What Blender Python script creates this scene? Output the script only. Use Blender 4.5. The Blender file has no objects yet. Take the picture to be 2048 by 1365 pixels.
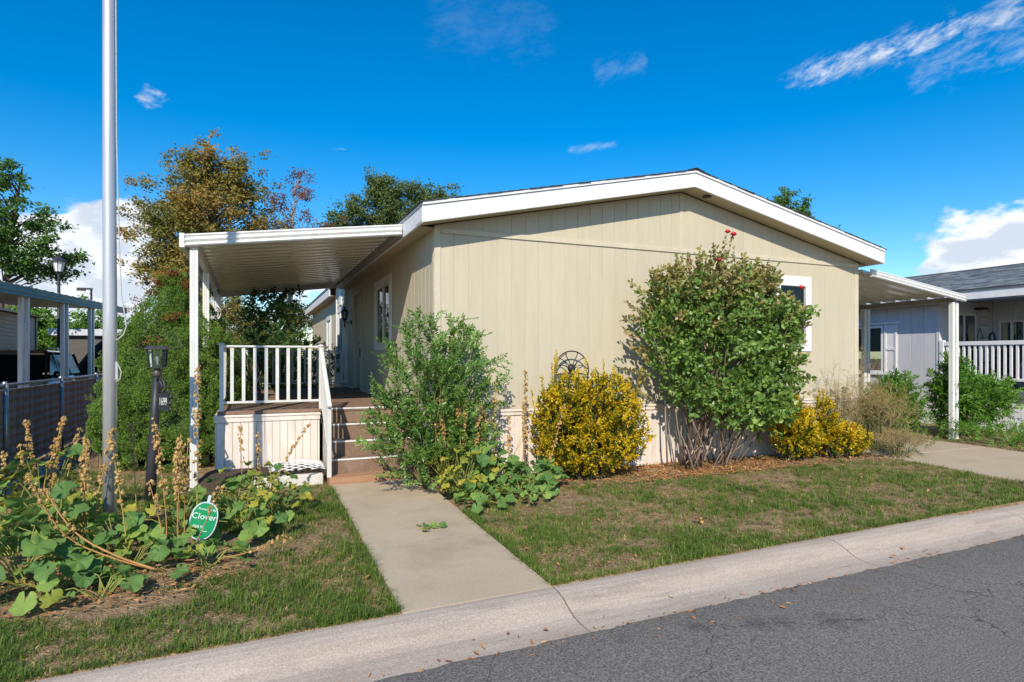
import bpy, bmesh, math, random
import numpy as np
from mathutils import Vector, Matrix, noise as mnoise

R = math.radians
random.seed(11)
rng = np.random.default_rng(11)
scene = bpy.context.scene
col = scene.collection

# ------------------------------------------------------------------ camera
CAM_H = 1.6
YAW = 23.2
cam_data = bpy.data.cameras.new("camera")
cam_data.lens = 21.32
cam_data.sensor_width = 36.0
cam_data.shift_y = 0.0159
cam_data.clip_start = 0.05
cam_data.clip_end = 3000
cam = bpy.data.objects.new("camera", cam_data)
cam.location = (0, 0, CAM_H)
cam.rotation_euler = (R(90), 0, R(-YAW))
col.objects.link(cam)
scene.camera = cam

# ------------------------------------------------------------------ light
SUN_D = Vector((0.495, 1.0, -0.83)).normalized()          # direction the light travels
SUN_EL = math.asin(-SUN_D.z)
SUN_ROT = math.atan2(-SUN_D.x, -SUN_D.y)
sun_data = bpy.data.lights.new("sun", 'SUN')
sun_data.energy = 3.75
sun_data.angle = R(0.5)
sun_data.color = (1.0, 0.91, 0.77)
sun = bpy.data.objects.new("sun", sun_data)
sun.rotation_euler = SUN_D.to_track_quat('-Z', 'Y').to_euler()
sun.location = (-20, -40, 33)
col.objects.link(sun)

world = bpy.data.worlds.new("World")
scene.world = world
world.use_nodes = True
SKY_STRENGTH = 0.124
EXPOSURE = 0.47


def px_dir(px, py):
    """world direction of a photo pixel (2048 wide), used to place the clouds on the sky"""
    fx, fy = (px - 1024) / 1213.0, (715 - py) / 1213.0
    v = Vector((fx, 1.0, fy)).normalized()
    a = R(-YAW)
    return Vector((v.x * math.cos(a) - v.y * math.sin(a), v.x * math.sin(a) + v.y * math.cos(a), v.z))


def build_sky():
    nt = world.node_tree
    N, L = nt.nodes, nt.links
    N.clear()
    out = N.new('ShaderNodeOutputWorld')
    bg = N.new('ShaderNodeBackground')
    bg.inputs['Strength'].default_value = SKY_STRENGTH
    L.new(bg.outputs[0], out.inputs[0])
    sky = N.new('ShaderNodeTexSky')
    sky.sky_type = 'NISHITA'
    sky.sun_disc = False
    sky.sun_elevation = SUN_EL
    sky.sun_rotation = SUN_ROT
    sky.air_density = 1.0
    sky.dust_density = 0.25
    sky.ozone_density = 3.0
    hsv = N.new('ShaderNodeHueSaturation')
    hsv.inputs['Hue'].default_value = 0.5
    hsv.inputs['Saturation'].default_value = 1.5
    hsv.inputs['Value'].default_value = 1.0
    L.new(sky.outputs[0], hsv.inputs['Color'])
    tc = N.new('ShaderNodeTexCoord')

    def math_n(op, a, b=None, clamp=False):
        m = N.new('ShaderNodeMath')
        m.operation = op
        m.use_clamp = clamp
        for i, s in enumerate((a, b)):
            if s is None:
                continue
            if isinstance(s, (int, float)):
                m.inputs[i].default_value = s
            else:
                L.new(s, m.inputs[i])
        return m.outputs[0]

    def dot_n(v):
        d = N.new('ShaderNodeVectorMath')
        d.operation = 'DOT_PRODUCT'
        L.new(tc.outputs['Generated'], d.inputs[0])
        d.inputs[1].default_value = v
        return d.outputs['Value']

    def ramp(val, a, b):
        m = N.new('ShaderNodeMapRange')
        m.interpolation_type = 'SMOOTHSTEP'
        m.inputs['From Min'].default_value = a
        m.inputs['From Max'].default_value = b
        L.new(val, m.inputs['Value'])
        return m.outputs[0]

    def cloud_noise(scale, detail, stretch=(1, 1, 1), loc=(0, 0, 0), rough=0.6):
        mp = N.new('ShaderNodeMapping')
        mp.inputs['Scale'].default_value = stretch
        mp.inputs['Location'].default_value = loc
        L.new(tc.outputs['Generated'], mp.inputs[0])
        n = N.new('ShaderNodeTexNoise')
        n.inputs['Scale'].default_value = scale
        n.inputs['Detail'].default_value = detail
        n.inputs['Roughness'].default_value = rough
        L.new(mp.outputs[0], n.inputs['Vector'])
        return n.outputs[0]

    # heaped clouds low over the horizon, all the way round, plus the ones in view
    z = dot_n((0, 0, 1))
    heap = cloud_noise(7.0, 8, (1, 1, 2.2), (3.1, 0.4, 0.0))
    low = ramp(z, 0.17, 0.02)
    dens = math_n('MULTIPLY', low, 0.235)
    for (px, py, rad, w) in ((1990, 478, 0.075, 0.25), (1890, 468, 0.05, 0.17), (2060, 500, 0.08, 0.22), (1890, 545, 0.05, 0.2),
                             (305, 188, 0.034, 0.165), (244, 212, 0.016, 0.14), (270, 420, 0.05, 0.24),
                             (150, 520, 0.11, 0.30), (250, 500, 0.09, 0.30), (40, 540, 0.09, 0.26), (640, 560, 0.1, 0.2)):
        d = px_dir(px, py)
        c = math.cos(rad)
        dens = math_n('ADD', dens, math_n('MULTIPLY', ramp(dot_n(d), c, 1.0), w))
    heap_m = ramp(math_n('ADD', heap, dens), 0.69, 0.80)
    # thin streaks
    def streak(p, q, width, w0, w1, amount, loc):
        d1, d2 = px_dir(*p), px_dir(*q)
        n = d1.cross(d2).normalized()
        mid = (d1 + d2).normalized()
        t = n.cross(mid).normalized()
        half = math.asin(max(-1, min(1, abs(d2.dot(t)))))
        across = math_n('ABSOLUTE', dot_n(n))
        am = ramp(across, width, 0.0)
        along = math_n('ABSOLUTE', dot_n(t))
        lm = ramp(along, math.sin(half) * 1.15, math.sin(half) * 0.75)
        cv = N.new('ShaderNodeCombineXYZ')
        L.new(math_n('MULTIPLY', dot_n(t), 34.0), cv.inputs[0])
        L.new(math_n('MULTIPLY', dot_n(n + t * 0.2), 74.0), cv.inputs[1])
        cv.inputs[2].default_value = loc[0] * 5
        nn = N.new('ShaderNodeTexNoise')
        nn.inputs['Scale'].default_value = 1.0
        nn.inputs['Detail'].default_value = 9
        nn.inputs['Roughness'].default_value = 0.66
        nn.inputs['Distortion'].default_value = 0.25
        L.new(cv.outputs[0], nn.inputs['Vector'])
        ns = nn.outputs[0]
        # only the side of the sky in view
        front = ramp(dot_n(mid), 0.2, 0.5)
        m = math_n('MULTIPLY', math_n('MULTIPLY', am, lm), front)
        s = ramp(math_n('ADD', ns, math_n('MULTIPLY', m, 0.30)), w0, w1)
        return math_n('MULTIPLY', math_n('MULTIPLY', s, m), amount)

    s1 = streak((1570, 172), (2090, -2), 0.034, 0.60, 1.0, 0.85, (0.3, 0, 0))
    s2 = streak((1800, 150), (2110, 60), 0.06, 0.66, 1.05, 0.30, (1.3, 0, 0))
    s3 = streak((840, 30), (1120, 60), 0.09, 0.58, 1.15, 0.08, (2.3, 0, 0))
    s4 = streak((1180, 150), (1300, 120), 0.035, 0.66, 1.05, 0.12, (4.3, 0, 0))
    s5 = streak((1130, 302), (1240, 288), 0.014, 0.60, 1.05, 0.26, (5.3, 0, 0))
    wisps = math_n('ADD', math_n('ADD', s1, s2), math_n('ADD', s3, math_n('ADD', s4, s5)))
    mask = math_n('ADD', math_n('MULTIPLY', heap_m, 0.95), wisps, clamp=True)
    # clouds are white on the sun side of each heap and greyer below
    shade = cloud_noise(7.0, 8, (1, 1, 2.2), (3.1, 0.4, 0.055))
    diff = ramp(math_n('SUBTRACT', heap, shade), -0.07, 0.07)
    cc = N.new('ShaderNodeMix')
    cc.data_type = 'RGBA'
    cc.inputs[6].default_value = (6.3, 6.4, 6.5, 1)
    cc.inputs[7].default_value = (4.2, 4.6, 5.2, 1)
    L.new(diff, cc.inputs[0])
    mx = N.new('ShaderNodeMix')
    mx.data_type = 'RGBA'
    L.new(mask, mx.inputs[0])
    L.new(hsv.outputs[0], mx.inputs[6])
    L.new(cc.outputs[2], mx.inputs[7])
    L.new(mx.outputs[2], bg.inputs['Color'])


build_sky()
scene.view_settings.view_transform = 'Standard'
scene.view_settings.look = 'None'
scene.view_settings.exposure = EXPOSURE
scene.view_settings.gamma = 1.0
scene.view_settings.use_curve_mapping = False
scene.render.engine = 'CYCLES'
cy = scene.cycles
cy.use_denoising = True
cy.max_bounces = 7
cy.diffuse_bounces = 3
cy.glossy_bounces = 3
cy.transmission_bounces = 4
cy.transparent_max_bounces = 8
cy.caustics_reflective = False
cy.caustics_refractive = False
cy.sample_clamp_indirect = 6.0

# ------------------------------------------------------------------ helpers
ROOT = {}          # object name -> world location of the origin it was built about


def _tag(o, label=None, cat=None, group=None, kind=None):
    if label:
        o["label"] = label
    if cat:
        o["category"] = cat
    if group:
        o["group"] = group
    if kind:
        o["kind"] = kind
    return o


def thing(name, label, cat, loc=(0, 0, 0), group=None):
    o = bpy.data.objects.new(name, None)
    o.empty_display_size = 0.2
    o.location = loc
    col.objects.link(o)
    ROOT[o.name] = Vector(loc)
    return _tag(o, label, cat, group)


def link(name, me, parent=None, smooth=False):
    o = bpy.data.objects.new(name, me)
    col.objects.link(o)
    if parent is not None:
        o.parent = parent
        ROOT[o.name] = ROOT[parent.name].copy()
    else:
        ROOT[o.name] = Vector((0, 0, 0))
    return o


def put(me, name, parent, loc, rot=(0, 0, 0), sc=(1, 1, 1)):
    """one more piece that shares mesh data; loc is in world space"""
    o = bpy.data.objects.new(name, me)
    col.objects.link(o)
    w = Vector(loc)
    if parent is not None:
        o.parent = parent
        o.location = w - ROOT[parent.name]
    else:
        o.location = w
    o.rotation_euler = rot
    o.scale = sc
    ROOT[o.name] = w
    return o


class MB:
    def __init__(self):
        self.v, self.f = [], []

    def add(self, vs, fs):
        n = len(self.v)
        self.v += [tuple(p) for p in vs]
        self.f += [tuple(i + n for i in q) for q in fs]
        return self

    def box(self, x0, x1, y0, y1, z0, z1):
        return self.add([(x0, y0, z0), (x1, y0, z0), (x1, y1, z0), (x0, y1, z0), (x0, y0, z1), (x1, y0, z1), (x1, y1, z1), (x0, y1, z1)],
                        [(0, 3, 2, 1), (4, 5, 6, 7), (0, 1, 5, 4), (1, 2, 6, 5), (2, 3, 7, 6), (3, 0, 4, 7)])

    def beam(self, p, q, w, h, up=(0, 0, 1)):
        """a bar of section w x h from p to q"""
        p, q = Vector(p), Vector(q)
        d = (q - p).normalized()
        s = d.cross(Vector(up))
        if s.length < 1e-4:
            s = d.cross(Vector((1, 0, 0)))
        s.normalize()
        u = s.cross(d).normalized()
        vs = [e + s * a * w / 2 + u * b * h / 2 for e in (p, q) for a, b in ((-1, -1), (1, -1), (1, 1), (-1, 1))]
        return self.add(vs, [(0, 1, 2, 3), (7, 6, 5, 4), (0, 4, 5, 1), (1, 5, 6, 2), (2, 6, 7, 3), (3, 7, 4, 0)])

    def prism(self, pts, vec):
        """a polygon (list of 3d points) pushed along vec"""
        n = len(pts)
        vec = Vector(vec)
        a = [Vector(p) for p in pts]
        b = [p + vec for p in a]
        return self.add(a + b, [tuple(range(n - 1, -1, -1)), tuple(range(n, 2 * n))] + [(i, (i + 1) % n, n + (i + 1) % n, n + i) for i in range(n)])

    def tube(self, path, rad, n=8, cap=True):
        path = [Vector(p) for p in path]
        if isinstance(rad, (int, float)):
            rad = [rad] * len(path)
        base = len(self.v)
        prev = None
        for i, p in enumerate(path):
            d = (path[min(i + 1, len(path) - 1)] - path[max(i - 1, 0)])
            if d.length < 1e-7:
                d = Vector((0, 0, 1))
            d.normalize()
            if prev is None:
                s = d.orthogonal().normalized()
            else:
                s = prev - d * prev.dot(d)
                s = s.normalized() if s.length > 1e-6 else d.orthogonal().normalized()
            prev = s
            t = d.cross(s)
            for k in range(n):
                a = 2 * math.pi * k / n
                self.v.append(tuple(p + (s * math.cos(a) + t * math.sin(a)) * rad[i]))
        for i in range(len(path) - 1):
            for k in range(n):
                a, b = base + i * n + k, base + i * n + (k + 1) % n
                self.f.append((a, b, b + n, a + n))
        if cap:
            self.f.append(tuple(base + k for k in range(n - 1, -1, -1)))
            e = base + (len(path) - 1) * n
            self.f.append(tuple(e + k for k in range(n)))
        return self

    def lathe(self, c, prof, n=16, axis=(0, 0, 1), cap=True):
        c, ax = Vector(c), Vector(axis).normalized()
        path = [c + ax * h for r, h in prof]
        s = ax.orthogonal().normalized()
        t = ax.cross(s)
        base = len(self.v)
        for (r, h), p in zip(prof, path):
            for k in range(n):
                a = 2 * math.pi * k / n
                self.v.append(tuple(p + (s * math.cos(a) + t * math.sin(a)) * r))
        for i in range(len(prof) - 1):
            for k in range(n):
                a, b = base + i * n + k, base + i * n + (k + 1) % n
                self.f.append((a, b, b + n, a + n))
        if cap:
            self.f.append(tuple(base + k for k in range(n - 1, -1, -1)))
            e = base + (len(prof) - 1) * n
            self.f.append(tuple(e + k for k in range(n)))
        return self

    def mesh(self, name, mat, smooth=False, bevel=0.0, off=(0, 0, 0), seg=1):
        me = bpy.data.meshes.new(name)
        ox, oy, oz = off
        me.from_pydata([(x - ox, y - oy, z - oz) for x, y, z in self.v], [], self.f)
        if bevel > 0:
            bm = bmesh.new()
            bm.from_mesh(me)
            bmesh.ops.bevel(bm, geom=bm.edges[:], offset=bevel, segments=seg, affect='EDGES', profile=0.5, clamp_overlap=True)
            bm.to_mesh(me)
            bm.free()
        me.materials.append(mat)
        if smooth:
            me.polygons.foreach_set('use_smooth', [True] * len(me.polygons))
        me.update()
        return me

    def build(self, name, mat, parent=None, smooth=False, bevel=0.0, kind=None, label=None, seg=1):
        off = ROOT[parent.name] if parent is not None else Vector((0, 0, 0))
        o = link(name, self.mesh(name, mat, smooth, bevel, off, seg), parent)
        return _tag(o, label=label, kind=kind)


def np_mesh(name, V, F, mat, parent=None, kind=None, smooth=False):
    """V (n,3) float array, F (m,k) int array"""
    me = bpy.data.meshes.new(name)
    V = np.asarray(V, dtype=np.float32)
    if parent is not None:
        V = V - np.array(ROOT[parent.name], dtype=np.float32)
    F = np.asarray(F, dtype=np.int32)
    k = F.shape[1]
    me.vertices.add(len(V))
    me.vertices.foreach_set('co', V.ravel())
    me.loops.add(F.size)
    me.loops.foreach_set('vertex_index', F.ravel())
    me.polygons.add(len(F))
    me.polygons.foreach_set('loop_start', np.arange(0, F.size, k, dtype=np.int32))
    me.polygons.foreach_set('use_smooth', np.full(len(F), smooth, dtype=bool))
    me.update(calc_edges=True)
    me.materials.append(mat)
    o = link(name, me, parent)
    return _tag(o, kind=kind)


# ------------------------------------------------------------------ materials
_M = {}


def _nodes(name):
    m = bpy.data.materials.new(name)
    m.use_nodes = True
    nt = m.node_tree
    return m, nt.nodes, nt.links, nt.nodes['Principled BSDF']


def mat(name, c, c2=None, scale=6.0, rough=0.6, bump=0.0, bscale=60.0, metal=0.0, spec=0.5, stretch=(1, 1, 1), vary=0.0, c3=None, scale3=1.2, thr=(0.5, 0.62),
        bdist=0.01, lo=0.35, hi=0.65, coat=0.0, grain=None):
    """a surface: two colours mixed by noise, a third in worn patches, fine relief, and a little change from piece to piece"""
    if name in _M:
        return _M[name]
    m, N, L, b = _nodes(name)
    _M[name] = m
    b.inputs['Roughness'].default_value = rough
    b.inputs['Metallic'].default_value = metal
    b.inputs['Specular IOR Level'].default_value = spec
    b.inputs['Coat Weight'].default_value = coat
    tc = N.new('ShaderNodeTexCoord')
    oi = N.new('ShaderNodeObjectInfo')
    cx = N.new('ShaderNodeVectorMath')
    cx.operation = 'SCALE'
    cx.inputs[0].default_value = (17.0, 9.0, 23.0)
    L.new(oi.outputs['Random'], cx.inputs['Scale'])
    ad = N.new('ShaderNodeVectorMath')
    ad.operation = 'ADD'
    L.new(tc.outputs['Object'], ad.inputs[0])
    L.new(cx.outputs[0], ad.inputs[1])
    mp = N.new('ShaderNodeMapping')
    mp.inputs['Scale'].default_value = stretch
    L.new(ad.outputs[0], mp.inputs[0])
    c = (*c, 1)
    c2 = (*(c2 or tuple(x * 0.86 for x in c[:3])), 1)
    n1 = N.new('ShaderNodeTexNoise')
    n1.inputs['Scale'].default_value = scale
    n1.inputs['Detail'].default_value = 6
    n1.inputs['Roughness'].default_value = 0.62
    L.new(mp.outputs[0], n1.inputs['Vector'])
    mr = N.new('ShaderNodeMapRange')
    mr.inputs['From Min'].default_value = lo
    mr.inputs['From Max'].default_value = hi
    L.new(n1.outputs[0], mr.inputs['Value'])
    mx = N.new('ShaderNodeMix')
    mx.data_type = 'RGBA'
    mx.inputs[6].default_value = c
    mx.inputs[7].default_value = c2
    L.new(mr.outputs[0], mx.inputs[0])
    colr = mx.outputs[2]
    if c3 is not None:
        n3 = N.new('ShaderNodeTexNoise')
        n3.inputs['Scale'].default_value = scale3
        n3.inputs['Detail'].default_value = 8
        n3.inputs['Roughness'].default_value = 0.7
        L.new(mp.outputs[0], n3.inputs['Vector'])
        r3 = N.new('ShaderNodeMapRange')
        r3.inputs['From Min'].default_value = thr[0]
        r3.inputs['From Max'].default_value = thr[1]
        L.new(n3.outputs[0], r3.inputs['Value'])
        m3 = N.new('ShaderNodeMix')
        m3.data_type = 'RGBA'
        m3.inputs[7].default_value = (*c3, 1)
        L.new(r3.outputs[0], m3.inputs[0])
        L.new(colr, m3.inputs[6])
        colr = m3.outputs[2]
    if vary:
        hv = N.new('ShaderNodeHueSaturation')
        vr = N.new('ShaderNodeMapRange')
        vr.inputs['To Min'].default_value = 1 - vary
        vr.inputs['To Max'].default_value = 1 + vary
        L.new(oi.outputs['Random'], vr.inputs['Value'])
        L.new(vr.outputs[0], hv.inputs['Value'])
        L.new(colr, hv.inputs['Color'])
        colr = hv.outputs[0]
    if grain:
        ng = N.new('ShaderNodeTexNoise')
        ng.inputs['Scale'].default_value = grain[0]
        ng.inputs['Detail'].default_value = 2
        L.new(tc.outputs['Object'], ng.inputs['Vector'])
        rg = N.new('ShaderNodeMapRange')
        rg.inputs['From Min'].default_value = 0.3
        rg.inputs['From Max'].default_value = 0.7
        rg.inputs['To Min'].default_value = 1 - grain[1]
        rg.inputs['To Max'].default_value = 1 + grain[1]
        L.new(ng.outputs[0], rg.inputs['Value'])
        hg = N.new('ShaderNodeHueSaturation')
        L.new(rg.outputs[0], hg.inputs['Value'])
        L.new(colr, hg.inputs['Color'])
        colr = hg.outputs[0]
    L.new(colr, b.inputs['Base Color'])
    if bump:
        n2 = N.new('ShaderNodeTexNoise')
        n2.inputs['Scale'].default_value = bscale
        n2.inputs['Detail'].default_value = 5
        L.new(mp.outputs[0], n2.inputs['Vector'])
        bp = N.new('ShaderNodeBump')
        bp.inputs['Strength'].default_value = bump
        bp.inputs['Distance'].default_value = bdist
        L.new(n2.outputs[0], bp.inputs['Height'])
        L.new(bp.outputs[0], b.inputs['Normal'])
    return m


def leaf_mat(name, ramp, rough=0.5, trans=0.3, spec=0.35, nscale=1.5, nmix=0.45, per_object=False):
    """ramp: list of (position, colour); each leaf takes its own place on it, drifting in patches"""
    if name in _M:
        return _M[name]
    m, N, L, b = _nodes(name)
    _M[name] = m
    b.inputs['Roughness'].default_value = rough
    b.inputs['Specular IOR Level'].default_value = spec
    geo = N.new('ShaderNodeNewGeometry')
    if per_object:
        src = N.new('ShaderNodeObjectInfo').outputs['Random']
    else:
        src = geo.outputs['Random Per Island']
    ns = N.new('ShaderNodeTexNoise')
    ns.inputs['Scale'].default_value = nscale
    ns.inputs['Detail'].default_value = 3
    L.new(geo.outputs['Position'], ns.inputs['Vector'])
    mr = N.new('ShaderNodeMapRange')
    mr.inputs['From Min'].default_value = 0.3
    mr.inputs['From Max'].default_value = 0.7
    L.new(ns.outputs[0], mr.inputs['Value'])
    mx = N.new('ShaderNodeMix')
    mx.data_type = 'FLOAT'
    mx.inputs[0].default_value = nmix
    L.new(src, mx.inputs[2])
    L.new(mr.outputs[0], mx.inputs[3])
    cr = N.new('ShaderNodeValToRGB')
    el = cr.color_ramp.elements
    el[0].position, el[0].color = ramp[0][0], (*ramp[0][1], 1)
    el[1].position, el[1].color = ramp[-1][0], (*ramp[-1][1], 1)
    for p, c in ramp[1:-1]:
        e = el.new(p)
        e.color = (*c, 1)
    L.new(mx.outputs[0], cr.inputs[0])
    L.new(cr.outputs[0], b.inputs['Base Color'])
    if trans:
        t = N.new('ShaderNodeBsdfTranslucent')
        hv = N.new('ShaderNodeHueSaturation')
        hv.inputs['Value'].default_value = 1.5
        hv.inputs['Hue'].default_value = 0.485
        L.new(cr.outputs[0], hv.inputs['Color'])
        L.new(hv.outputs[0], t.inputs['Color'])
        ms = N.new('ShaderNodeMixShader')
        ms.inputs[0].default_value = trans
        L.new(b.outputs[0], ms.inputs[1])
        L.new(t.outputs[0], ms.inputs[2])
        L.new(ms.outputs[0], N['Material Output'].inputs[0])
    return m


def glass_mat(name, tint=(0.6, 0.66, 0.66), amount=0.35):
    """window glass: sees through to a dim room and mirrors the street"""
    if name in _M:
        return _M[name]
    m, N, L, b = _nodes(name)
    _M[name] = m
    gl = N.new('ShaderNodeBsdfGlossy')
    gl.inputs['Roughness'].default_value = 0.015
    gl.inputs['Color'].default_value = (0.9, 0.95, 1.0, 1)
    tr = N.new('ShaderNodeBsdfTransparent')
    tr.inputs['Color'].default_value = (*tint, 1)
    lw = N.new('ShaderNodeLayerWeight')
    lw.inputs['Blend'].default_value = amount
    ms = N.new('ShaderNodeMixShader')
    L.new(lw.outputs['Fresnel'], ms.inputs[0])
    L.new(tr.outputs[0], ms.inputs[1])
    L.new(gl.outputs[0], ms.inputs[2])
    L.new(ms.outputs[0], N['Material Output'].inputs[0])
    return m


def text_mesh(name, s, size, material, parent, M4, depth=0.0008):
    """lettering as thin solid letters; M4 places it in world space (x along the line, y up)"""
    cu = bpy.data.curves.new(name, 'FONT')
    cu.body = s
    cu.size = size
    cu.align_x = 'CENTER'
    cu.align_y = 'CENTER'
    cu.extrude = depth
    cu.resolution_u = 3
    tmp = bpy.data.objects.new("tmp_text", cu)
    col.objects.link(tmp)
    dg = bpy.context.evaluated_depsgraph_get()
    me = bpy.data.meshes.new_from_object(tmp.evaluated_get(dg))
    bpy.data.objects.remove(tmp)
    off = Matrix.Translation(-ROOT[parent.name])
    me.transform(off @ M4)
    me.materials.clear()
    me.materials.append(material)
    return link(name, me, parent)


def cut_rects(u0, u1, v0, v1, holes):
    """the rectangle minus the holes, as rectangles"""
    rs = [(u0, u1, v0, v1)]
    for (a0, a1, b0, b1) in holes:
        nx = []
        for (p0, p1, q0, q1) in rs:
            if a1 <= p0 or a0 >= p1 or b1 <= q0 or b0 >= q1:
                nx.append((p0, p1, q0, q1))
                continue
            if a0 > p0:
                nx.append((p0, a0, q0, q1))
            if a1 < p1:
                nx.append((a1, p1, q0, q1))
            m0, m1 = max(a0, p0), min(a1, p1)
            if b0 > q0:
                nx.append((m0, m1, q0, b0))
            if b1 < q1:
                nx.append((m0, m1, b1, q1))
        rs = nx
    return [r for r in rs if r[1] - r[0] > 1e-3 and r[3] - r[2] > 1e-3]
# ------------------------------------------------------------------ palette
CREAM = mat('cream_siding', (0.55, 0.49, 0.362), (0.525, 0.462, 0.336), scale=3, rough=0.62, bump=0.35, bscale=9, stretch=(3, 3, 0.55), vary=0.022, spec=0.3, bdist=0.006,
            c3=(0.48, 0.415, 0.295), scale3=1.5, thr=(0.56, 0.85))
CREAM_TRIM = mat('cream_trim', (0.60, 0.54, 0.405), (0.55, 0.485, 0.35), scale=5, rough=0.6, bump=0.25, bscale=25, stretch=(1, 1, 1), spec=0.3)
SOFFIT = mat('soffit_paint', (0.54, 0.465, 0.32), (0.49, 0.42, 0.285), scale=3, rough=0.65, bump=0.15, bscale=40, spec=0.25)
WHITE_WOOD = mat('white_painted_wood', (0.80, 0.80, 0.80), (0.70, 0.70, 0.70), scale=4, rough=0.55, bump=0.4, bscale=18, stretch=(1, 1, 6), spec=0.3,
                 c3=(0.42, 0.36, 0.30), scale3=16, thr=(0.70, 0.74))
WHITE_METAL = mat('white_enamel_metal', (0.78, 0.78, 0.76), (0.68, 0.68, 0.64), scale=3, rough=0.36, bump=0.05, bscale=20, spec=0.5, c3=(0.50, 0.47, 0.40), scale3=5, thr=(0.56, 0.82), stretch=(2, 2, 0.7))
PAN_METAL = mat('cover_pan_enamel', (0.74, 0.71, 0.60), (0.66, 0.63, 0.52), scale=2, rough=0.22, spec=0.7)
WHITE_VINYL = mat('skirting_vinyl', (0.78, 0.70, 0.62), (0.70, 0.62, 0.54), scale=2.5, rough=0.45, bump=0.06, bscale=15, spec=0.4, c3=(0.58, 0.46, 0.34), scale3=2.6, thr=(0.52, 0.80), vary=0.035, stretch=(2, 2, 0.6))
WHITE_TRIM = mat('white_window_trim', (0.80, 0.80, 0.80), (0.73, 0.73, 0.74), scale=5, rough=0.5, bump=0.15, bscale=30, spec=0.35)
RAIL_METAL = mat('rail_enamel', (0.70, 0.69, 0.66), (0.60, 0.59, 0.55), scale=6, rough=0.42, spec=0.45, c3=(0.44, 0.40, 0.33), scale3=9, thr=(0.56, 0.8), vary=0.04)
CARPET = mat('brown_outdoor_carpet', (0.30, 0.20, 0.145), (0.22, 0.145, 0.10), scale=40, rough=0.95, bump=0.8, bscale=260, spec=0.1, c3=(0.36, 0.27, 0.21), scale3=3, thr=(0.5, 0.75))
SHINGLE = mat('asphalt_shingle', (0.07, 0.068, 0.07), (0.035, 0.034, 0.036), scale=30, rough=0.9, bump=0.5, bscale=200, vary=0.25)
DARK_METAL = mat('dark_bronze_metal', (0.035, 0.03, 0.028), (0.02, 0.018, 0.016), scale=10, rough=0.45, spec=0.5)
BRASS = mat('aged_brass', (0.45, 0.30, 0.10), (0.25, 0.16, 0.06), scale=10, rough=0.35, metal=1.0)
CONCRETE = mat('walk_concrete', (0.47, 0.385, 0.275), (0.43, 0.345, 0.24), scale=1.6, rough=0.88, grain=(110, 0.11), bump=0.25, bscale=120, vary=0.03, c3=(0.36, 0.285, 0.20), scale3=1.7, thr=(0.50, 0.74), spec=0.2, bdist=0.004)
KERB_CONC = mat('kerb_concrete', (0.47, 0.395, 0.325), (0.39, 0.32, 0.26), scale=2.2, rough=0.92, grain=(95, 0.2), bump=0.6, bscale=90, vary=0.03, c3=(0.30, 0.25, 0.205), scale3=4, thr=(0.52, 0.75), stretch=(0.35, 2.2, 2.2), spec=0.2, bdist=0.005)
WOOD_STEP = mat('redwood_board', (0.42, 0.235, 0.135), (0.33, 0.17, 0.10), scale=6, rough=0.75, bump=0.3, bscale=20, stretch=(1, 9, 9))
GLASS = glass_mat('window_glass')
ROOM_DARK = mat('dim_room', (0.08, 0.075, 0.07), rough=0.9)
BLIND = mat('blind_slat', (0.62, 0.62, 0.60), rough=0.6)

# ------------------------------------------------------------------ the lie of the land
KSL = 0.03


def ky(x):
    """back edge of the kerb"""
    return 3.87 + KSL * x


def sstep(a, b, x):
    t = max(0.0, min(1.0, (x - a) / (b - a)))
    return t * t * (3 - 2 * t)


def gz(x, y):
    """height of the ground"""
    k = ky(x)
    if y >= k:
        return -0.07 + 0.07 * sstep(0, 3.2, y - k)
    if y > k - 0.6:
        return -0.24
    if y > -4.4:
        return -0.27
    return -0.10


def build_ground():
    xs = sorted(set([-600, -300, -120, -60, -35, -25, -20] + [round(-16 + 0.5 * i, 3) for i in range(77)] + [25, 30, 45, 80, 160, 320, 600]))
    ys = [-400, -150, -60, -30, -15, -8, -5, -4.41, -4.39, 0, 2.5]
    rows = []
    V, F = [], []
    # rows follow the kerb line so that the step lies under it
    offs = [-0.61, -0.59, -0.02, -0.004] + [0.2 * i for i in range(0, 18)] + [4.5, 6, 8, 12, 18, 26, 40, 70, 140, 300, 700]
    for y in ys:
        rows.append([(x, y, gz(x, y)) for x in xs])
    for o in offs:
        r = []
        for x in xs:
            y = ky(max(-40, min(40, x))) + o
            z = -0.24 if o < -0.6 else (-0.24 if o < -0.01 else gz(x, y) if abs(x) <= 40 else gz(max(-40, min(40, x)), y))
            if 0.3 < o < 4:
                z += 0.012 * mnoise.noise((x * 1.3, y * 1.3, 0))
            r.append((x, y, z))
        rows.append(r)
    n = len(xs)
    for r in rows:
        V += r
    for j in range(len(rows) - 1):
        for i in range(n - 1):
            a = j * n + i
            F.append((a, a + 1, a + n + 1, a + n))
    soil = mat('lawn_soil', (0.30, 0.20, 0.115), (0.20, 0.13, 0.07), scale=7, rough=0.95, bump=0.9, bscale=45, bdist=0.03, c3=(0.40, 0.29, 0.16), scale3=9, thr=(0.46, 0.66), spec=0.1, grain=(70, 0.35))
    o = np_mesh('ground', V, F, soil, None, 'structure', True)
    return o


build_ground()


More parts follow.
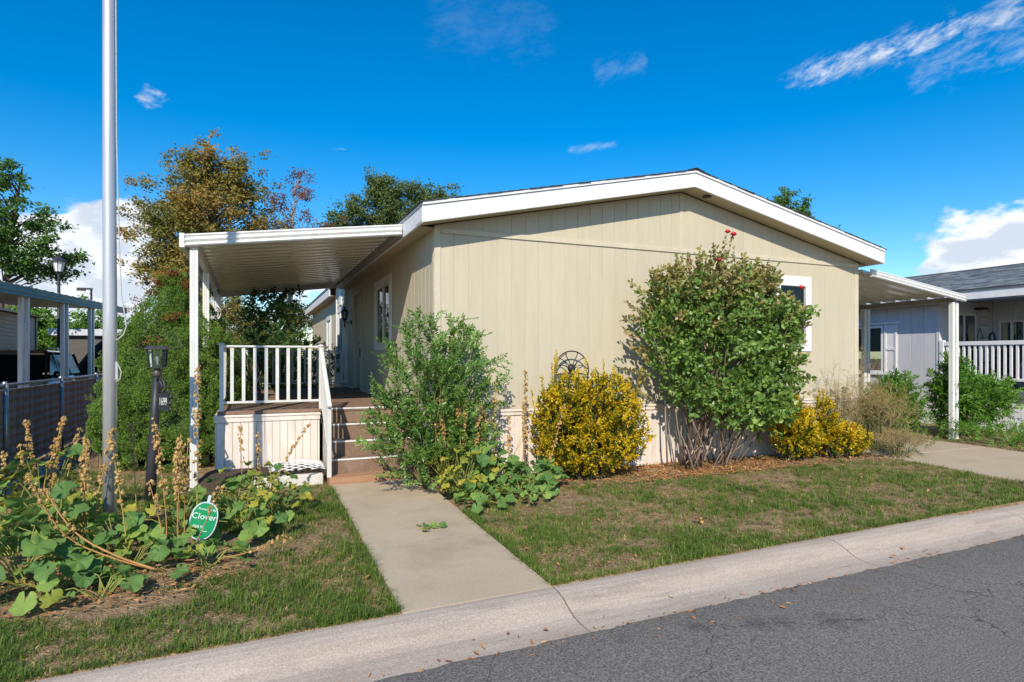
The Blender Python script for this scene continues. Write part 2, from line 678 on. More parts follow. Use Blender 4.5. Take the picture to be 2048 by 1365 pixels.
def build_road():
    asphalt = mat('road_asphalt', (0.205, 0.186, 0.162), (0.158, 0.144, 0.127), scale=60, grain=(85, 0.55), rough=0.9, bump=0.9, bscale=170, bdist=0.006, c3=(0.20, 0.18, 0.158), scale3=0.9, thr=(0.42, 0.72), spec=0.25)
    # a few old oil drips on the asphalt
    nt = asphalt.node_tree
    N, L = nt.nodes, nt.links
    b = N['Principled BSDF']
    src = b.inputs['Base Color'].links[0].from_socket
    geo = N.new('ShaderNodeNewGeometry')
    wob = N.new('ShaderNodeTexNoise')
    wob.inputs['Scale'].default_value = 9
    wob.inputs['Detail'].default_value = 4
    L.new(geo.outputs['Position'], wob.inputs['Vector'])
    total = None
    for (x, y, r) in ((3.05, 3.02, 0.12), (3.22, 2.97, 0.10), (3.55, 2.86, 0.14), (2.66, 3.15, 0.06), (3.7, 2.80, 0.06), (2.1, 3.2, 0.04), (4.7, 2.3, 0.1), (1.6, 2.5, 0.07)):
        d = N.new('ShaderNodeVectorMath')
        d.operation = 'DISTANCE'
        L.new(geo.outputs['Position'], d.inputs[0])
        d.inputs[1].default_value = (x, y, -0.16)
        a = N.new('ShaderNodeMath')
        a.operation = 'MULTIPLY_ADD'
        L.new(wob.outputs[0], a.inputs[0])
        a.inputs[1].default_value = 0.16
        L.new(d.outputs['Value'], a.inputs[2])
        m = N.new('ShaderNodeMapRange')
        m.inputs['From Min'].default_value = r + 0.10
        m.inputs['From Max'].default_value = 0.05
        m.inputs['To Max'].default_value = 0.6
        L.new(a.outputs[0], m.inputs['Value'])
        if total is None:
            total = m.outputs[0]
        else:
            ad = N.new('ShaderNodeMath')
            ad.operation = 'MAXIMUM'
            L.new(total, ad.inputs[0])
            L.new(m.outputs[0], ad.inputs[1])
            total = ad.outputs[0]
    mx = N.new('ShaderNodeMix')
    mx.data_type = 'RGBA'
    mx.inputs[7].default_value = (0.03, 0.03, 0.032, 1)
    L.new(total, mx.inputs[0])
    L.new(src, mx.inputs[6])
    L.new(mx.outputs[2], b.inputs['Base Color'])
    # hairline cracks wandering across the asphalt
    vo = N.new('ShaderNodeTexVoronoi')
    vo.feature = 'DISTANCE_TO_EDGE'
    vo.inputs['Scale'].default_value = 0.55
    dw = N.new('ShaderNodeTexNoise')
    dw.inputs['Scale'].default_value = 3.0
    dw.inputs['Detail'].default_value = 6
    L.new(geo.outputs['Position'], dw.inputs['Vector'])
    va = N.new('ShaderNodeVectorMath')
    va.operation = 'MULTIPLY_ADD'
    L.new(dw.outputs['Color'], va.inputs[0])
    va.inputs[1].default_value = (0.5, 0.5, 0.0)
    L.new(geo.outputs['Position'], va.inputs[2])
    L.new(va.outputs[0], vo.inputs['Vector'])
    cm = N.new('ShaderNodeMapRange')
    cm.inputs['From Min'].default_value = 0.0035
    cm.inputs['From Max'].default_value = 0.0012
    cm.inputs['To Max'].default_value = 0.65
    L.new(vo.outputs['Distance'], cm.inputs['Value'])
    m2 = N.new('ShaderNodeMix')
    m2.data_type = 'RGBA'
    m2.inputs[7].default_value = (0.035, 0.033, 0.03, 1)
    L.new(cm.outputs[0], m2.inputs[0])
    L.new(mx.outputs[2], m2.inputs[6])
    L.new(m2.outputs[2], b.inputs['Base Color'])
    # sheet with a broken edge where it laps the gutter
    xs = [-60, -30, -15, -8, -4] + [round(-3 + 0.045 * i, 3) for i in range(330)] + [13, 16, 20, 30, 40, 60]
    V, F = [], []
    for x in xs:
        j = 0.022 * mnoise.noise((x * 3.1, 0, 0)) + 0.022 * mnoise.noise((x * 11, 4, 0)) if -3 < x < 12 else 0
        e = ky(x) - 0.565 + j
        V += [(x, e, -0.158), (x, e - 0.03, -0.150), (x, e - 0.6, -0.148), (x, e - 3.5, -0.12), (x, -4.0, -0.16)]
    for i in range(len(xs) - 1):
        for k in range(4):
            a = i * 5 + k
            F.append((a, a + 1, a + 6, a + 5))
    F = [tuple(reversed(f)) for f in F]
    np_mesh('road', V, F, asphalt, None, 'structure', True)


build_road()


def build_kerb():
    root = thing('kerb', None, None)
    root["kind"] = 'structure'
    joints = [-24, -18, -12, -9, -6.5, -3.9, -1.02, 2.0, 4.86, 6.85, 7.62, 9.2, 12.2, 15.2, 18, 24, 34]
    prof = [(0.0, -0.30), (0.0, -0.066), (-0.05, -0.062), (-0.11, -0.068), (-0.17, -0.085), (-0.23, -0.112), (-0.28, -0.137), (-0.33, -0.154), (-0.40, -0.164), (-0.50, -0.166), (-0.595, -0.162), (-0.595, -0.30)]
    for a, b in zip(joints[:-1], joints[1:]):
        mb = MB()
        g = 0.006
        n = len(prof)
        dip = 0.025 if 6.8 < a < 7.7 else 0.0
        ns = 8
        vs = []
        for s in range(ns + 1):
            x = a + g + (b - a - 2 * g) * s / ns
            for (o, z) in prof:
                w = 0.006 * mnoise.noise((x * 1.7, o * 6, 3)) if z > -0.2 else 0
                vs.append((x, ky(x) + o + w, z + w * 0.5 - (dip * (1 if z > -0.1 else 0.3) if z > -0.2 else 0)))
        fs = []
        for s in range(ns):
            for k in range(n):
                p, q = s * n + k, s * n + (k + 1) % n
                fs.append((p, p + n, q + n, q))
        mb.add(vs, fs)
        mb.add(vs[:n], [tuple(range(n))])
        mb.add(vs[-n:], [tuple(range(n - 1, -1, -1))])
        o = mb.build('kerb_segment', KERB_CONC, root, smooth=False)
        for p in o.data.polygons:
            p.use_smooth = len(p.vertices) == 4 and p.normal.z > 0.2
    return root


build_kerb()


def build_walk():
    root = thing('walkway', None, None)
    root["kind"] = 'structure'
    ys = [ky(1.4) + 0.0, 5.28, 6.72, 7.78]
    for a, b in zip(ys[:-1], ys[1:]):
        za, zb = gz(1.4, a) + 0.02, gz(1.4, b) + 0.02
        mb = MB()
        y0, y1 = a + 0.004, b - 0.004
        d0 = (ky(0.9) - ky(1.4)) if a < 4.5 else 0
        d1 = (ky(2.0) - ky(1.4)) if a < 4.5 else 0
        za = za if a > 4.5 else -0.06
        mb.add([(0.90, y0 + d0, -0.2), (2.0, y0 + d1, -0.2), (2.0, y1, -0.2), (0.90, y1, -0.2), (0.90, y0 + d0, za), (2.0, y0 + d1, za), (2.0, y1, zb), (0.90, y1, zb)],
               [(0, 3, 2, 1), (4, 5, 6, 7), (0, 1, 5, 4), (1, 2, 6, 5), (2, 3, 7, 6), (3, 0, 4, 7)])
        mb.build('concrete_slab', CONCRETE, root)
        if a > 4.5:
            MB().box(0.902, 1.998, a - 0.0035, a + 0.0035, -0.1, za - 0.002).build('joint_dirt', mat('joint_dirt', (0.16, 0.125, 0.085), rough=0.95), root)
    root2 = thing('driveway', None, None)
    root2["kind"] = 'structure'
    ys = [ky(10.7) + 0.02, 6.6, 9.6, 12.6, 15.6]
    for i, (a, b) in enumerate(zip(ys[:-1], ys[1:])):
        mb = MB()
        za = -0.055 if i == 0 else gz(10.7, a) + 0.02
        zb = gz(10.7, b) + 0.02
        y0, y1 = a + 0.006, b - 0.006
        d0 = (ky(9.4) - ky(10.7)) if i == 0 else 0
        mb.add([(9.4, y0 + d0, -0.2), (12.0, y0 - d0, -0.2), (12.0, y1, -0.2), (9.4, y1, -0.2), (9.4, y0 + d0, za), (12.0, y0 - d0, za), (12.0, y1, zb), (9.4, y1, zb)],
               [(0, 3, 2, 1), (4, 5, 6, 7), (0, 1, 5, 4), (1, 2, 6, 5), (2, 3, 7, 6), (3, 0, 4, 7)])
        mb.build('concrete_slab', CONCRETE, root2, bevel=0.006)


build_walk()

# ------------------------------------------------------------------ the mobile home
HX0, HX1, HY0, HY1 = 2.145, 9.906, 7.5, 24.6
HXC = (HX0 + HX1) / 2
Z_SK, Z_PL = 0.89, 3.19
PITCH = 0.203
SL = 0.214
EAVE_X, RAKE = 0.25, 0.33
Z_FB = 3.235                                  # bottom of the fascia at the eaves


def roof_under(x):
    return Z_FB + SL * (min(x, 2 * HXC - x) - (HX0 - EAVE_X))


def build_home():
    h = thing('mobile_home', 'cream mobile home with vertical siding, low gable and white fascia', 'mobile home', (HXC, (HY0 + HY1) / 2, 0))
    win_f = (8.02, 8.66, 1.80, 2.83)                        # window in the gable wall (x0,x1,z0,z1)
    win_s = (10.22, 11.52, 1.83, 2.88)                      # window beside the porch (y0,y1,z0,z1)
    door = (13.16, 14.10, 0.90, 2.98)
    dorm = (15.15, 16.78)
    far_w = (18.6, 19.6, 1.75, 2.75)
    side_holes = [win_s, door, (dorm[0], dorm[1], Z_SK, 4), far_w]
    T = 0.006
    # backing sheets
    w = MB()
    for (a, b, c, d) in cut_rects(HX0, HX1, 0.0, Z_PL, [win_f]):
        w.box(a, b, HY0 + T, HY0 + 0.10, c, d)
    w.prism([(HX0, HY0 + T, Z_PL), (HX1, HY0 + T, Z_PL), (HX1, HY0 + T, roof_under(HX1)), (HXC, HY0 + T, roof_under(HXC)), (HX0, HY0 + T, roof_under(HX0))], (0, 0.086, 0))
    wall = w.build('wall', CREAM, h)
    w = MB()
    for (a, b, c, d) in cut_rects(HY0 + 0.11, HY1, 0.0, Z_PL + 0.1, side_holes):
        w.box(HX0 + T, HX0 + 0.10, a, b, c, d)
    side = w.build('wall', CREAM, h)
    w = MB()
    w.box(HX1 - 0.1, HX1, HY0 + 0.11, HY1, 0, Z_PL + 0.1)
    w.box(HX0 + 0.11, HX1 - 0.11, HY1 - 0.1, HY1, 0, 3.4)
    w.build('wall', CREAM, h)
    MB().box(HX0 + 0.2, HX1 - 0.2, HY0 + 0.2, HY1 - 0.2, 0.80, 0.86).build('floor', ROOM_DARK, h)
    # siding boards on the gable wall, below and above the plate band
    cuts = [HX0 + 0.05 + i * PITCH for i in range(20)]
    while cuts[-1] < HX1 - 0.9:
        cuts.append(cuts[-1] + PITCH * 3)
    cuts.append(HX1 - 0.045)
    for a, b in zip(cuts[:-1], cuts[1:]):
        b -= 0.005
        for (p0, p1, q0, q1) in cut_rects(a, b, Z_SK + 0.02, Z_PL, [(win_f[0] - 0.1, win_f[1] + 0.1, win_f[2] - 0.1, win_f[3] + 0.1)]):
            MB().box(p0, p1, HY0, HY0 + T - 0.001, q0, q1).build('siding_board', CREAM, wall, bevel=0.0025)
        za, zb = roof_under(a) - 0.02, roof_under(b) - 0.02
        pts = [(a, HY0, Z_PL + 0.07), (b, HY0, Z_PL + 0.07), (b, HY0, zb)]
        if a < HXC < b:
            pts.append((HXC, HY0, roof_under(HXC) - 0.02))
        pts.append((a, HY0, za))
        if min(za, zb) > Z_PL + 0.075:
            MB().prism(pts, (0, T - 0.001, 0)).build('siding_board', CREAM, wall, bevel=0.002)
    n = int(math.ceil((HY1 - HY0 - 0.1) / PITCH))
    grow = lambda q, e: (q[0] - e, q[1] + e, q[2] - e, q[3] + e)
    for i in range(n):
        a = HY0 + 0.05 + i * PITCH
        b = min(a + PITCH - 0.007, HY1)
        for (p0, p1, q0, q1) in cut_rects(a, b, Z_SK + 0.02, Z_PL + 0.06, [grow(win_s, 0.1), grow(door, 0.04), side_holes[2], grow(far_w, 0.08)]):
            MB().box(HX0, HX0 + T - 0.001, p0, p1, q0, q1).build('siding_board', CREAM, side, bevel=0.0025)
    # trim
    for (x0, x1) in ((HX0 - 0.012, HX0 + 0.075), (HX1 - 0.075, HX1 + 0.012)):
        MB().box(x0, x1, HY0 - 0.014, HY0 + 0.03, Z_SK + 0.01, Z_PL + 0.085).build('corner_trim', CREAM_TRIM, h, bevel=0.004)
    MB().box(HX0 - 0.015, HX0 + 0.012, HY0 + 0.031, HY0 + 0.10, Z_SK + 0.01, Z_PL + 0.06).build('corner_trim', CREAM_TRIM, h, bevel=0.004)
    for (x0, x1) in ((HX0 + 0.077, 5.18), (5.183, HXC - 0.04), (HXC - 0.037, HX1 - 0.077)):
        MB().box(x0, x1, HY0 - 0.018, HY0 + 0.01, Z_PL, Z_PL + 0.068).build('plate_band', CREAM_TRIM, h, bevel=0.004)
    MB().box(HXC - 0.033, HXC + 0.033, HY0 - 0.011, HY0 + 0.01, Z_PL + 0.07, roof_under(HXC) - 0.03).build('seam_batten', CREAM_TRIM, h, bevel=0.003)
    MB().box(HXC - 0.02, HXC + 0.02, HY0 - 0.009, HY0 + 0.01, Z_SK + 0.02, Z_PL - 0.004).build('seam_batten', CREAM_TRIM, h, bevel=0.003)
    # roof decks
    zt = Z_FB + 0.25
    yr0, yr1 = HY0 - RAKE, HY1 + 0.3
    for s in (-1, 1):
        xe = HXC + s * (HXC - HX0 + EAVE_X)
        r = zt + SL * (HXC - HX0 + EAVE_X)
        MB().prism([(xe - s * 0.005, yr0 + 0.01, zt - 0.03), (HXC, yr0 + 0.01, r - 0.03), (HXC, yr0 + 0.01, r - 0.008), (xe - s * 0.005, yr0 + 0.01, zt - 0.008)], (0, yr1 - yr0, 0)).build('roof', DARK_METAL, h)
        # shingle courses, each a thin lapped strip
        sh = MB()
        L = HXC - HX0 + EAVE_X + 0.03
        k = 0
        u = 0.0
        while u < L - 0.02:
            u1 = min(u + 0.19, L)
            x0_, x1_ = HXC + s * (L - u), HXC + s * (L - u1)
            z0_, z1_ = zt - 0.006 + SL * (u - 0.03), zt - 0.006 + SL * (u1 - 0.03)
            j = random.uniform(-0.008, 0.008)
            sh.prism([(x0_, yr0 - 0.03 + j, z0_ + 0.003), (x1_, yr0 - 0.03 + j, z1_ + 0.001), (x1_, yr0 - 0.03 + j, z1_ + 0.006), (x0_, yr0 - 0.03 + j, z0_ + 0.016)], (0, yr1 - yr0 + 0.04, 0))
            u += 0.145
            k += 1
        sh.build('shingles', SHINGLE, h, kind='stuff')
    MB().prism([(HXC - 0.16, yr0 - 0.032, r - 0.02), (HXC, yr0 - 0.032, r + 0.02), (HXC + 0.16, yr0 - 0.032, r - 0.02), (HXC, yr0 - 0.032, r + 0.03)], (0, yr1 - yr0, 0)).build('ridge_cap', SHINGLE, h)
    # fascias: main board, and the narrow strip above it
    for s in (-1, 1):
        xe = HXC + s * (HXC - HX0 + EAVE_X)
        zr = Z_FB + SL * (HXC - HX0 + EAVE_X)
        pts = [(xe, yr0, Z_FB), (HXC, yr0, zr), (HXC, yr0, zr + 0.205), (xe, yr0, Z_FB + 0.205)]
        MB().prism(pts, (0, 0.035, 0)).build('fascia', WHITE_WOOD, h, bevel=0.004)
        pts = [(xe, yr0 - 0.018, Z_FB + 0.208), (HXC, yr0 - 0.018, zr + 0.208), (HXC, yr0 - 0.018, zr + 0.246), (xe, yr0 - 0.018, Z_FB + 0.246)]
        MB().prism(pts, (0, 0.05, 0)).build('fascia_strip', WHITE_WOOD, h, bevel=0.003)
        # rake soffit
        MB().prism([(xe, yr0 + 0.036, Z_FB + 0.012), (HXC, yr0 + 0.036, zr + 0.012), (HXC, yr0 + 0.036, zr + 0.022), (xe, yr0 + 0.036, Z_FB + 0.022)], (0, RAKE - 0.037, 0)).build('soffit', SOFFIT, h)
        runs = ((yr0 + 0.036, 15.10), (16.85, yr1)) if s < 0 else ((yr0 + 0.036, yr1),)
        for (ya, yb) in runs:
            a, b = sorted((xe, xe - s * 0.03))
            MB().box(a, b, ya, yb, Z_FB, Z_FB + 0.205).build('fascia', WHITE_WOOD, h, bevel=0.003)
            a, b = sorted((xe + s * 0.012, xe - s * 0.03))
            MB().box(a, b, ya, yb, Z_FB + 0.208, Z_FB + 0.240).build('fascia_strip', WHITE_WOOD, h, bevel=0.003)
            a, b = sorted((xe - s * 0.031, HXC + s * (HXC - HX0)))
            y2 = HY0 if ya < 8 else ya
            MB().box(a, b, y2, yb, Z_FB + 0.01, Z_FB + 0.022).build('soffit', SOFFIT, h)
    MB().lathe((6.38, HY0 - 0.17, roof_under(6.38) + 0.012), [(0.055, 0.0), (0.07, -0.004), (0.072, -0.012), (0.05, -0.014)], 20).build('recessed_light', DARK_METAL, h, smooth=True)

    # windows
    def window(along_y, q, deep, name='window', trim=0.10, blinds=0, split=True):
        a0, a1, z0, z1 = q
        def bx(u0, u1, d0, d1, v0, v1):
            """u along the wall, d outward from the wall face"""
            if along_y:
                return MB().box(HX0 - d1, HX0 - d0, u0, u1, v0, v1)
            return MB().box(u0, u1, HY0 - d1, HY0 - d0, v0, v1)
        wn = bx(a0 - trim, a1 + trim, -0.012, 0.016, z1 + 0.002, z1 + trim + 0.03).build(name, WHITE_TRIM, h, bevel=0.003)
        for (u0, u1, v0, v1) in ((a0 - trim, a0 - 0.002, z0 - 0.001, z1), (a1 + 0.002, a1 + trim, z0 - 0.001, z1), (a0 - trim, a1 + trim, z0 - trim, z0 - 0.003)):
            bx(u0, u1, -0.012, 0.016, v0, v1).build('trim_board', WHITE_TRIM, wn, bevel=0.003)
        f = MB()
        e = 0.035
        for (u0, u1, v0, v1) in ((a0, a1, z1 - e, z1), (a0, a1, z0, z0 + e), (a0, a0 + e, z0 + e, z1 - e), (a1 - e, a1, z0 + e, z1 - e)):
            if along_y:
                f.box(HX0 - 0.022, HX0 + 0.06, u0, u1, v0, v1)
            else:
                f.box(u0, u1, HY0 - 0.022, HY0 + 0.06, v0, v1)
        f.build('frame', WHITE_METAL, wn, bevel=0.003)
        if split:
            m = (a0 + a1) / 2
            bx(m - 0.02, m + 0.02, -0.03, 0.004, z0 + e, z1 - e).build('mullion', WHITE_METAL, wn, bevel=0.003)
            panes = ((a0 + e, m - 0.02), (m + 0.02, a1 - e))
        else:
            panes = ((a0 + e, a1 - e),)
        for (u0, u1) in panes:
            bx(u0, u1, -0.028, -0.024, z0 + e, z1 - e).build('pane', GLASS, wn)
        for k in range(blinds):
            zz = z1 - e - 0.03 - k * 0.028
            if zz < z0 + e:
                break
            if along_y:
                b = MB().beam((HX0 + 0.12, a0 + 0.04, zz), (HX0 + 0.12, a1 - 0.04, zz), 0.026, 0.002, (0.3, 0, 1))
            else:
                b = MB().beam((a0 + 0.04, HY0 + 0.12, zz), (a1 - 0.04, HY0 + 0.12, zz), 0.026, 0.002, (0, -0.3, 1))
            b.build('blind_slat', BLIND, wn)
        return wn

    wf = window(False, win_f, 0.3, blinds=17, split=False)
    red = mat('red_paint', (0.55, 0.03, 0.03), rough=0.5)
    fr = MB()
    for (u0, u1, v0, v1) in ((8.14, 8.62, 2.30, 2.335), (8.585, 8.62, 1.85, 2.30), (8.14, 8.175, 1.85, 2.30)):
        fr.box(u0, u1, HY0 + 0.25, HY0 + 0.28, v0, v1)
    fr.build('red_frame_indoors', red, wf)
    window(True, win_s, 0.3)
    window(True, far_w, 0.3, trim=0.08)
    # front door beside the porch
    DOOR = mat('door_paint', (0.52, 0.455, 0.33), (0.47, 0.40, 0.28), scale=4, rough=0.5, spec=0.4)
    d = MB().box(HX0 + 0.045, HX0 + 0.085, door[0], door[1], door[2], door[3]).build('door', DOOR, h, bevel=0.003)
    for (u0, u1, v0, v1) in ((door[0] - 0.045, door[0] - 0.002, door[2], door[3] + 0.05), (door[1] + 0.002, door[1] + 0.045, door[2], door[3] + 0.05), (door[0], door[1], door[3] + 0.002, door[3] + 0.05)):
        MB().box(HX0 - 0.022, HX0 + 0.10, u0, u1, v0, v1).build('door_frame', CREAM_TRIM, d, bevel=0.003)
    for (v0, v1) in ((1.05, 1.85), (2.0, 2.8)):
        for (u0, u1) in ((13.28, 13.58), (13.68, 13.98)):
            MB().box(HX0 + 0.038, HX0 + 0.046, u0, u1, v0, v1).build('door_panel', DOOR, d, bevel=0.003)
    MB().box(HX0 - 0.03, HX0 + 0.09, door[0], door[1], 0.885, 0.90).build('threshold', BRASS, d)
    MB().lathe((HX0 + 0.045, 13.24, 2.05), [(0.03, 0.0), (0.03, -0.012), (0.014, -0.02)], 14, (1, 0, 0)).build('deadbolt', BRASS, d, smooth=True)
    k = MB()
    k.lathe((HX0 + 0.045, 13.24, 1.9), [(0.028, 0.0), (0.03, -0.012), (0.012, -0.02), (0.012, -0.045), (0.03, -0.055), (0.03, -0.075), (0.012, -0.085)], 14, (1, 0, 0))
    k.build('handle', BRASS, d, smooth=True)
    MB().box(HX0 - 0.03, HX0 + 0.03, 13.19, 13.27, 1.60, 1.80).build('lock_box', DARK_METAL, d, bevel=0.008)
    # wall lantern beside the door
    ln = MB()
    ln.lathe((HX0 - 0.004, 14.55, 2.42), [(0.055, 0.004), (0.055, -0.012), (0.03, -0.022)], 16, (1, 0, 0))
    ln.tube([(HX0 - 0.02, 14.55, 2.42), (HX0 - 0.09, 14.55, 2.40), (HX0 - 0.15, 14.55, 2.44), (HX0 - 0.16, 14.55, 2.50)], 0.011, 8)
    ln.lathe((HX0 - 0.16, 14.55, 2.30), [(0.008, 0), (0.022, 0.04), (0.01, 0.09), (0.03, 0.16), (0.055, 0.19), (0.06, 0.2)], 12)
    ln.lathe((HX0 - 0.16, 14.55, 2.66), [(0.095, 0.0), (0.075, 0.02), (0.04, 0.06), (0.02, 0.075), (0.028, 0.10), (0.01, 0.125)], 12)
    for a in range(6):
        t = a * math.pi / 3
        ln.tube([(HX0 - 0.16 + 0.058 * math.cos(t), 14.55 + 0.058 * math.sin(t), 2.49), (HX0 - 0.16 + 0.084 * math.cos(t), 14.55 + 0.084 * math.sin(t), 2.665)], 0.005, 5)
    lt = ln.build('wall_lantern', DARK_METAL, h)
    MB().lathe((HX0 - 0.16, 14.55, 2.495), [(0.05, 0), (0.076, 0.16)], 6, cap=False).build('glass_shade', GLASS, lt)

    # raised bay beyond the porch, with lapped boards, vent and window
    CLAP = mat('cream_clapboard', (0.72, 0.68, 0.56), (0.66, 0.61, 0.49), scale=3, rough=0.6, bump=0.15, bscale=20, stretch=(1, 1, 4), vary=0.02)
    bay = MB().box(HX0 - 0.05, HX0 + 0.1, dorm[0], dorm[1], 0.4, 3.1).build('bay_wall', CLAP, h)
    MB().prism([(HX0 - 0.05, dorm[0], 3.101), (HX0 - 0.05, dorm[1], 3.101), (HX0 - 0.05, dorm[1], 3.75), (HX0 - 0.05, (dorm[0] + dorm[1]) / 2, 4.1), (HX0 - 0.05, dorm[0], 3.75)], (2.5, 0, 0)).build('bay_gable', CLAP, bay)
    zz = 0.95
    bw = (15.50, 16.35, 1.35, 2.75)
    while zz < 3.75:
        for (p0, p1, q0, q1) in cut_rects(dorm[0] + 0.1, dorm[1] - 0.1, zz, min(zz + 0.148, 3.75), [(bw[0] - 0.1, bw[1] + 0.1, bw[2] - 0.1, bw[3] + 0.1)]):
            MB().prism([(HX0 - 0.05, p0, q0), (HX0 - 0.05, p0, q1), (HX0 - 0.056, p0, q1), (HX0 - 0.072, p0, q0)], (0, p1 - p0, 0)).build('clapboard', CLAP, bay)
        zz += 0.15
    for (y0, y1) in ((dorm[0] - 0.005, dorm[0] + 0.098), (dorm[1] - 0.098, dorm[1] + 0.005)):
        MB().box(HX0 - 0.085, HX0 + 0.05, y0, y1, 0.9, 3.76).build('corner_trim', WHITE_TRIM, bay)
    v = MB()
    v.box(HX0 - 0.09, HX0 - 0.06, 15.76, 16.16, 2.93, 3.5)
    vt = v.build('gable_vent', WHITE_TRIM, bay)
    q = bw
    f = MB()
    for (u0, u1, v0, v1) in ((q[0] - 0.1, q[1] + 0.1, q[3], q[3] + 0.12), (q[0] - 0.1, q[1] + 0.1, q[2] - 0.1, q[2]), (q[0] - 0.1, q[0], q[2], q[3]), (q[1], q[1] + 0.1, q[2], q[3]), (15.90, 15.95, q[2], q[3])):
        f.box(HX0 - 0.092, HX0 - 0.045, u0, u1, v0, v1)
    f.build('window_trim', WHITE_TRIM, bay)
    MB().box(HX0 - 0.066, HX0 - 0.058, q[0], q[1], q[2], q[3]).build('pane', mat('far_pane', (0.05, 0.06, 0.06), rough=0.05, spec=0.8), bay)
    # bay eaves: two sloping white boards
    for s in (-1, 1):
        yc = (dorm[0] + dorm[1]) / 2
        MB().prism([(HX0 - 0.27, yc, 4.16), (HX0 - 0.27, yc + s * 1.0, 3.72), (HX0 - 0.27, yc + s * 1.0, 3.90), (HX0 - 0.27, yc, 4.34)], (0.04, 0, 0)).build('fascia', WHITE_WOOD, h)
        MB().prism([(HX0 - 0.26, yc, 4.30), (HX0 - 0.26, yc + s * 1.0, 3.86), (HX0 - 0.26, yc + s * 1.0, 3.89), (HX0 - 0.26, yc, 4.33)], (2.6, 0, 0)).build('roof', SHINGLE, h)

    # skirting: cap band and ribbed panels
    MB().box(HX0 - 0.03, HX1 + 0.03, HY0 - 0.034, HY0 + 0.05, Z_SK - 0.07, Z_SK + 0.008).build('skirting_cap', WHITE_VINYL, h, bevel=0.006)
    MB().box(HX0 - 0.035, HX1 + 0.035, HY0 - 0.048, HY0 - 0.0345, Z_SK - 0.018, Z_SK + 0.018).build('skirting_lip', WHITE_VINYL, h, bevel=0.004)
    sk = MB().box(HX0, HX1, HY0 - 0.004, HY0 + 0.012, -0.05, Z_SK - 0.06).build('skirting', WHITE_VINYL, h)
    x = HX0 + 0.02
    pan = MB()
    zt = Z_SK - 0.072
    pan.prism([(0.0, 0, 0), (0.004, -0.012, 0), (0.064, -0.012, 0), (0.068, 0, 0)], (0, 0, zt + 0.04))
    pm = pan.mesh('skirting_panel', WHITE_VINYL)
    while x < HX1 - 0.09:
        put(pm, 'skirting_panel', sk, (x, HY0 - 0.0045, -0.04))
        x += 0.072
    MB().box(HX0 - 0.03, HX0 + 0.02, HY0 + 0.051, HY1, Z_SK - 0.07, Z_SK + 0.008).build('skirting_cap', WHITE_VINYL, h, bevel=0.004)
    MB().box(HX0 - 0.006, HX0 + 0.012, HY0 + 0.013, 8.4, -0.05, Z_SK - 0.071).build('skirting', WHITE_VINYL, h)
    return h


build_home()


# ------------------------------------------------------------------ covers
def pan_mesh(name, length, slope, w, material):
    """one roof pan: runs along x and falls with the slope; ribs hang below a flat sheet"""
    prof = [(0.0, 0.0), (w * 0.44, 0.0), (w * 0.52, 0.07), (w * 0.90, 0.07), (w * 0.98, 0.0), (w, 0.0)]
    n = len(prof)
    vs, t = [], 0.004
    for x in (0.0, length):
        for (y, z) in prof:
            vs.append((x, y, z - slope * x))
        for (y, z) in reversed(prof):
            vs.append((x, y, z - slope * x + t))
    m = 2 * n
    fs = [tuple(range(m - 1, -1, -1)), tuple(range(m, 2 * m))] + [(i, (i + 1) % m, m + (i + 1) % m, m + i) for i in range(m)]
    mb = MB().add(vs, fs)
    return mb.mesh(name, material)


def cover_post(root, x, y, z0, z1, w=0.088):
    p = MB()
    h = w / 2
    # a folded metal post: face with two grooves on every side
    prof = []
    for s in range(4):
        a = s * math.pi / 2
        for (u, v) in ((-h, -h), (-h * 0.45, -h), (-h * 0.40, -h * 0.84), (-h * 0.2, -h * 0.84), (-h * 0.15, -h), (h * 0.15, -h), (h * 0.2, -h * 0.84), (h * 0.4, -h * 0.84), (h * 0.45, -h)):
            prof.append((x + u * math.cos(a) - v * math.sin(a), y + u * math.sin(a) + v * math.cos(a), z0))
    p.prism(prof, (0, 0, z1 - z0))
    post = p.build('post', WHITE_METAL, root)
    MB().box(x - h * 1.25, x + h * 1.25, y - h * 1.25, y + h * 1.25, z0 - 0.01, z0 + 0.012).build('base_plate', WHITE_METAL, post)
    return post


def gutter_fascia(root, name, p, q, out, h, material):
    """rolled front trim from p to q (top edge), height h, bulging toward out"""
    p, q, out = Vector(p), Vector(q), Vector(out)
    prof = [(0.0, 0.0), (0.028, -0.004), (0.034, -0.02), (0.022, -0.034), (0.016, -0.045), (0.03, -0.06), (0.042, -0.078), (0.03, -0.098), (0.018, -0.108), (0.034, -0.124), (0.045, -0.142), (0.03, -0.158), (0.0, -0.162), (-0.012, -0.16), (-0.012, 0.0)]
    k = h / 0.162
    pts = [p + out * o + Vector((0, 0, z * k)) for o, z in prof]
    return MB().prism(pts, q - p).build(name, material, root)


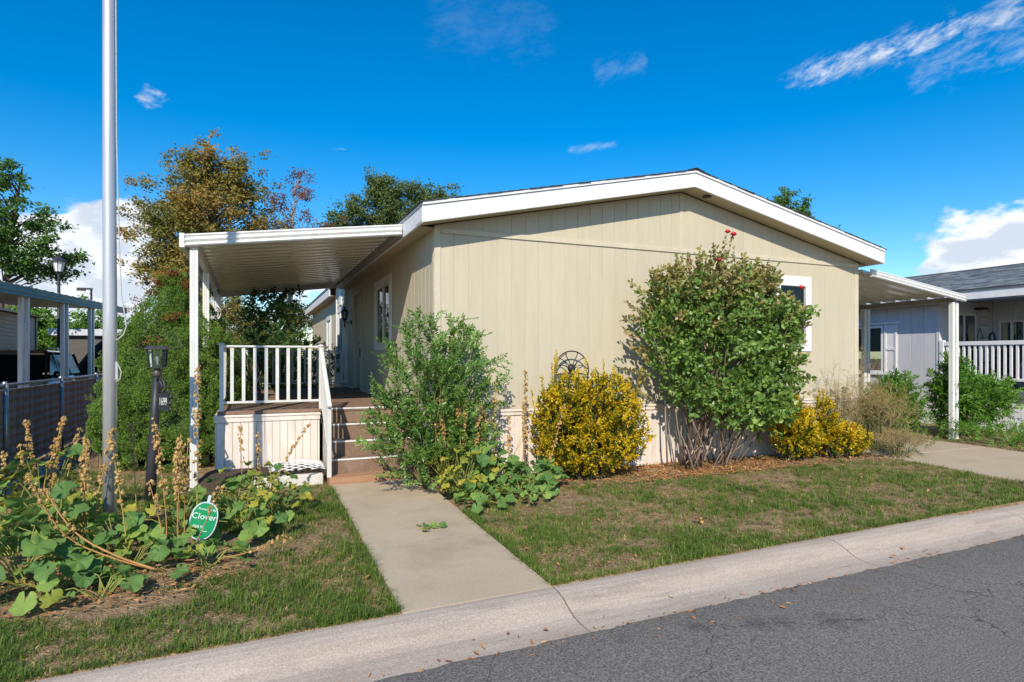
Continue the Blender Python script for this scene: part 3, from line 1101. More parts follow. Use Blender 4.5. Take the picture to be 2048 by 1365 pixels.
def build_patio_cover():
    xo, xi, y0, y1 = -0.74, 1.885, 8.22, 14.92
    zi, zo = 3.36, 3.02                       # pan sheet height at the house and at the outer edge
    sl = (zi - zo) / (xi - xo)
    c = thing('patio_cover', 'white metal patio cover with ribbed pans over the front porch', 'patio cover', (xo, (y0 + y1) / 2, 0))
    n = 22
    w = (y1 - y0) / n
    me = pan_mesh('roof_pan', xi - xo - 0.02, 0, w, PAN_METAL)
    ang = math.atan(sl)
    for i in range(n):
        put(me, 'roof_pan', c, (xo + 0.01, y0 + i * w, zo), (0, -ang, 0))
    zf = 0.055
    gutter_fascia(c, 'front_fascia', (xo - 0.03, y0 - 0.012, zo + zf - 0.005), (xi - 0.01, y0 - 0.012, zi + zf), (0, -1, 0), 0.155, WHITE_METAL)
    gutter_fascia(c, 'rear_fascia', (xo - 0.03, y1 + 0.012, zo + zf - 0.005), (xi - 0.01, y1 + 0.012, zi + zf), (0, 1, 0), 0.155, WHITE_METAL)
    gutter_fascia(c, 'gutter', (xo - 0.012, y0 - 0.03, zo + zf), (xo - 0.012, y1 + 0.03, zo + zf), (-1, 0, 0), 0.165, WHITE_METAL)
    MB().box(xo - 0.055, xo + 0.0, y0 - 0.056, y0 - 0.052, zo - 0.11, zo + zf + 0.003).build('end_plate', WHITE_METAL, c)
    MB().box(xo + 0.06, xo + 0.13, y0 + 0.02, y1 - 0.02, zo - 0.125, zo - 0.004).build('beam', WHITE_METAL, c, bevel=0.006)
    MB().box(xi - 0.06, xi - 0.002, y0 + 0.005, y1, zi - 0.10, zi - 0.012).build('wall_channel', mat('channel_metal', (0.30, 0.29, 0.26), rough=0.5), c)
    for y in (8.27, 10.35, 12.45, 14.2):
        cover_post(c, xo + 0.095, y, 0.0, zo - 0.128)
    return c


def build_carport():
    xi, xo, y0, y1 = 10.16, 12.80, 7.44, 13.5
    zi, zo = 3.12, 2.775
    sl = (zi - zo) / (xo - xi)
    c = thing('carport_cover', 'white metal carport cover on the driveway side of the cream home', 'carport cover', (xo, (y0 + y1) / 2, 0))
    n = 18
    w = (y1 - y0) / n
    me = pan_mesh('roof_pan', xo - xi - 0.02, 0, w, PAN_METAL)
    ang = math.atan(sl)
    for i in range(n):
        put(me, 'roof_pan', c, (xi, y0 + i * w, zi), (0, ang, 0))
    gutter_fascia(c, 'front_fascia', (xi - 0.01, y0 - 0.012, zi + 0.055), (xo + 0.03, y0 - 0.012, zo + 0.05), (0, -1, 0), 0.14, WHITE_METAL)
    MB().box(xo - 0.22, xo - 0.14, y0 + 0.03, y1, zo - 0.10, zo - 0.0).build('beam', mat('channel_metal', (0.30, 0.29, 0.26)), c, bevel=0.005)
    for y in (7.50, 9.35, 13.2):
        cover_post(c, xo - 0.24, y, 0.0, zo - 0.102, 0.075)
        cover_post(c, xo - 0.12, y + 0.005, 0.0, zo - 0.102, 0.075)
    return c


build_patio_cover()
build_carport()


# ------------------------------------------------------------------ porch
DK = dict(x0=-0.42, x1=2.12, y0=8.8, y1=15.0, z=0.885)


def rail_post(root, x, y, z0, z1, w=0.05, cap=True):
    p = MB().box(x - w / 2, x + w / 2, y - w / 2, y + w / 2, z0, z1).build('post', RAIL_METAL, root, bevel=0.003)
    if cap:
        MB().lathe((x, y, z1), [(0.028, 0), (0.046, 0.008), (0.046, 0.018), (0.02, 0.034)], 12).build('cap', RAIL_METAL, p, smooth=False)
    return p


def build_porch():
    x0, x1, y0, y1, z = DK['x0'], DK['x1'], DK['y0'], DK['y1'], DK['z']
    r = thing('porch', 'raised porch with brown carpet, ribbed white skirting and metal railing', 'porch', (0.9, y0, 0))
    fl = MB().box(x0, x1, y0, y1, z - 0.045, z).build('deck_floor', CARPET, r, bevel=0.006)
    MB().box(x0 + 0.01, x1, y0 + 0.02, y1 - 0.02, z - 0.2, z - 0.05).build('deck_frame', DARK_METAL, r)
    # skirting, front and open side
    MB().box(x0 - 0.035, 0.87, y0 - 0.03, y0 + 0.02, z - 0.145, z - 0.048).build('skirting_cap', WHITE_VINYL, r, bevel=0.008)
    MB().box(x0 - 0.04, 0.875, y0 - 0.042, y0 - 0.0305, z - 0.078, z - 0.052).build('skirting_lip', WHITE_VINYL, r, bevel=0.004)
    MB().box(x0 - 0.035, x0 + 0.02, y0 + 0.021, y1, z - 0.145, z - 0.048).build('skirting_cap', WHITE_VINYL, r, bevel=0.006)
    sk = MB().box(x0 - 0.012, 0.86, y0 - 0.012, y0 + 0.004, 0.0, z - 0.146).build('skirting', WHITE_VINYL, r)
    MB().box(x0 - 0.012, x0 + 0.004, y0 + 0.005, y1, 0.0, z - 0.146).build('skirting', WHITE_VINYL, r)
    pan = MB()
    pan.prism([(0.0, 0, 0), (0.005, -0.014, 0), (0.088, -0.014, 0), (0.093, 0, 0)], (0, 0, z - 0.15))
    pm = pan.mesh('skirting_panel', WHITE_VINYL)
    for i in range(13):
        put(pm, 'skirting_panel', sk, (x0 - 0.008 + i * 0.0985 * 0.99, y0 - 0.0125, 0.0))
    for i in range(60):
        put(pm, 'skirting_panel', sk, (x0 - 0.0125, y0 + 0.10 + i * 0.0985, 0.0), (0, 0, -math.pi / 2))
    # railing: front, open side, far end
    zt, zb = 1.745, 1.0
    def rail(p, q, nb, name, wd=0.042):
        p, q = Vector(p), Vector(q)
        t = MB().beam((p.x, p.y, zt), (q.x, q.y, zt), 0.052, 0.028).build('top_rail', RAIL_METAL, r, bevel=0.005)
        b = MB().beam((p.x, p.y, zb), (q.x, q.y, zb), 0.03, 0.032).build('bottom_rail', RAIL_METAL, r, bevel=0.004)
        me = MB().box(-wd / 2, wd / 2, -0.012, 0.012, 0, zt - zb - 0.032).mesh('baluster', RAIL_METAL)
        ang = math.atan2(q.y - p.y, q.x - p.x)
        for i in range(nb):
            f = (i + 0.9) / (nb + 0.8)
            put(me, 'baluster', r, (p.x + (q.x - p.x) * f, p.y + (q.y - p.y) * f, zb + 0.0165), (0, 0, ang))
    yf = y0 + 0.045
    rail((x0 + 0.05, yf, 0), (0.86, yf, 0), 8, 'front')
    rail((x0 + 0.05, yf + 0.04, 0), (x0 + 0.05, y1 - 0.08, 0), 40, 'side')
    rail((x0 + 0.05, y1 - 0.05, 0), (x1 - 0.03, y1 - 0.05, 0), 17, 'far')
    rail_post(r, x0 + 0.05, yf, z - 0.02, zt + 0.012)
    rail_post(r, x0 + 0.05, y1 - 0.05, z - 0.02, zt + 0.012)
    rail_post(r, x0 + 0.05, 11.9, z - 0.02, zt - 0.015, cap=False)
    rail_post(r, 0.885, yf - 0.01, z - 0.02, zt + 0.0, 0.055)
    # steps
    noses = [(8.8, 0.885), (8.55, 0.685), (8.30, 0.485), (8.05, 0.285)]
    for k, (yn, zn) in enumerate(noses):
        if k:
            st = MB().box(0.93, x1, yn, y0 - 0.001 if k == 0 else noses[k - 1][0] + 0.02, 0.02 if k == 3 else zn - 0.26, zn).build('step', CARPET, r, bevel=0.008)
            MB().box(0.905, 0.929, yn, noses[k - 1][0], 0.02, zn + 0.004).build('side_board', mat('weathered_white_board', (0.55, 0.52, 0.47), (0.42, 0.39, 0.34), scale=5, rough=0.8), st)
        else:
            st = fl
            MB().box(0.93, x1, yn + 0.004, yn + 0.02, zn - 0.26, zn - 0.05).build('riser', CARPET, r)
        MB().box(0.915, x1 + 0.004, yn - 0.007, yn + 0.03, zn - 0.016, zn + 0.004).build('nosing', WHITE_METAL, st, bevel=0.003)
    # handrail down the steps
    xh = 0.885
    top0, top1 = Vector((xh, 8.78, 1.70)), Vector((xh, 7.80, 0.985))
    MB().beam(top0, top1, 0.055, 0.034).build('handrail', RAIL_METAL, r, bevel=0.006)
    MB().beam((xh, 8.76, 1.03), (xh, 7.86, 0.375), 0.028, 0.03).build('bottom_rail', RAIL_METAL, r, bevel=0.004)
    nb = 7
    for i in range(nb):
        f = (i + 0.7) / (nb + 0.3)
        yy = 8.76 - f * 0.86
        zt_ = 1.70 - (8.78 - yy) * 0.7296 - 0.018
        zb_ = 1.03 - (8.76 - yy) * 0.7278 + 0.016
        MB().box(xh - 0.012, xh + 0.012, yy - 0.019, yy + 0.019, zb_, zt_).build('baluster', RAIL_METAL, r)
    MB().box(xh - 0.026, xh + 0.026, 7.835, 7.885, 0.10, 0.985).build('post', RAIL_METAL, r, bevel=0.003)
    # a wooden board under the foot of the steps
    w = thing('wooden_step', 'low reddish wooden board step at the foot of the carpeted stairs', 'step', (1.5, 7.93, 0))
    for i, (ya, yb) in enumerate(((7.79, 7.93), (7.936, 8.075))):
        MB().box(0.88, 2.08, ya, yb, 0.0, 0.102 - 0.003 * i).build('board', WOOD_STEP, w, bevel=0.006)
    # block edging and the lattice laid over the little bed beside the steps
    e = MB().box(0.02, 0.83, 7.99, 8.11, -0.02, 0.125).build('concrete_edging', mat('white_edging', (0.68, 0.66, 0.60), (0.58, 0.55, 0.48), scale=6, rough=0.85, bump=0.3, bscale=50), None, bevel=0.01)
    _tag(e, 'pale concrete edging block in the grass under the white lattice', 'edging')
    soil = mat('bark_mulch', (0.10, 0.065, 0.045), (0.05, 0.035, 0.025), scale=30, rough=0.95, bump=1.0, bscale=60, bdist=0.03)
    V, F = [], []
    nx, ny = 24, 12
    for j in range(ny + 1):
        for i in range(nx + 1):
            u, v = i / nx, j / ny
            X, Y = -0.75 + 1.6 * u, 8.0 + 0.82 * v
            V.append((X, Y, -0.02 + 0.15 * sstep(0, 0.18, u) * sstep(0, 0.12, v) + 0.03 * mnoise.noise((X * 9, Y * 9, 1))))
    for j in range(ny):
        for i in range(nx):
            a = j * (nx + 1) + i
            F.append((a, a + 1, a + nx + 2, a + nx + 1))
    np_mesh('garden_bed', V, F, soil, None, 'structure')
    lt = thing('lattice_panel', 'white diamond lattice panel lying on the bed beside the steps', 'lattice', (0.55, 8.35, 0.15))
    LATT = mat('white_lattice_plastic', (0.80, 0.80, 0.80), (0.72, 0.70, 0.66), scale=5, rough=0.5)
    X0, X1, Y0, Y1 = 0.20, 0.86, 8.02, 8.72
    def lat_z(x, y):
        u = (x - X0) / (X1 - X0)
        v = (y - Y0) / (Y1 - Y0)
        return 0.155 + 0.085 * math.sin(math.pi * min(1, max(0, v * 0.75 + 0.1))) * math.sin(math.pi * (0.12 + 0.76 * u))
    for s, dz in ((1, 0.0), (-1, 0.006)):
        k = -1.2
        while k < 1.4:
            # slats y - Y0 = s*(x - X0)*0.62 + k
            pts = []
            for i in range(13):
                x = X0 + (X1 - X0) * i / 12
                y = Y0 + (s * (x - X0) * 0.62 + k) * 1.0
                if Y0 <= y <= Y1:
                    pts.append((x, y))
            if len(pts) >= 3:
                mb = MB()
                vs, fs = [], []
                for (x, y) in pts:
                    zc = lat_z(x, y) + dz
                    for (o, hh) in ((-0.014, 0), (0.014, 0), (0.014, 0.006), (-0.014, 0.006)):
                        vs.append((x - s * o * 0.5, y + o * 0.85, zc + hh))
                for i in range(len(pts) - 1):
                    b = i * 4
                    for q in range(4):
                        fs.append((b + q, b + (q + 1) % 4, b + 4 + (q + 1) % 4, b + 4 + q))
                fs += [(3, 2, 1, 0), tuple(len(vs) - 4 + q for q in range(4))]
                mb.add(vs, fs).build('slat', LATT, lt)
            k += 0.092
    return r


build_porch()
# ------------------------------------------------------------------ foliage
def unit(a):
    return a / np.maximum(np.linalg.norm(a, axis=-1, keepdims=True), 1e-9)


def rand_unit(n):
    return unit(rng.normal(size=(n, 3)))


def leaf_arrays(P, D, Nn, Ln, Wd, fold=0.18, droop=0.12, simple=False):
    """leaf blades: P base points, D axis, Nn face normal hint, Ln length, Wd width"""
    P, D, Nn = np.asarray(P, float), unit(np.asarray(D, float)), np.asarray(Nn, float)
    S = unit(np.cross(D, Nn))
    U = unit(np.cross(S, D))
    Ln, Wd = np.asarray(Ln)[:, None], np.asarray(Wd)[:, None]
    n = len(P)
    if simple:
        l = P + D * Ln * 0.45 - S * Wd * 0.5 + U * Wd * fold
        r = P + D * Ln * 0.45 + S * Wd * 0.5 + U * Wd * fold
        t = P + D * Ln - U * Ln * droop
        V = np.stack([P, r, t, l], 1).reshape(-1, 3)
        b = np.arange(n)[:, None] * 4
        return V, b + np.array([[0, 1, 2, 3]])
    l1 = P + D * Ln * 0.25 - S * Wd * 0.40 + U * Wd * fold
    l2 = P + D * Ln * 0.66 - S * Wd * 0.42 + U * (Wd * fold * 0.9 - Ln * droop * 0.4)
    r1 = P + D * Ln * 0.25 + S * Wd * 0.40 + U * Wd * fold
    r2 = P + D * Ln * 0.66 + S * Wd * 0.42 + U * (Wd * fold * 0.9 - Ln * droop * 0.4)
    t = P + D * Ln - U * Ln * droop
    V = np.stack([P, r1, r2, t, l2, l1], 1).reshape(-1, 3)
    b = np.arange(n)[:, None] * 6
    F = np.concatenate([b + np.array([[0, 1, 2, 3]]), b + np.array([[0, 3, 4, 5]])])
    return V, F


def foliage(name, parts, material, parent, kind='stuff'):
    """several (V,F) joined"""
    Vs, Fs, o = [], [], 0
    for V, F in parts:
        Vs.append(V)
        Fs.append(F + o)
        o += len(V)
    return np_mesh(name, np.concatenate(Vs), np.concatenate(Fs), material, parent, kind)


def spray_set(origins, dirs, lens, nleaf, leaf, wratio, pair_angle=0.9, sag=0.15, jitter=0.25, leaf_up=0.5, size_var=0.3):
    """leafy twigs: leaves set along each twig; returns leaf arrays and the twig paths"""
    n = len(origins)
    O, Dr = np.asarray(origins, float), unit(np.asarray(dirs, float))
    side = unit(np.cross(Dr, rand_unit(n)))
    t = np.linspace(0.12, 1.0, nleaf)[None, :, None]
    Ls = np.asarray(lens)[:, None, None]
    path = O[:, None, :] + Dr[:, None, :] * Ls * t + np.array([0, 0, -1.0]) * sag * Ls * t ** 2
    sgn = np.where(np.arange(nleaf) % 2 == 0, 1.0, -1.0)[None, :, None]
    ld = Dr[:, None, :] * math.cos(pair_angle) + side[:, None, :] * sgn * math.sin(pair_angle) + rng.normal(size=(n, nleaf, 3)) * jitter
    ld[:, -1, :] = Dr + rng.normal(size=(n, 3)) * 0.1
    nrm = np.cross(Dr, side)
    nrm = nrm * np.sign(nrm[:, 2:3] + 1e-6)
    nn = nrm[:, None, :] * 0.6 + np.array([-0.15, -0.35, 1.0]) * leaf_up + rng.normal(size=(n, nleaf, 3)) * 0.35
    L = leaf * (1 + size_var * rng.uniform(-1, 1, size=(n, nleaf)))
    V, F = leaf_arrays(path.reshape(-1, 3), ld.reshape(-1, 3), nn.reshape(-1, 3), L.ravel(), L.ravel() * wratio)
    return V, F, path


def twig_tubes(paths, r0, r1, n=4):
    mb = MB()
    for p in paths:
        k = len(p)
        mb.tube([tuple(q) for q in p], [r0 + (r1 - r0) * i / (k - 1) for i in range(k)], n, cap=False)
    return mb


def in_ellipsoids(n, ells, power=0.45, zmin=None):
    """points in a set of ellipsoids, thicker near the surface; returns points and outward directions"""
    vol = np.array([e[3] * e[4] * e[5] for e in ells]) ** 0.75
    pick = rng.choice(len(ells), size=n, p=vol / vol.sum())
    E = np.array(ells)[pick]
    u = rand_unit(n)
    r = rng.uniform(0, 1, size=(n, 1)) ** power
    P = E[:, :3] + u * r * E[:, 3:6]
    out = unit(u / np.maximum(E[:, 3:6], 0.05))
    if zmin is not None:
        k = P[:, 2] > zmin
        P, out = P[k], out[k]
    return P, out


def stems_to(base, spread, targets, r0, r1, bend=0.25, zbase=0.0):
    mb = MB()
    for t in targets:
        t = Vector(t)
        b = Vector((base[0] + random.uniform(-spread, spread), base[1] + random.uniform(-spread * 0.6, spread * 0.6), zbase))
        m = b.lerp(t, 0.5) + Vector((random.uniform(-bend, bend) * 0.4, random.uniform(-bend, bend) * 0.4, bend * 0.3))
        a = b.lerp(m, 0.55)
        mb.tube([b, a, m, m.lerp(t, 0.6) + Vector((random.uniform(-0.04, 0.04), 0, 0.02)), t], [r0, r0 * 0.85, (r0 + r1) / 2, r1 * 1.2, r1], 6, cap=False)
    return mb


BARK = mat('shrub_bark', (0.16, 0.11, 0.075), (0.10, 0.07, 0.045), scale=20, rough=0.9, bump=0.5, bscale=60)
TWIG = mat('green_twig', (0.17, 0.13, 0.06), (0.10, 0.10, 0.04), scale=10, rough=0.8)
DRY = mat('dry_stalk', (0.46, 0.26, 0.09), (0.36, 0.17, 0.06), scale=8, rough=0.8, vary=0.15)
DRY_YEL = mat('yellow_stalk', (0.50, 0.40, 0.07), (0.42, 0.28, 0.06), scale=8, rough=0.7, vary=0.15)


# ------------------------------------------------------------------ spruce
def build_spruce():
    c = (-1.08, 10.6)
    root = thing('spruce_shrub', 'tall dense cone-shaped green spruce behind the lamp post', 'shrub', (c[0], c[1], 0))
    H = 2.95
    def rad(z):
        t = z / H
        if t < 0.12:
            return 0.90 + 1.1 * t
        return 1.03 * (1 - ((t - 0.12) / 0.88) ** 1.9) + 0.02
    MB().tube([(c[0], c[1], -0.02), (c[0], c[1], 2.7)], [0.09, 0.02], 8).build('trunk', BARK, root, smooth=True)
    # rounded tufts on a lumpy cone, each tuft a burst of short needle shoots
    z = rng.uniform(0.02, H * 0.995, 24000)
    z = z[rng.uniform(0, 1.06, len(z)) < np.array([rad(q) + 0.03 for q in z])]
    n = min(6200, len(z))
    z = z[:n]
    a = rng.uniform(0, 2 * math.pi, n)
    r = np.array([rad(q) for q in z])
    lump = np.array([0.15 * mnoise.noise((math.cos(p) * 2.6, math.sin(p) * 2.6, q * 2.6)) + 0.17 * mnoise.noise((math.cos(p) * 6.0, math.sin(p) * 6.0, q * 5.5)) + 0.05 * mnoise.noise((math.cos(p) * 13, math.sin(p) * 13, q * 12)) for p, q in zip(a, z)])
    rr = np.maximum(r + lump - 0.05, 0.01)
    C = np.stack([c[0] + rr * np.cos(a), c[1] + rr * np.sin(a), z], 1)
    hollow = np.array([mnoise.noise((math.cos(p) * 5.2, math.sin(p) * 5.2, q * 5.0 + 9)) + 0.5 * mnoise.noise((math.cos(p) * 11, math.sin(p) * 11, q * 10 + 3)) for p, q in zip(a, z)])
    keep = (C[:, 1] < c[1] + 0.45) & (hollow > -0.30)
    C, a = C[keep], a[keep]
    n = len(C)
    out = unit(np.stack([np.cos(a), np.sin(a), np.full(n, 0.45)], 1))
    per = 40
    D = unit(np.repeat(out, per, 0) * 0.55 + rand_unit(n * per))
    tuft = np.repeat(rng.uniform(0.026, 0.052, n), per)[:, None]
    P = np.repeat(C, per, 0) + D * tuft
    L = 0.024 * (1 + 0.4 * rng.uniform(-1, 1, n * per))
    V, F = leaf_arrays(P, D + rand_unit(n * per) * 0.35, np.cross(D, rand_unit(n * per)), L, L * 0.55, simple=True)
    green = leaf_mat('spruce_needles', [(0.0, (0.095, 0.17, 0.028)), (0.5, (0.165, 0.28, 0.05)), (0.85, (0.23, 0.36, 0.08)), (1.0, (0.29, 0.41, 0.10))], rough=0.65, trans=0.3, nscale=3.5, nmix=0.5, spec=0.15)
    np_mesh('foliage', V, F, green, root, 'stuff')
    # browned tips near the top
    brown = leaf_mat('spruce_browned', [(0.0, (0.20, 0.07, 0.025)), (1.0, (0.34, 0.14, 0.05))], rough=0.8, trans=0.1)
    pts = []
    for (px, pz, k) in ((-0.02, 2.86, 70), (0.16, 2.70, 70), (-0.20, 2.72, 60), (0.26, 2.56, 60), (-0.30, 2.58, 40), (0.05, 2.2, 14), (-0.05, 2.17, 12), (0.22, 2.25, 6), (-0.12, 1.83, 9), (-0.27, 1.82, 6), (-0.62, 2.3, 16), (-0.5, 2.46, 16)):
        rw = rad(pz)
        yy = -math.sqrt(max(0.0, rw * rw - px * px))
        for _ in range(k * 4):
            pts.append((c[0] + px + random.gauss(0, 0.045), c[1] + yy - 0.03 + random.gauss(0, 0.03), pz + random.gauss(0, 0.03)))
    P = np.array(pts)
    D = unit(rand_unit(len(P)) + np.array([0, -0.6, 0.4]))
    L = np.full(len(P), 0.045)
    V, F = leaf_arrays(P, D, rand_unit(len(P)), L, L * 0.3, simple=True)
    np_mesh('browned_tips', V, F, brown, root, 'stuff')
    # dense inside, so that no light shows through
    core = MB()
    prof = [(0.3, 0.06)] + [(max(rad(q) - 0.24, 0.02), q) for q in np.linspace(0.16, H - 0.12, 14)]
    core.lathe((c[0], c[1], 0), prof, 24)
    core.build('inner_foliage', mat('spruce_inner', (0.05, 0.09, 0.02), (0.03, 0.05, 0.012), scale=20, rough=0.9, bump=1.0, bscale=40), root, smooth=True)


build_spruce()


# ------------------------------------------------------------------ the arching privet by the steps
def build_privet():
    base = (2.02, 7.12)
    root = thing('privet_shrub', 'loose green leafy shrub growing beside the steps at the house corner', 'shrub', (base[0], base[1], 0))
    ells = [(1.75, 7.02, 0.75, 0.50, 0.36, 0.65), (2.25, 7.05, 0.80, 0.48, 0.32, 0.62), (1.78, 7.0, 1.45, 0.34, 0.28, 0.55), (2.28, 7.05, 1.45, 0.36, 0.28, 0.45), (2.02, 7.0, 1.05, 0.55, 0.36, 0.6),
            (1.58, 6.98, 0.95, 0.2, 0.22, 0.24), (1.60, 6.98, 0.5, 0.18, 0.22, 0.22), (1.95, 6.95, 0.35, 0.5, 0.3, 0.35), (2.3, 6.98, 0.4, 0.4, 0.3, 0.4)]
    P, out = in_ellipsoids(700, ells, 0.5, 0.05)
    D = unit(out * 0.55 + np.array([0, -0.05, 0.75]) + rand_unit(len(P)) * 0.4)
    # arching shoots that set the outline
    shoots = [((1.83, 7.05, 1.7), (-0.05, -0.1, 1)), ((1.92, 7.05, 1.65), (0.12, -0.1, 1)), ((1.72, 7.0, 1.55), (-0.2, -0.1, 1)), ((1.62, 6.95, 1.35), (-0.4, -0.1, 0.8)), ((2.22, 7.1, 1.62), (0.05, 0, 1)),
              ((2.42, 7.05, 1.55), (0.5, 0, 0.9)), ((2.5, 7.05, 1.38), (0.9, -0.05, 0.6)), ((2.52, 7.05, 1.15), (0.9, -0.05, 0.4)), ((2.45, 7.05, 1.0), (0.9, 0, 0.1)), ((1.55, 6.98, 1.0), (-0.6, -0.1, 0.7)), ((1.6, 6.98, 0.8), (-0.7, -0.1, 0.4)),
              ((1.6, 6.95, 0.55), (-0.8, -0.1, 0.1)), ((2.3, 7.1, 1.7), (0.2, 0, 1)), ((1.98, 7.05, 1.55), (0.0, 0, 1)), ((2.35, 7.05, 1.6), (0.35, 0, 1))]
    P2 = np.array([s[0] for s in shoots])
    D2 = unit(np.array([s[1] for s in shoots]))
    green = leaf_mat('privet_leaves', [(0.0, (0.07, 0.15, 0.028)), (0.5, (0.14, 0.27, 0.05)), (0.85, (0.23, 0.38, 0.08)), (1.0, (0.32, 0.46, 0.12))], rough=0.38, trans=0.3, nscale=2.5, spec=0.5)
    V1, F1, pa = spray_set(P, D, rng.uniform(0.18, 0.34, len(P)), 17, 0.050, 0.48, 0.95, 0.1, 0.2)
    V2, F2, pb = spray_set(P2, D2, rng.uniform(0.42, 0.55, len(P2)), 27, 0.052, 0.46, 0.9, 0.05, 0.15)
    # side twigs on the long shoots
    Q, QD = [], []
    for p in pb:
        for k in range(3, 22, 3):
            d = p[min(k + 1, 26)] - p[k - 1]
            Q.append(p[k])
            QD.append(unit(d) * 0.8 + rand_unit(1)[0] * 0.75)
    V3, F3, pc = spray_set(np.array(Q), np.array(QD), rng.uniform(0.10, 0.2, len(Q)), 11, 0.048, 0.48, 0.9, 0.1, 0.2)
    foliage('foliage', [(V1, F1), (V2, F2), (V3, F3)], green, root)
    st = stems_to(base, 0.14, [tuple(p) for p in P[:26]] + [s[0] for s in shoots], 0.009, 0.003, 0.3)
    st.v += []
    t2 = twig_tubes([p[::5] for p in pa[:400]] + [p[::4] for p in pb], 0.0028, 0.0012, 3)
    st.build('stems', mat('privet_stem', (0.30, 0.20, 0.12), (0.20, 0.13, 0.08), rough=0.8), root, kind='stuff')
    t2.build('twigs', TWIG, root, kind='stuff')


build_privet()


# ------------------------------------------------------------------ golden euonymus
EUON = leaf_mat('golden_euonymus_leaves', [(0.0, (0.09, 0.14, 0.012)), (0.25, (0.26, 0.26, 0.012)), (0.45, (0.52, 0.37, 0.010)), (0.75, (0.66, 0.44, 0.008)), (1.0, (0.74, 0.56, 0.05))], rough=0.42, trans=0.22, nscale=2.6, nmix=0.35, spec=0.4)


def build_euonymus(name, label, base, ells, n, tips, core):
    root = thing(name, label, 'shrub', (base[0], base[1], 0), 'golden shrubs along the gable wall')
    P, out = in_ellipsoids(n, ells, 0.22, 0.03)
    D = unit(out * 0.5 + np.array([0, -0.05, 0.85]) + rand_unit(len(P)) * 0.35)
    if tips:
        P2 = np.array([t[0] for t in tips])
        D2 = unit(np.array([t[1] for t in tips]))
        V2, F2, pb = spray_set(P2, D2, rng.uniform(0.2, 0.3, len(P2)), 30, 0.034, 0.50, 0.75, 0.0, 0.3, 0.3)
    V1, F1, pa = spray_set(P, D, rng.uniform(0.08, 0.13, len(P)), 15, 0.042, 0.58, 0.95, 0.0, 0.5, 0.4)
    foliage('foliage', [(V1, F1)] + ([(V2, F2)] if tips else []), EUON, root)
    # green inner leaves
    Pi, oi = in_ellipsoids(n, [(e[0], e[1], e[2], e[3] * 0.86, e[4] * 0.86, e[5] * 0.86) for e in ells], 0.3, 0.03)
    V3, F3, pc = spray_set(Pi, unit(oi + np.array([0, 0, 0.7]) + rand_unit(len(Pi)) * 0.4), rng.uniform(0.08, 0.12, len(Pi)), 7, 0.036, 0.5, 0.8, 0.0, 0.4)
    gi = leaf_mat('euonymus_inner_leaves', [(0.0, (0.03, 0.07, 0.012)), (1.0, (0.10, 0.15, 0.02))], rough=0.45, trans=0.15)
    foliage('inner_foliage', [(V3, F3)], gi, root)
    st = stems_to(base, 0.2, [tuple(p) for p in Pi[:60]], 0.008, 0.003, 0.15)
    st.build('stems', BARK, root, kind='stuff')


build_euonymus('euonymus_shrub', 'largest golden yellow shrub, standing before the metal wheel ornament', (4.12, 7.0),
               [(4.12, 6.96, 0.72, 0.66, 0.42, 0.62), (3.66, 6.98, 0.62, 0.36, 0.36, 0.54), (4.62, 6.98, 0.58, 0.34, 0.36, 0.50), (4.1, 6.96, 0.35, 0.7, 0.4, 0.34), (3.8, 7.0, 1.02, 0.34, 0.3, 0.32), (4.4, 7.0, 1.02, 0.36, 0.3, 0.30)],
               1250, [((3.62, 7.12, 1.22), (0.0, 0, 1)), ((3.66, 7.1, 1.34), (0.03, 0, 1)), ((3.70, 7.12, 1.42), (-0.05, 0, 1)), ((4.85, 6.98, 0.98), (0.1, 0, 1)), ((4.9, 6.98, 1.2), (0.12, 0, 1)), ((4.25, 7.1, 1.25), (0.1, 0, 1)), ((3.3, 6.95, 0.9), (-0.2, 0, 1)), ((4.55, 7.1, 1.22), (0.05, 0, 1)), ((4.0, 7.1, 1.22), (0, 0, 1)),
                      ((4.1, 7.1, 1.3), (0.1, 0, 1)), ((3.95, 7.1, 1.18), (-0.1, 0, 1)), ((4.4, 7.1, 1.28), (0.0, 0, 1)), ((3.45, 7.0, 1.05), (-0.1, 0, 1)), ((4.72, 7.0, 1.1), (0.1, 0, 1))], 1)
build_euonymus('euonymus_shrub', 'upright golden yellow shrub close against the foot of the rose bush', (7.72, 6.95),
               [(7.72, 6.92, 0.40, 0.36, 0.30, 0.38), (7.62, 6.95, 0.72, 0.24, 0.22, 0.30), (7.95, 6.95, 0.3, 0.28, 0.25, 0.26)],
               560, [((7.56, 6.95, 0.82), (0, 0, 1)), ((7.7, 6.95, 0.78), (0.05, 0, 1))], 1)
build_euonymus('euonymus_shrub', 'smallest golden shrub with one tall spike beside the dry weeds', (8.60, 6.92),
               [(8.66, 6.90, 0.26, 0.44, 0.30, 0.26), (8.36, 6.95, 0.50, 0.18, 0.2, 0.42), (8.95, 6.9, 0.22, 0.28, 0.25, 0.2)],
               480, [((8.30, 6.95, 0.80), (0, 0, 1)), ((8.38, 6.95, 0.84), (0.03, 0, 1)), ((8.18, 6.95, 0.6), (-0.3, 0, 1))], 1)


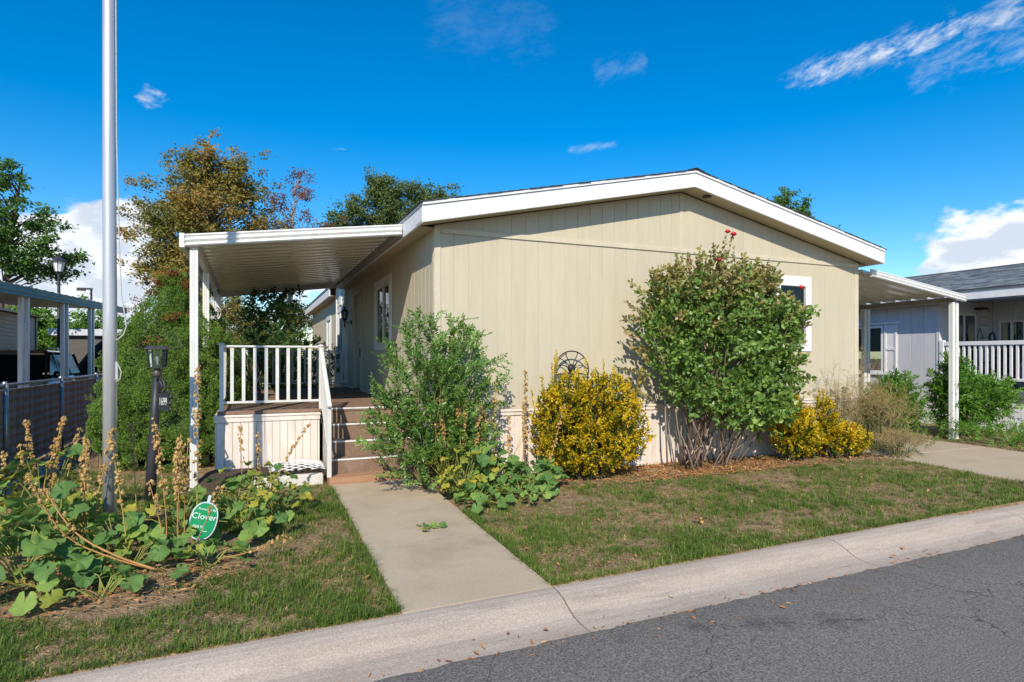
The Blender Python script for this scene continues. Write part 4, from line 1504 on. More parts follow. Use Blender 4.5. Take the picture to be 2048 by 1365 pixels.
# ------------------------------------------------------------------ rose bush
def build_rose():
    base = (6.0, 7.02)
    root = thing('rose_bush', 'tall overgrown rose bush with a few red blooms against the gable wall', 'rose bush', (base[0], base[1], 0))
    ells = [(6.25, 6.92, 1.80, 0.95, 0.42, 0.80), (5.55, 6.98, 2.05, 0.50, 0.36, 0.60), (7.05, 6.92, 1.85, 0.66, 0.40, 0.70), (6.2, 6.98, 2.50, 0.72, 0.36, 0.45), (6.9, 6.98, 2.45, 0.55, 0.34, 0.45),
            (5.50, 6.98, 2.45, 0.38, 0.28, 0.34), (7.0, 6.88, 1.2, 0.58, 0.36, 0.50), (5.6, 6.86, 1.22, 0.30, 0.3, 0.32), (6.5, 6.80, 1.0, 0.55, 0.33, 0.45), (7.45, 6.95, 1.35, 0.32, 0.3, 0.38), (5.15, 6.98, 2.4, 0.22, 0.22, 0.22), (5.1, 6.98, 1.9, 0.18, 0.2, 0.25), (7.55, 6.95, 2.05, 0.38, 0.3, 0.45), (6.85, 6.82, 0.82, 0.42, 0.3, 0.32), (5.35, 6.95, 1.55, 0.3, 0.3, 0.35), (6.3, 6.78, 0.80, 0.5, 0.28, 0.34), (6.0, 6.8, 0.92, 0.40, 0.28, 0.34), (7.1, 6.85, 0.75, 0.4, 0.28, 0.3), (5.6, 6.85, 0.95, 0.25, 0.25, 0.25)]
    ells = [(e[0] + 0.04, e[1], e[2], e[3] * 0.93, e[4], e[5] * 0.93) for e in ells]
    P, out = in_ellipsoids(1480, ells, 0.55, 0.42)
    D = unit(out * 0.5 + np.array([0, -0.2, 0.75]) + rand_unit(len(P)) * 0.5)
    leafm = leaf_mat('rose_leaves', [(0.0, (0.06, 0.11, 0.022)), (0.35, (0.13, 0.23, 0.045)), (0.72, (0.23, 0.36, 0.075)), (0.9, (0.36, 0.46, 0.13)), (1.0, (0.36, 0.20, 0.08))], rough=0.38, trans=0.22, nscale=1.8, nmix=0.4, spec=0.5)
    bronze = leaf_mat('rose_young_leaves', [(0.0, (0.16, 0.15, 0.045)), (0.5, (0.28, 0.28, 0.08)), (1.0, (0.40, 0.24, 0.12))], rough=0.4, trans=0.22, nscale=2.0, spec=0.45)
    V1, F1, pa = spray_set(P, D, rng.uniform(0.16, 0.30, len(P)), 11, 0.068, 0.80, 1.0, 0.15, 0.65, 0.35, 0.5)
    hi = np.repeat(P[:, 2] + rng.normal(size=len(P)) * 0.28 > 2.4, 11)
    F1a = F1.reshape(2, -1, 4)
    np_mesh('foliage', V1.reshape(-1, 6, 3)[~hi].reshape(-1, 3), _leaf_faces((~hi).sum()), leafm, root, 'stuff')
    # long shoots that break the outline
    shoots = [((6.26, 6.95, 2.7), (0.16, -0.05, 1), 0.76), ((6.34, 6.95, 2.65), (0.2, -0.04, 1), 0.72), ((6.28, 6.95, 2.7), (0.1, 0, 1), 0.5), ((6.78, 6.98, 2.72), (0.02, 0, 1), 0.42), ((7.05, 6.95, 2.65), (0.12, 0, 1), 0.42), ((7.2, 6.95, 2.45), (0.35, 0, 1), 0.40), ((5.2, 6.95, 2.5), (-0.3, 0, 1), 0.35), ((5.05, 6.98, 2.45), (-0.8, 0, 0.5), 0.36),
              ((5.1, 6.95, 2.2), (-0.8, 0, 0.2), 0.3), ((7.4, 6.9, 2.2), (0.7, 0, 0.5), 0.36), ((7.45, 6.9, 1.75), (0.9, -0.1, 0.25), 0.45), ((7.5, 6.9, 1.5), (0.9, -0.1, 0.1), 0.45), ((7.35, 6.9, 2.0), (0.8, 0, 0.35), 0.42), ((5.0, 6.95, 1.75), (-0.7, 0, -0.1), 0.2), ((5.5, 6.9, 2.7), (-0.1, 0, 1), 0.25), ((5.85, 6.9, 2.8), (0, 0, 1), 0.25), ((7.3, 6.9, 2.35), (0.75, 0, 0.6), 0.42), ((4.95, 6.95, 2.0), (-0.6, 0, 0.5), 0.25), ((7.3, 6.9, 1.05), (0.8, 0, 0.1), 0.3)]
    for k in range(46):
        xx = random.uniform(5.05, 7.6)
        f = (xx - 5.05) / 2.55
        zt = 2.35 + 0.42 * math.sin(math.pi * min(1, f * 1.05)) + random.gauss(0, 0.08)
        shoots.append(((xx, 6.95 + random.gauss(0, 0.12), zt), (random.gauss(0, 0.22) + (f - 0.5) * 0.5, random.gauss(0, 0.15), 1), random.uniform(0.2, 0.56)))
    for k in range(26):
        zz = random.uniform(0.9, 2.4)
        s_ = random.choice((-1, 1))
        shoots.append(((6.3 + s_ * 1.25, 6.92, zz), (s_ * 0.8, -0.1, random.uniform(-0.1, 0.8)), random.uniform(0.25, 0.55)))
    P2 = np.array([s[0] for s in shoots])
    D2 = unit(np.array([s[1] for s in shoots]))
    V2, F2, pb = spray_set(P2, D2, np.array([s[2] for s in shoots]), 17, 0.060, 0.8, 0.95, 0.05, 0.5, 0.4)
    foliage('young_foliage', [(V1.reshape(-1, 6, 3)[hi].reshape(-1, 3), _leaf_faces(hi.sum())), (V2, F2)], bronze, root)
    # canes
    CANE = mat('rose_cane', (0.19, 0.12, 0.075), (0.11, 0.075, 0.05), scale=14, rough=0.85, bump=0.4, bscale=60)
    OLD = mat('old_cane', (0.34, 0.28, 0.22), (0.24, 0.19, 0.15), scale=14, rough=0.9)
    for k in range(36):
        t = P[k * 7]
        bx = base[0] + random.uniform(-0.42, 0.42) + (t[0] - base[0]) * 0.12
        b = Vector((bx, base[1] + random.uniform(-0.16, 0.16), -0.02))
        t = Vector(t)
        m = Vector((b.x + (t.x - b.x) * 0.45 + random.uniform(-0.05, 0.05), b.y + (t.y - b.y) * 0.5, t.z * 0.58))
        r0 = random.uniform(0.009, 0.017)
        MB().tube([b, b.lerp(m, 0.5) + Vector((random.uniform(-0.03, 0.03), 0, 0)), m, m.lerp(t, 0.55) + Vector((random.uniform(-0.04, 0.04), 0, 0)), t], [r0, r0 * 0.9, r0 * 0.75, r0 * 0.5, 0.003], 6).build('cane', OLD if k % 5 == 0 else CANE, root, smooth=True)
    for k in range(22):
        a = random.uniform(-1, 1)
        b = Vector((base[0] + random.uniform(-0.45, 0.45), base[1] + random.uniform(-0.25, 0.1), -0.02))
        t = b + Vector((a * 0.45, random.uniform(-0.25, 0.05), random.uniform(0.35, 0.8)))
        r0 = random.uniform(0.006, 0.012)
        MB().tube([b, b.lerp(t, 0.5) + Vector((random.uniform(-0.04, 0.04), 0, 0.02)), t], [r0, r0 * 0.8, r0 * 0.4], 5).build('dead_cane', OLD if k % 2 else CANE, root, smooth=True)
    twig_tubes([p[::4] for p in pa[:700]] + [p[::4] for p in pb], 0.003, 0.0014, 3).build('twigs', CANE, root, kind='stuff')
    # blooms
    red = mat('rose_petal', (0.58, 0.010, 0.016), (0.42, 0.005, 0.010), scale=20, rough=0.6)
    for (x, y, z, s) in ((6.38, 6.90, 3.42, 1.25), (6.49, 6.90, 3.39, 1.4), (7.78, 6.84, 2.66, 1.4), (6.12, 6.78, 2.98, 0.9), (8.78, 6.72, 0.46, 0.8)):
        mb = MB()
        for ring, (nr, rr, tilt) in enumerate(((5, 0.036, 0.35), (5, 0.026, 0.75), (4, 0.014, 1.15))):
            for q in range(nr):
                a = 2 * math.pi * (q + ring * 0.5) / nr
                d = Vector((math.cos(a), math.sin(a), 0))
                u = Vector((0, -0.35, 0.95)).normalized()
                sd = Vector((-math.sin(a), math.cos(a), 0))
                o = Vector((x, y, z))
                p0 = o
                w = rr * 0.95 * s
                l = rr * 1.15 * s
                dd = (d * math.cos(tilt) + u * math.sin(tilt)).normalized()
                p1 = o + dd * l * 0.55 + sd * w * 0.55 + u * 0.006
                p2 = o + dd * l + sd * w * 0.35 - u * 0.004
                p3 = o + dd * l - sd * w * 0.35 - u * 0.004
                p4 = o + dd * l * 0.55 - sd * w * 0.55 + u * 0.006
                mb.add([p0, p1, p2, p3, p4], [(0, 1, 2, 3, 4)])
        mb.lathe((x, y, z + 0.004), [(0.004, -0.012 * s), (0.026 * s, 0.0), (0.03 * s, 0.014 * s), (0.02 * s, 0.03 * s), (0.004, 0.034 * s)], 9, (0, -0.35, 0.95))
        mb.build('rose_bloom', red, root)


def _leaf_faces(n):
    b = np.arange(n)[:, None] * 6
    return np.concatenate([b + np.array([[0, 1, 2, 3]]), b + np.array([[0, 3, 4, 5]])])


build_rose()


# ------------------------------------------------------------------ dry weeds at the corner of the house
def build_weed(name, label, base, n, height, spread, material, leafy, tuft):
    root = thing(name, label, 'weed', (base[0], base[1], 0), 'tall dry weeds by the driveway')
    mb, tips, tdir = MB(), [], []
    for k in range(n):
        a = random.uniform(0, 2 * math.pi)
        rr = random.uniform(0.1, 1.0) * spread
        h = height * random.uniform(0.55, 1.0) * (1 - 0.25 * rr / spread)
        b = Vector((base[0] + math.cos(a) * rr * 0.3, base[1] + math.sin(a) * rr * 0.2, -0.02))
        t = Vector((base[0] + math.cos(a) * rr, base[1] + math.sin(a) * rr * 0.45, h))
        m = b.lerp(t, 0.5) + Vector((-math.cos(a) * 0.06, 0, 0.08))
        mb.tube([b, b.lerp(m, 0.6), m, t], [0.005, 0.004, 0.003, 0.0016], 4, cap=False)
        for s in range(7):
            f = random.uniform(0.45, 1.0)
            p = m.lerp(t, (f - 0.4) / 0.6)
            d = Vector((random.gauss(0, 0.7), random.gauss(0, 0.5), random.uniform(0.1, 0.9))).normalized()
            q = p + d * random.uniform(0.07, 0.18)
            mb.tube([p, p.lerp(q, 0.5) + Vector((0, 0, 0.008)), q], [0.0022, 0.0018, 0.0012], 3, cap=False)
            for w in range(4):
                p2 = p.lerp(q, random.uniform(0.3, 1.0))
                d2 = (d + Vector((random.gauss(0, 0.7), random.gauss(0, 0.6), random.gauss(0.1, 0.5)))).normalized()
                q2 = p2 + d2 * random.uniform(0.03, 0.09)
                mb.tube([p2, q2], [0.0016, 0.0010], 3, cap=False)
                tips.append(q2)
                tdir.append(d2)
    mb.build('stems', mat('weed_stem', (0.34, 0.26, 0.12), (0.24, 0.20, 0.08), rough=0.85), root, kind='stuff')
    P = np.repeat(np.array(tips), tuft, 0) + rng.normal(size=(len(tips) * tuft, 3)) * 0.016
    D = unit(np.repeat(np.array(tdir), tuft, 0) + rand_unit(len(P)) * 0.9)
    L = rng.uniform(0.008, 0.018, len(P))
    V, F = leaf_arrays(P, D, rand_unit(len(P)), L, L * 0.5, simple=True)
    np_mesh('seed_heads', V, F, material, root, 'stuff')
    if leafy:
        Pl, ol = in_ellipsoids(leafy, [(base[0], base[1], height * 0.32, spread * 0.75, spread * 0.4, height * 0.33)], 0.6, 0.05)
        V, F, _ = spray_set(Pl, unit(ol + np.array([0, 0, 0.8]) + rand_unit(len(Pl)) * 0.5), rng.uniform(0.1, 0.2, len(Pl)), 8, 0.05, 0.35, 0.9, 0.2, 0.35)
        gm = leaf_mat('weed_leaves', [(0.0, (0.06, 0.10, 0.03)), (0.6, (0.12, 0.16, 0.05)), (0.9, (0.20, 0.20, 0.07)), (1.0, (0.28, 0.14, 0.06))], rough=0.6, trans=0.25)
        foliage('leaves', [(V, F)], gm, root)


WEED_A = leaf_mat('weed_seed_tan', [(0.0, (0.26, 0.18, 0.075)), (1.0, (0.42, 0.30, 0.14))], rough=0.85, trans=0.2)
WEED_B = leaf_mat('weed_seed_brown', [(0.0, (0.24, 0.18, 0.055)), (0.6, (0.32, 0.22, 0.075)), (1.0, (0.36, 0.21, 0.075))], rough=0.85, trans=0.2)
build_weed('dry_weed', 'pale wispy dry weed standing against the corner of the gable wall', (9.05, 7.22), 34, 1.62, 0.55, WEED_A, 40, 2)
build_weed('dry_weed', 'tallest thin dry weed in front of the neighbour window shutter', (10.0, 7.55), 22, 1.95, 0.55, WEED_A, 0, 2)
build_weed('dry_weed', 'broad bushy tan weed between the golden shrub and the driveway', (9.95, 7.2), 95, 1.28, 1.0, WEED_B, 190, 5)
build_weed('dry_weed', 'low sprawling dry weed spilling over the edge of the driveway', (9.6, 6.55), 46, 0.42, 0.7, WEED_A, 40, 4)


# ------------------------------------------------------------------ generic leafy bush
def leafy_bush(name, label, base, ells, n, material, leaf=0.05, wr=0.5, nl=11, ln=(0.12, 0.25), group=None, power=0.4, cat='shrub', up=0.5, stems=30, zb=0.0, stemr=0.01, stem_mat=None, sag=0.15):
    root = thing(name, label, cat, (base[0], base[1], zb), group)
    P, out = in_ellipsoids(n, ells, power, zb + 0.02)
    D = unit(out * 0.6 + np.array([0, -0.1, up]) + rand_unit(len(P)) * 0.5)
    V, F, pa = spray_set(P, D, rng.uniform(ln[0], ln[1], len(P)), nl, leaf, wr, 0.95, sag, 0.3)
    foliage('foliage', [(V, F)], material, root)
    st = stems_to(base, 0.12, [tuple(p) for p in P[:stems]], stemr, 0.003, 0.2, zb)
    st.build('stems', stem_mat or BARK, root, kind='stuff')
    return root


SHRUB_GREEN = leaf_mat('bright_shrub_leaves', [(0.0, (0.06, 0.15, 0.022)), (0.6, (0.13, 0.28, 0.035)), (0.95, (0.22, 0.38, 0.06)), (1.0, (0.46, 0.42, 0.06))], rough=0.45, trans=0.3, nscale=2.0)
leafy_bush('green_shrub', 'bright green shrub on the near side of the white carport post', (11.95, 8.3),
           [(12.0, 8.3, 0.58, 0.5, 0.45, 0.52), (11.75, 8.25, 0.40, 0.5, 0.4, 0.38), (12.1, 8.3, 0.9, 0.26, 0.26, 0.36)], 800, SHRUB_GREEN, 0.07, 0.42, group='shrubs along the driveway')
leafy_bush('green_shrub', 'broad green shrub in front of the white porch railing next door', (13.25, 7.7),
           [(13.3, 7.75, 0.62, 0.6, 0.45, 0.56), (13.0, 7.75, 0.92, 0.42, 0.4, 0.5), (13.75, 7.5, 0.72, 0.5, 0.4, 0.5), (13.15, 7.8, 1.3, 0.22, 0.2, 0.3)], 1100, SHRUB_GREEN, 0.072, 0.40, group='shrubs along the driveway')
leafy_bush('green_shrub', 'low straggly plant on the grassy verge beyond the driveway', (12.7, 6.6),
           [(12.6, 6.9, 0.12, 0.6, 0.5, 0.16), (12.5, 6.3, 0.10, 0.4, 0.6, 0.13), (12.3, 7.6, 0.14, 0.4, 0.5, 0.18), (13.2, 6.4, 0.14, 0.6, 0.5, 0.2)], 330, SHRUB_GREEN, 0.055, 0.30, stems=6, group='shrubs along the driveway')

VINE = leaf_mat('dark_vine_leaves', [(0.0, (0.04, 0.09, 0.02)), (0.7, (0.08, 0.16, 0.04)), (1.0, (0.18, 0.26, 0.07))], rough=0.45, trans=0.2)
leafy_bush('climbing_vine', 'dark leafy vine hanging from the far edge of the patio cover', (0.05, 14.5),
           [(0.05, 14.45, 1.7, 0.16, 0.16, 0.9), (0.12, 14.4, 2.6, 0.22, 0.2, 0.35), (0.42, 14.3, 2.82, 0.36, 0.2, 0.12), (0.85, 14.2, 2.92, 0.25, 0.15, 0.06)], 150, VINE, 0.075, 0.6, cat='vine', stems=20, nl=9, zb=0.885)
leafy_bush('climbing_vine', 'thin green vine climbing the third patio cover post', (-0.66, 12.42),
           [(-0.66, 12.4, 1.6, 0.14, 0.14, 1.3), (-0.62, 12.4, 2.7, 0.10, 0.1, 0.2)], 100, VINE, 0.05, 0.5, cat='vine', stems=14)
leafy_bush('dark_shrub', 'dark leafy shrub filling the view beyond the porch railing', (0.5, 17.2),
           [(0.3, 17.2, 1.3, 1.0, 0.8, 1.0), (1.15, 17.0, 1.25, 0.75, 0.6, 0.75), (-0.4, 16.9, 1.2, 0.6, 0.6, 0.8), (0.4, 17.0, 0.8, 1.4, 0.7, 0.8), (0.7, 17.4, 2.0, 0.9, 0.6, 0.5)], 1500, VINE, 0.075, 0.5, power=0.5, group='shrubs behind the porch')
leafy_bush('juniper_shrub', 'feathery green juniper rising between the patio posts and the porch railing', (-0.62, 13.5),
           [(-0.72, 13.0, 1.1, 0.42, 0.9, 0.95), (-0.66, 13.9, 1.5, 0.42, 0.7, 0.8), (-0.75, 11.5, 1.0, 0.33, 0.6, 0.85), (-0.72, 11.5, 1.55, 0.3, 0.5, 0.4)], 900,
           leaf_mat('juniper_leaves', [(0.0, (0.07, 0.14, 0.03)), (0.7, (0.13, 0.22, 0.05)), (1.0, (0.22, 0.28, 0.08))], rough=0.6, trans=0.25), 0.06, 0.16, 17, (0.15, 0.32), power=0.5, group='shrubs behind the porch')
leafy_bush('bay_window_shrub', 'airy dark shrub reaching up in front of the bay window', (1.55, 15.75),
           [(1.5, 15.7, 1.3, 0.42, 0.25, 0.75), (1.35, 15.6, 1.75, 0.25, 0.2, 0.3), (1.75, 15.6, 1.5, 0.2, 0.2, 0.3)], 130, VINE, 0.07, 0.55, nl=9, group='shrubs behind the porch')
leafy_bush('spruce_sprig', 'stray light green sprig sticking out of the cone-shaped spruce', (-2.1, 10.4),
           [(-2.06, 10.4, 1.02, 0.16, 0.1, 0.07), (-2.0, 10.4, 0.92, 0.12, 0.1, 0.08)], 26, leaf_mat('sprig_leaves', [(0.0, (0.16, 0.24, 0.05)), (1.0, (0.26, 0.34, 0.08))], trans=0.3), 0.045, 0.25, 11, (0.06, 0.12), stems=8, stemr=0.004)


# ------------------------------------------------------------------ hollyhocks
HOLLY = {
    'green': leaf_mat('hollyhock_leaf', [(0.0, (0.07, 0.16, 0.045)), (0.5, (0.14, 0.26, 0.06)), (0.85, (0.24, 0.36, 0.075)), (1.0, (0.36, 0.42, 0.085))], rough=0.62, trans=0.28, per_object=True, nmix=0.3, nscale=6, spec=0.25),
    'yellow': leaf_mat('hollyhock_yellow_leaf', [(0.0, (0.20, 0.25, 0.04)), (0.6, (0.36, 0.36, 0.05)), (1.0, (0.50, 0.40, 0.06))], rough=0.62, trans=0.3, per_object=True, nmix=0.3, nscale=6, spec=0.25),
}


def add_veins(m, lobes=5.0):
    """pale ribs fanning out from the leaf's base"""
    N, L = m.node_tree.nodes, m.node_tree.links
    b = N['Principled BSDF']
    src = b.inputs['Base Color'].links[0].from_socket
    tc = N.new('ShaderNodeTexCoord')
    sp = N.new('ShaderNodeSeparateXYZ')
    L.new(tc.outputs['Object'], sp.inputs[0])
    prev = None
    for op, c in (('ARCTAN2', None), ('MULTIPLY', lobes / 2), ('SINE', None), ('ABSOLUTE', None)):
        q = N.new('ShaderNodeMath')
        q.operation = op
        if prev is None:
            L.new(sp.outputs[1], q.inputs[0])
            L.new(sp.outputs[0], q.inputs[1])
        else:
            L.new(prev, q.inputs[0])
            if c is not None:
                q.inputs[1].default_value = c
        prev = q.outputs[0]
    mr = N.new('ShaderNodeMapRange')
    mr.inputs['From Min'].default_value = 0.16
    mr.inputs['From Max'].default_value = 0.0
    mr.inputs['To Max'].default_value = 0.55
    L.new(prev, mr.inputs['Value'])
    mx = N.new('ShaderNodeMix')
    mx.data_type = 'RGBA'
    mx.inputs[7].default_value = (0.26, 0.34, 0.14, 1)
    L.new(mr.outputs[0], mx.inputs[0])
    L.new(src, mx.inputs[6])
    L.new(mx.outputs[2], b.inputs['Base Color'])


for _k in HOLLY:
    add_veins(HOLLY[_k])
PETIOLE = mat('leaf_stalk', (0.22, 0.26, 0.06), (0.30, 0.30, 0.07), scale=6, rough=0.7)


def holly_leaf(name, material, lobes, seed, deep):
    """round lobed leaf, gently cupped, with raised veins between its lobes; unit radius, base at origin, along +x"""
    rnd = random.Random(seed)
    n = 40
    vs = [(0.0, 0.0, 0.0)]
    fs = []
    ring = []
    ph = [rnd.uniform(0, 6.28) for _ in range(4)]
    for i in range(n + 1):
        t = i / n
        a = (t - 0.5) * 2 * math.pi * 0.93
        lobe = abs(math.cos(lobes * a / 2.0))
        r = (1 - deep) + deep * lobe ** 0.8
        r *= 0.98 + 0.035 * rnd.uniform(-1, 1)
        r *= 0.85 + 0.25 * math.cos(a / 2) ** 2
        ring.append((a, r))
    for f in (0.45, 1.0):
        for a, r in ring:
            q = r * f
            z = 0.16 * q * q * (1 if f < 1 else 0.75) + 0.05 * f * math.cos(lobes * a) * q - 0.10 * (q if f == 1 else 0) * (0.5 + 0.5 * math.cos(a))
            z += f * q * (0.16 * math.sin(2 * a + ph[0]) + 0.10 * math.sin(3 * a + ph[1]) + 0.06 * math.sin(7 * a + ph[2]))
            vs.append((q * math.cos(a), q * math.sin(a), z))
    m = n + 1
    for i in range(n):
        fs.append((0, 1 + i, 2 + i))
        fs.append((1 + i, 1 + m + i, 2 + m + i, 2 + i))
    return MB().add(vs, fs).mesh(name, material, smooth=True)


LEAVES = {k: [holly_leaf('hollyhock_leaf', HOLLY[k], 5 if s % 2 else 6, s, dp) for s, dp in enumerate(((0.10, 0.16, 0.13, 0.20, 0.08) if k == 'green' else (0.34, 0.5, 0.42, 0.55, 0.28)))] for k in HOLLY}


def pod_mesh():
    mb = MB()
    for k in range(6):
        a = k * math.pi / 3
        d = Vector((math.cos(a), math.sin(a), 0))
        s = Vector((-math.sin(a), math.cos(a), 0))
        mb.add([d * 0.004, d * 0.013 + s * 0.008 + Vector((0, 0, 0.004)), d * 0.017 + Vector((0, 0, 0.017)), d * 0.013 - s * 0.008 + Vector((0, 0, 0.004))], [(0, 1, 2, 3)])
    mb.lathe((0, 0, 0), [(0.004, -0.002), (0.0115, 0.003), (0.010, 0.010), (0.003, 0.013)], 7)
    return mb


_pod = pod_mesh()
_podV = np.array(_pod.v)
POD = leaf_mat('dry_seed_pod', [(0.0, (0.34, 0.19, 0.06)), (0.5, (0.54, 0.35, 0.13)), (1.0, (0.66, 0.47, 0.21))], rough=0.8, trans=0.12, per_object=False)


def hollyhock(root, base, leaves, stalks, mix=0.1, size=(0.075, 0.11), reach=0.34, high=0.26, arc=None):
    """base (x,y); leaves: how many; stalks: list of point lists with pods from a fraction upward"""
    zb = gz(base[0], base[1])
    leaves = int(leaves * 1.55)
    high *= 1.15
    pet = MB()
    for i in range(leaves):
        a = random.uniform(0, 2 * math.pi) if arc is None else random.uniform(*arc)
        f = (i + 0.5) / leaves
        rr = reach * (0.25 + 0.75 * f) * random.uniform(0.75, 1.1)
        h = high * (1.05 - 0.75 * f) * random.uniform(0.7, 1.25) + 0.03
        b = Vector((base[0] + random.uniform(-0.03, 0.03), base[1] + random.uniform(-0.03, 0.03), zb - 0.01))
        t = Vector((base[0] + rr * math.cos(a), base[1] + rr * math.sin(a), zb + h))
        m = b.lerp(t, 0.5) + Vector((0, 0, 0.06))
        pet.tube([b, m, t], [0.0045, 0.0038, 0.003], 5, cap=False)
        k = 'yellow' if random.random() < mix else 'green'
        s = random.uniform(*size) * (0.75 if k == 'yellow' else 0.9)
        # blade faces up, outward and partly to the light
        put(random.choice(LEAVES[k]), 'leaf', root, t, (random.gauss(0.0, 0.25) + 0.22, random.gauss(0.0, 0.25) + 0.22 + 0.35 * f, a + random.gauss(0, 0.25)), (s, s, s * random.uniform(0.8, 1.6)))
    pet.build('leaf_stems', PETIOLE, root, kind='stuff')
    for st in stalks:
        add_stalk(root, *st)


def add_stalk(root, pts, f0=0.35, yellow=False, dens=1.0, r=0.0055, ytips=0):
    pts = [Vector(p) for p in pts]
    path = []
    for i in range(len(pts) - 1):
        for k in range(6):
            t = k / 6
            p0, p1, p2, p3 = pts[max(i - 1, 0)], pts[i], pts[i + 1], pts[min(i + 2, len(pts) - 1)]
            path.append(0.5 * ((2 * p1) + (p2 - p0) * t + (2 * p0 - 5 * p1 + 4 * p2 - p3) * t * t + (3 * p1 - p0 - 3 * p2 + p3) * t ** 3))
    path.append(pts[-1])
    n = len(path)
    stalk = MB().tube(path, [r * (1 - 0.6 * i / n) for i in range(n)], 6).build('dry_stalk', DRY_YEL if yellow else DRY, root, smooth=True)
    tot = sum((path[i + 1] - path[i]).length for i in range(n - 1))
    m = int(max(6, tot * (1 - f0) * 76 * dens))
    Vs, Fs, o = [], [], 0
    fpod = [f for f in _pod.f]
    for k in range(m):
        f = f0 + (1 - f0) * random.random() ** 0.85
        i = min(int(f * (n - 1)), n - 2)
        p = path[i].lerp(path[i + 1], random.random())
        a = random.uniform(0, 2 * math.pi)
        d = Vector((math.cos(a), math.sin(a), random.uniform(0.1, 0.8))).normalized()
        q = d.to_track_quat('Z', 'X').to_matrix()
        s = random.uniform(0.8, 1.45) * (1.0 - 0.3 * f)
        c = p + d * random.uniform(0.008, 0.024)
        Vs.append(_podV * s @ np.array(q).T + np.array(c))
        for ff in fpod:
            Fs.append([j + o for j in ff])
        o += len(_podV)
    V = np.concatenate(Vs) - np.array(ROOT[root.name])
    me = bpy.data.meshes.new('seed_pods')
    me.from_pydata(V.tolist(), [], Fs)
    me.materials.append(POD)
    so = link('seed_pods', me, stalk)
    so["kind"] = 'stuff'


def up(x, y, top, lean=(0, 0), bend=0.0):
    """a near-upright stalk from the ground at x,y"""
    z = gz(x, y)
    lean = (lean[0] + random.gauss(0, 0.035), lean[1] + random.gauss(0, 0.03))
    bend += random.gauss(0, 0.02)
    return [(x, y, z - 0.02), (x + lean[0] * 0.25 + bend, y + lean[1] * 0.25, z + (top - z) * 0.33), (x + lean[0] * 0.62 + bend * 0.6, y + lean[1] * 0.62, z + (top - z) * 0.68), (x + lean[0], y + lean[1], top)]


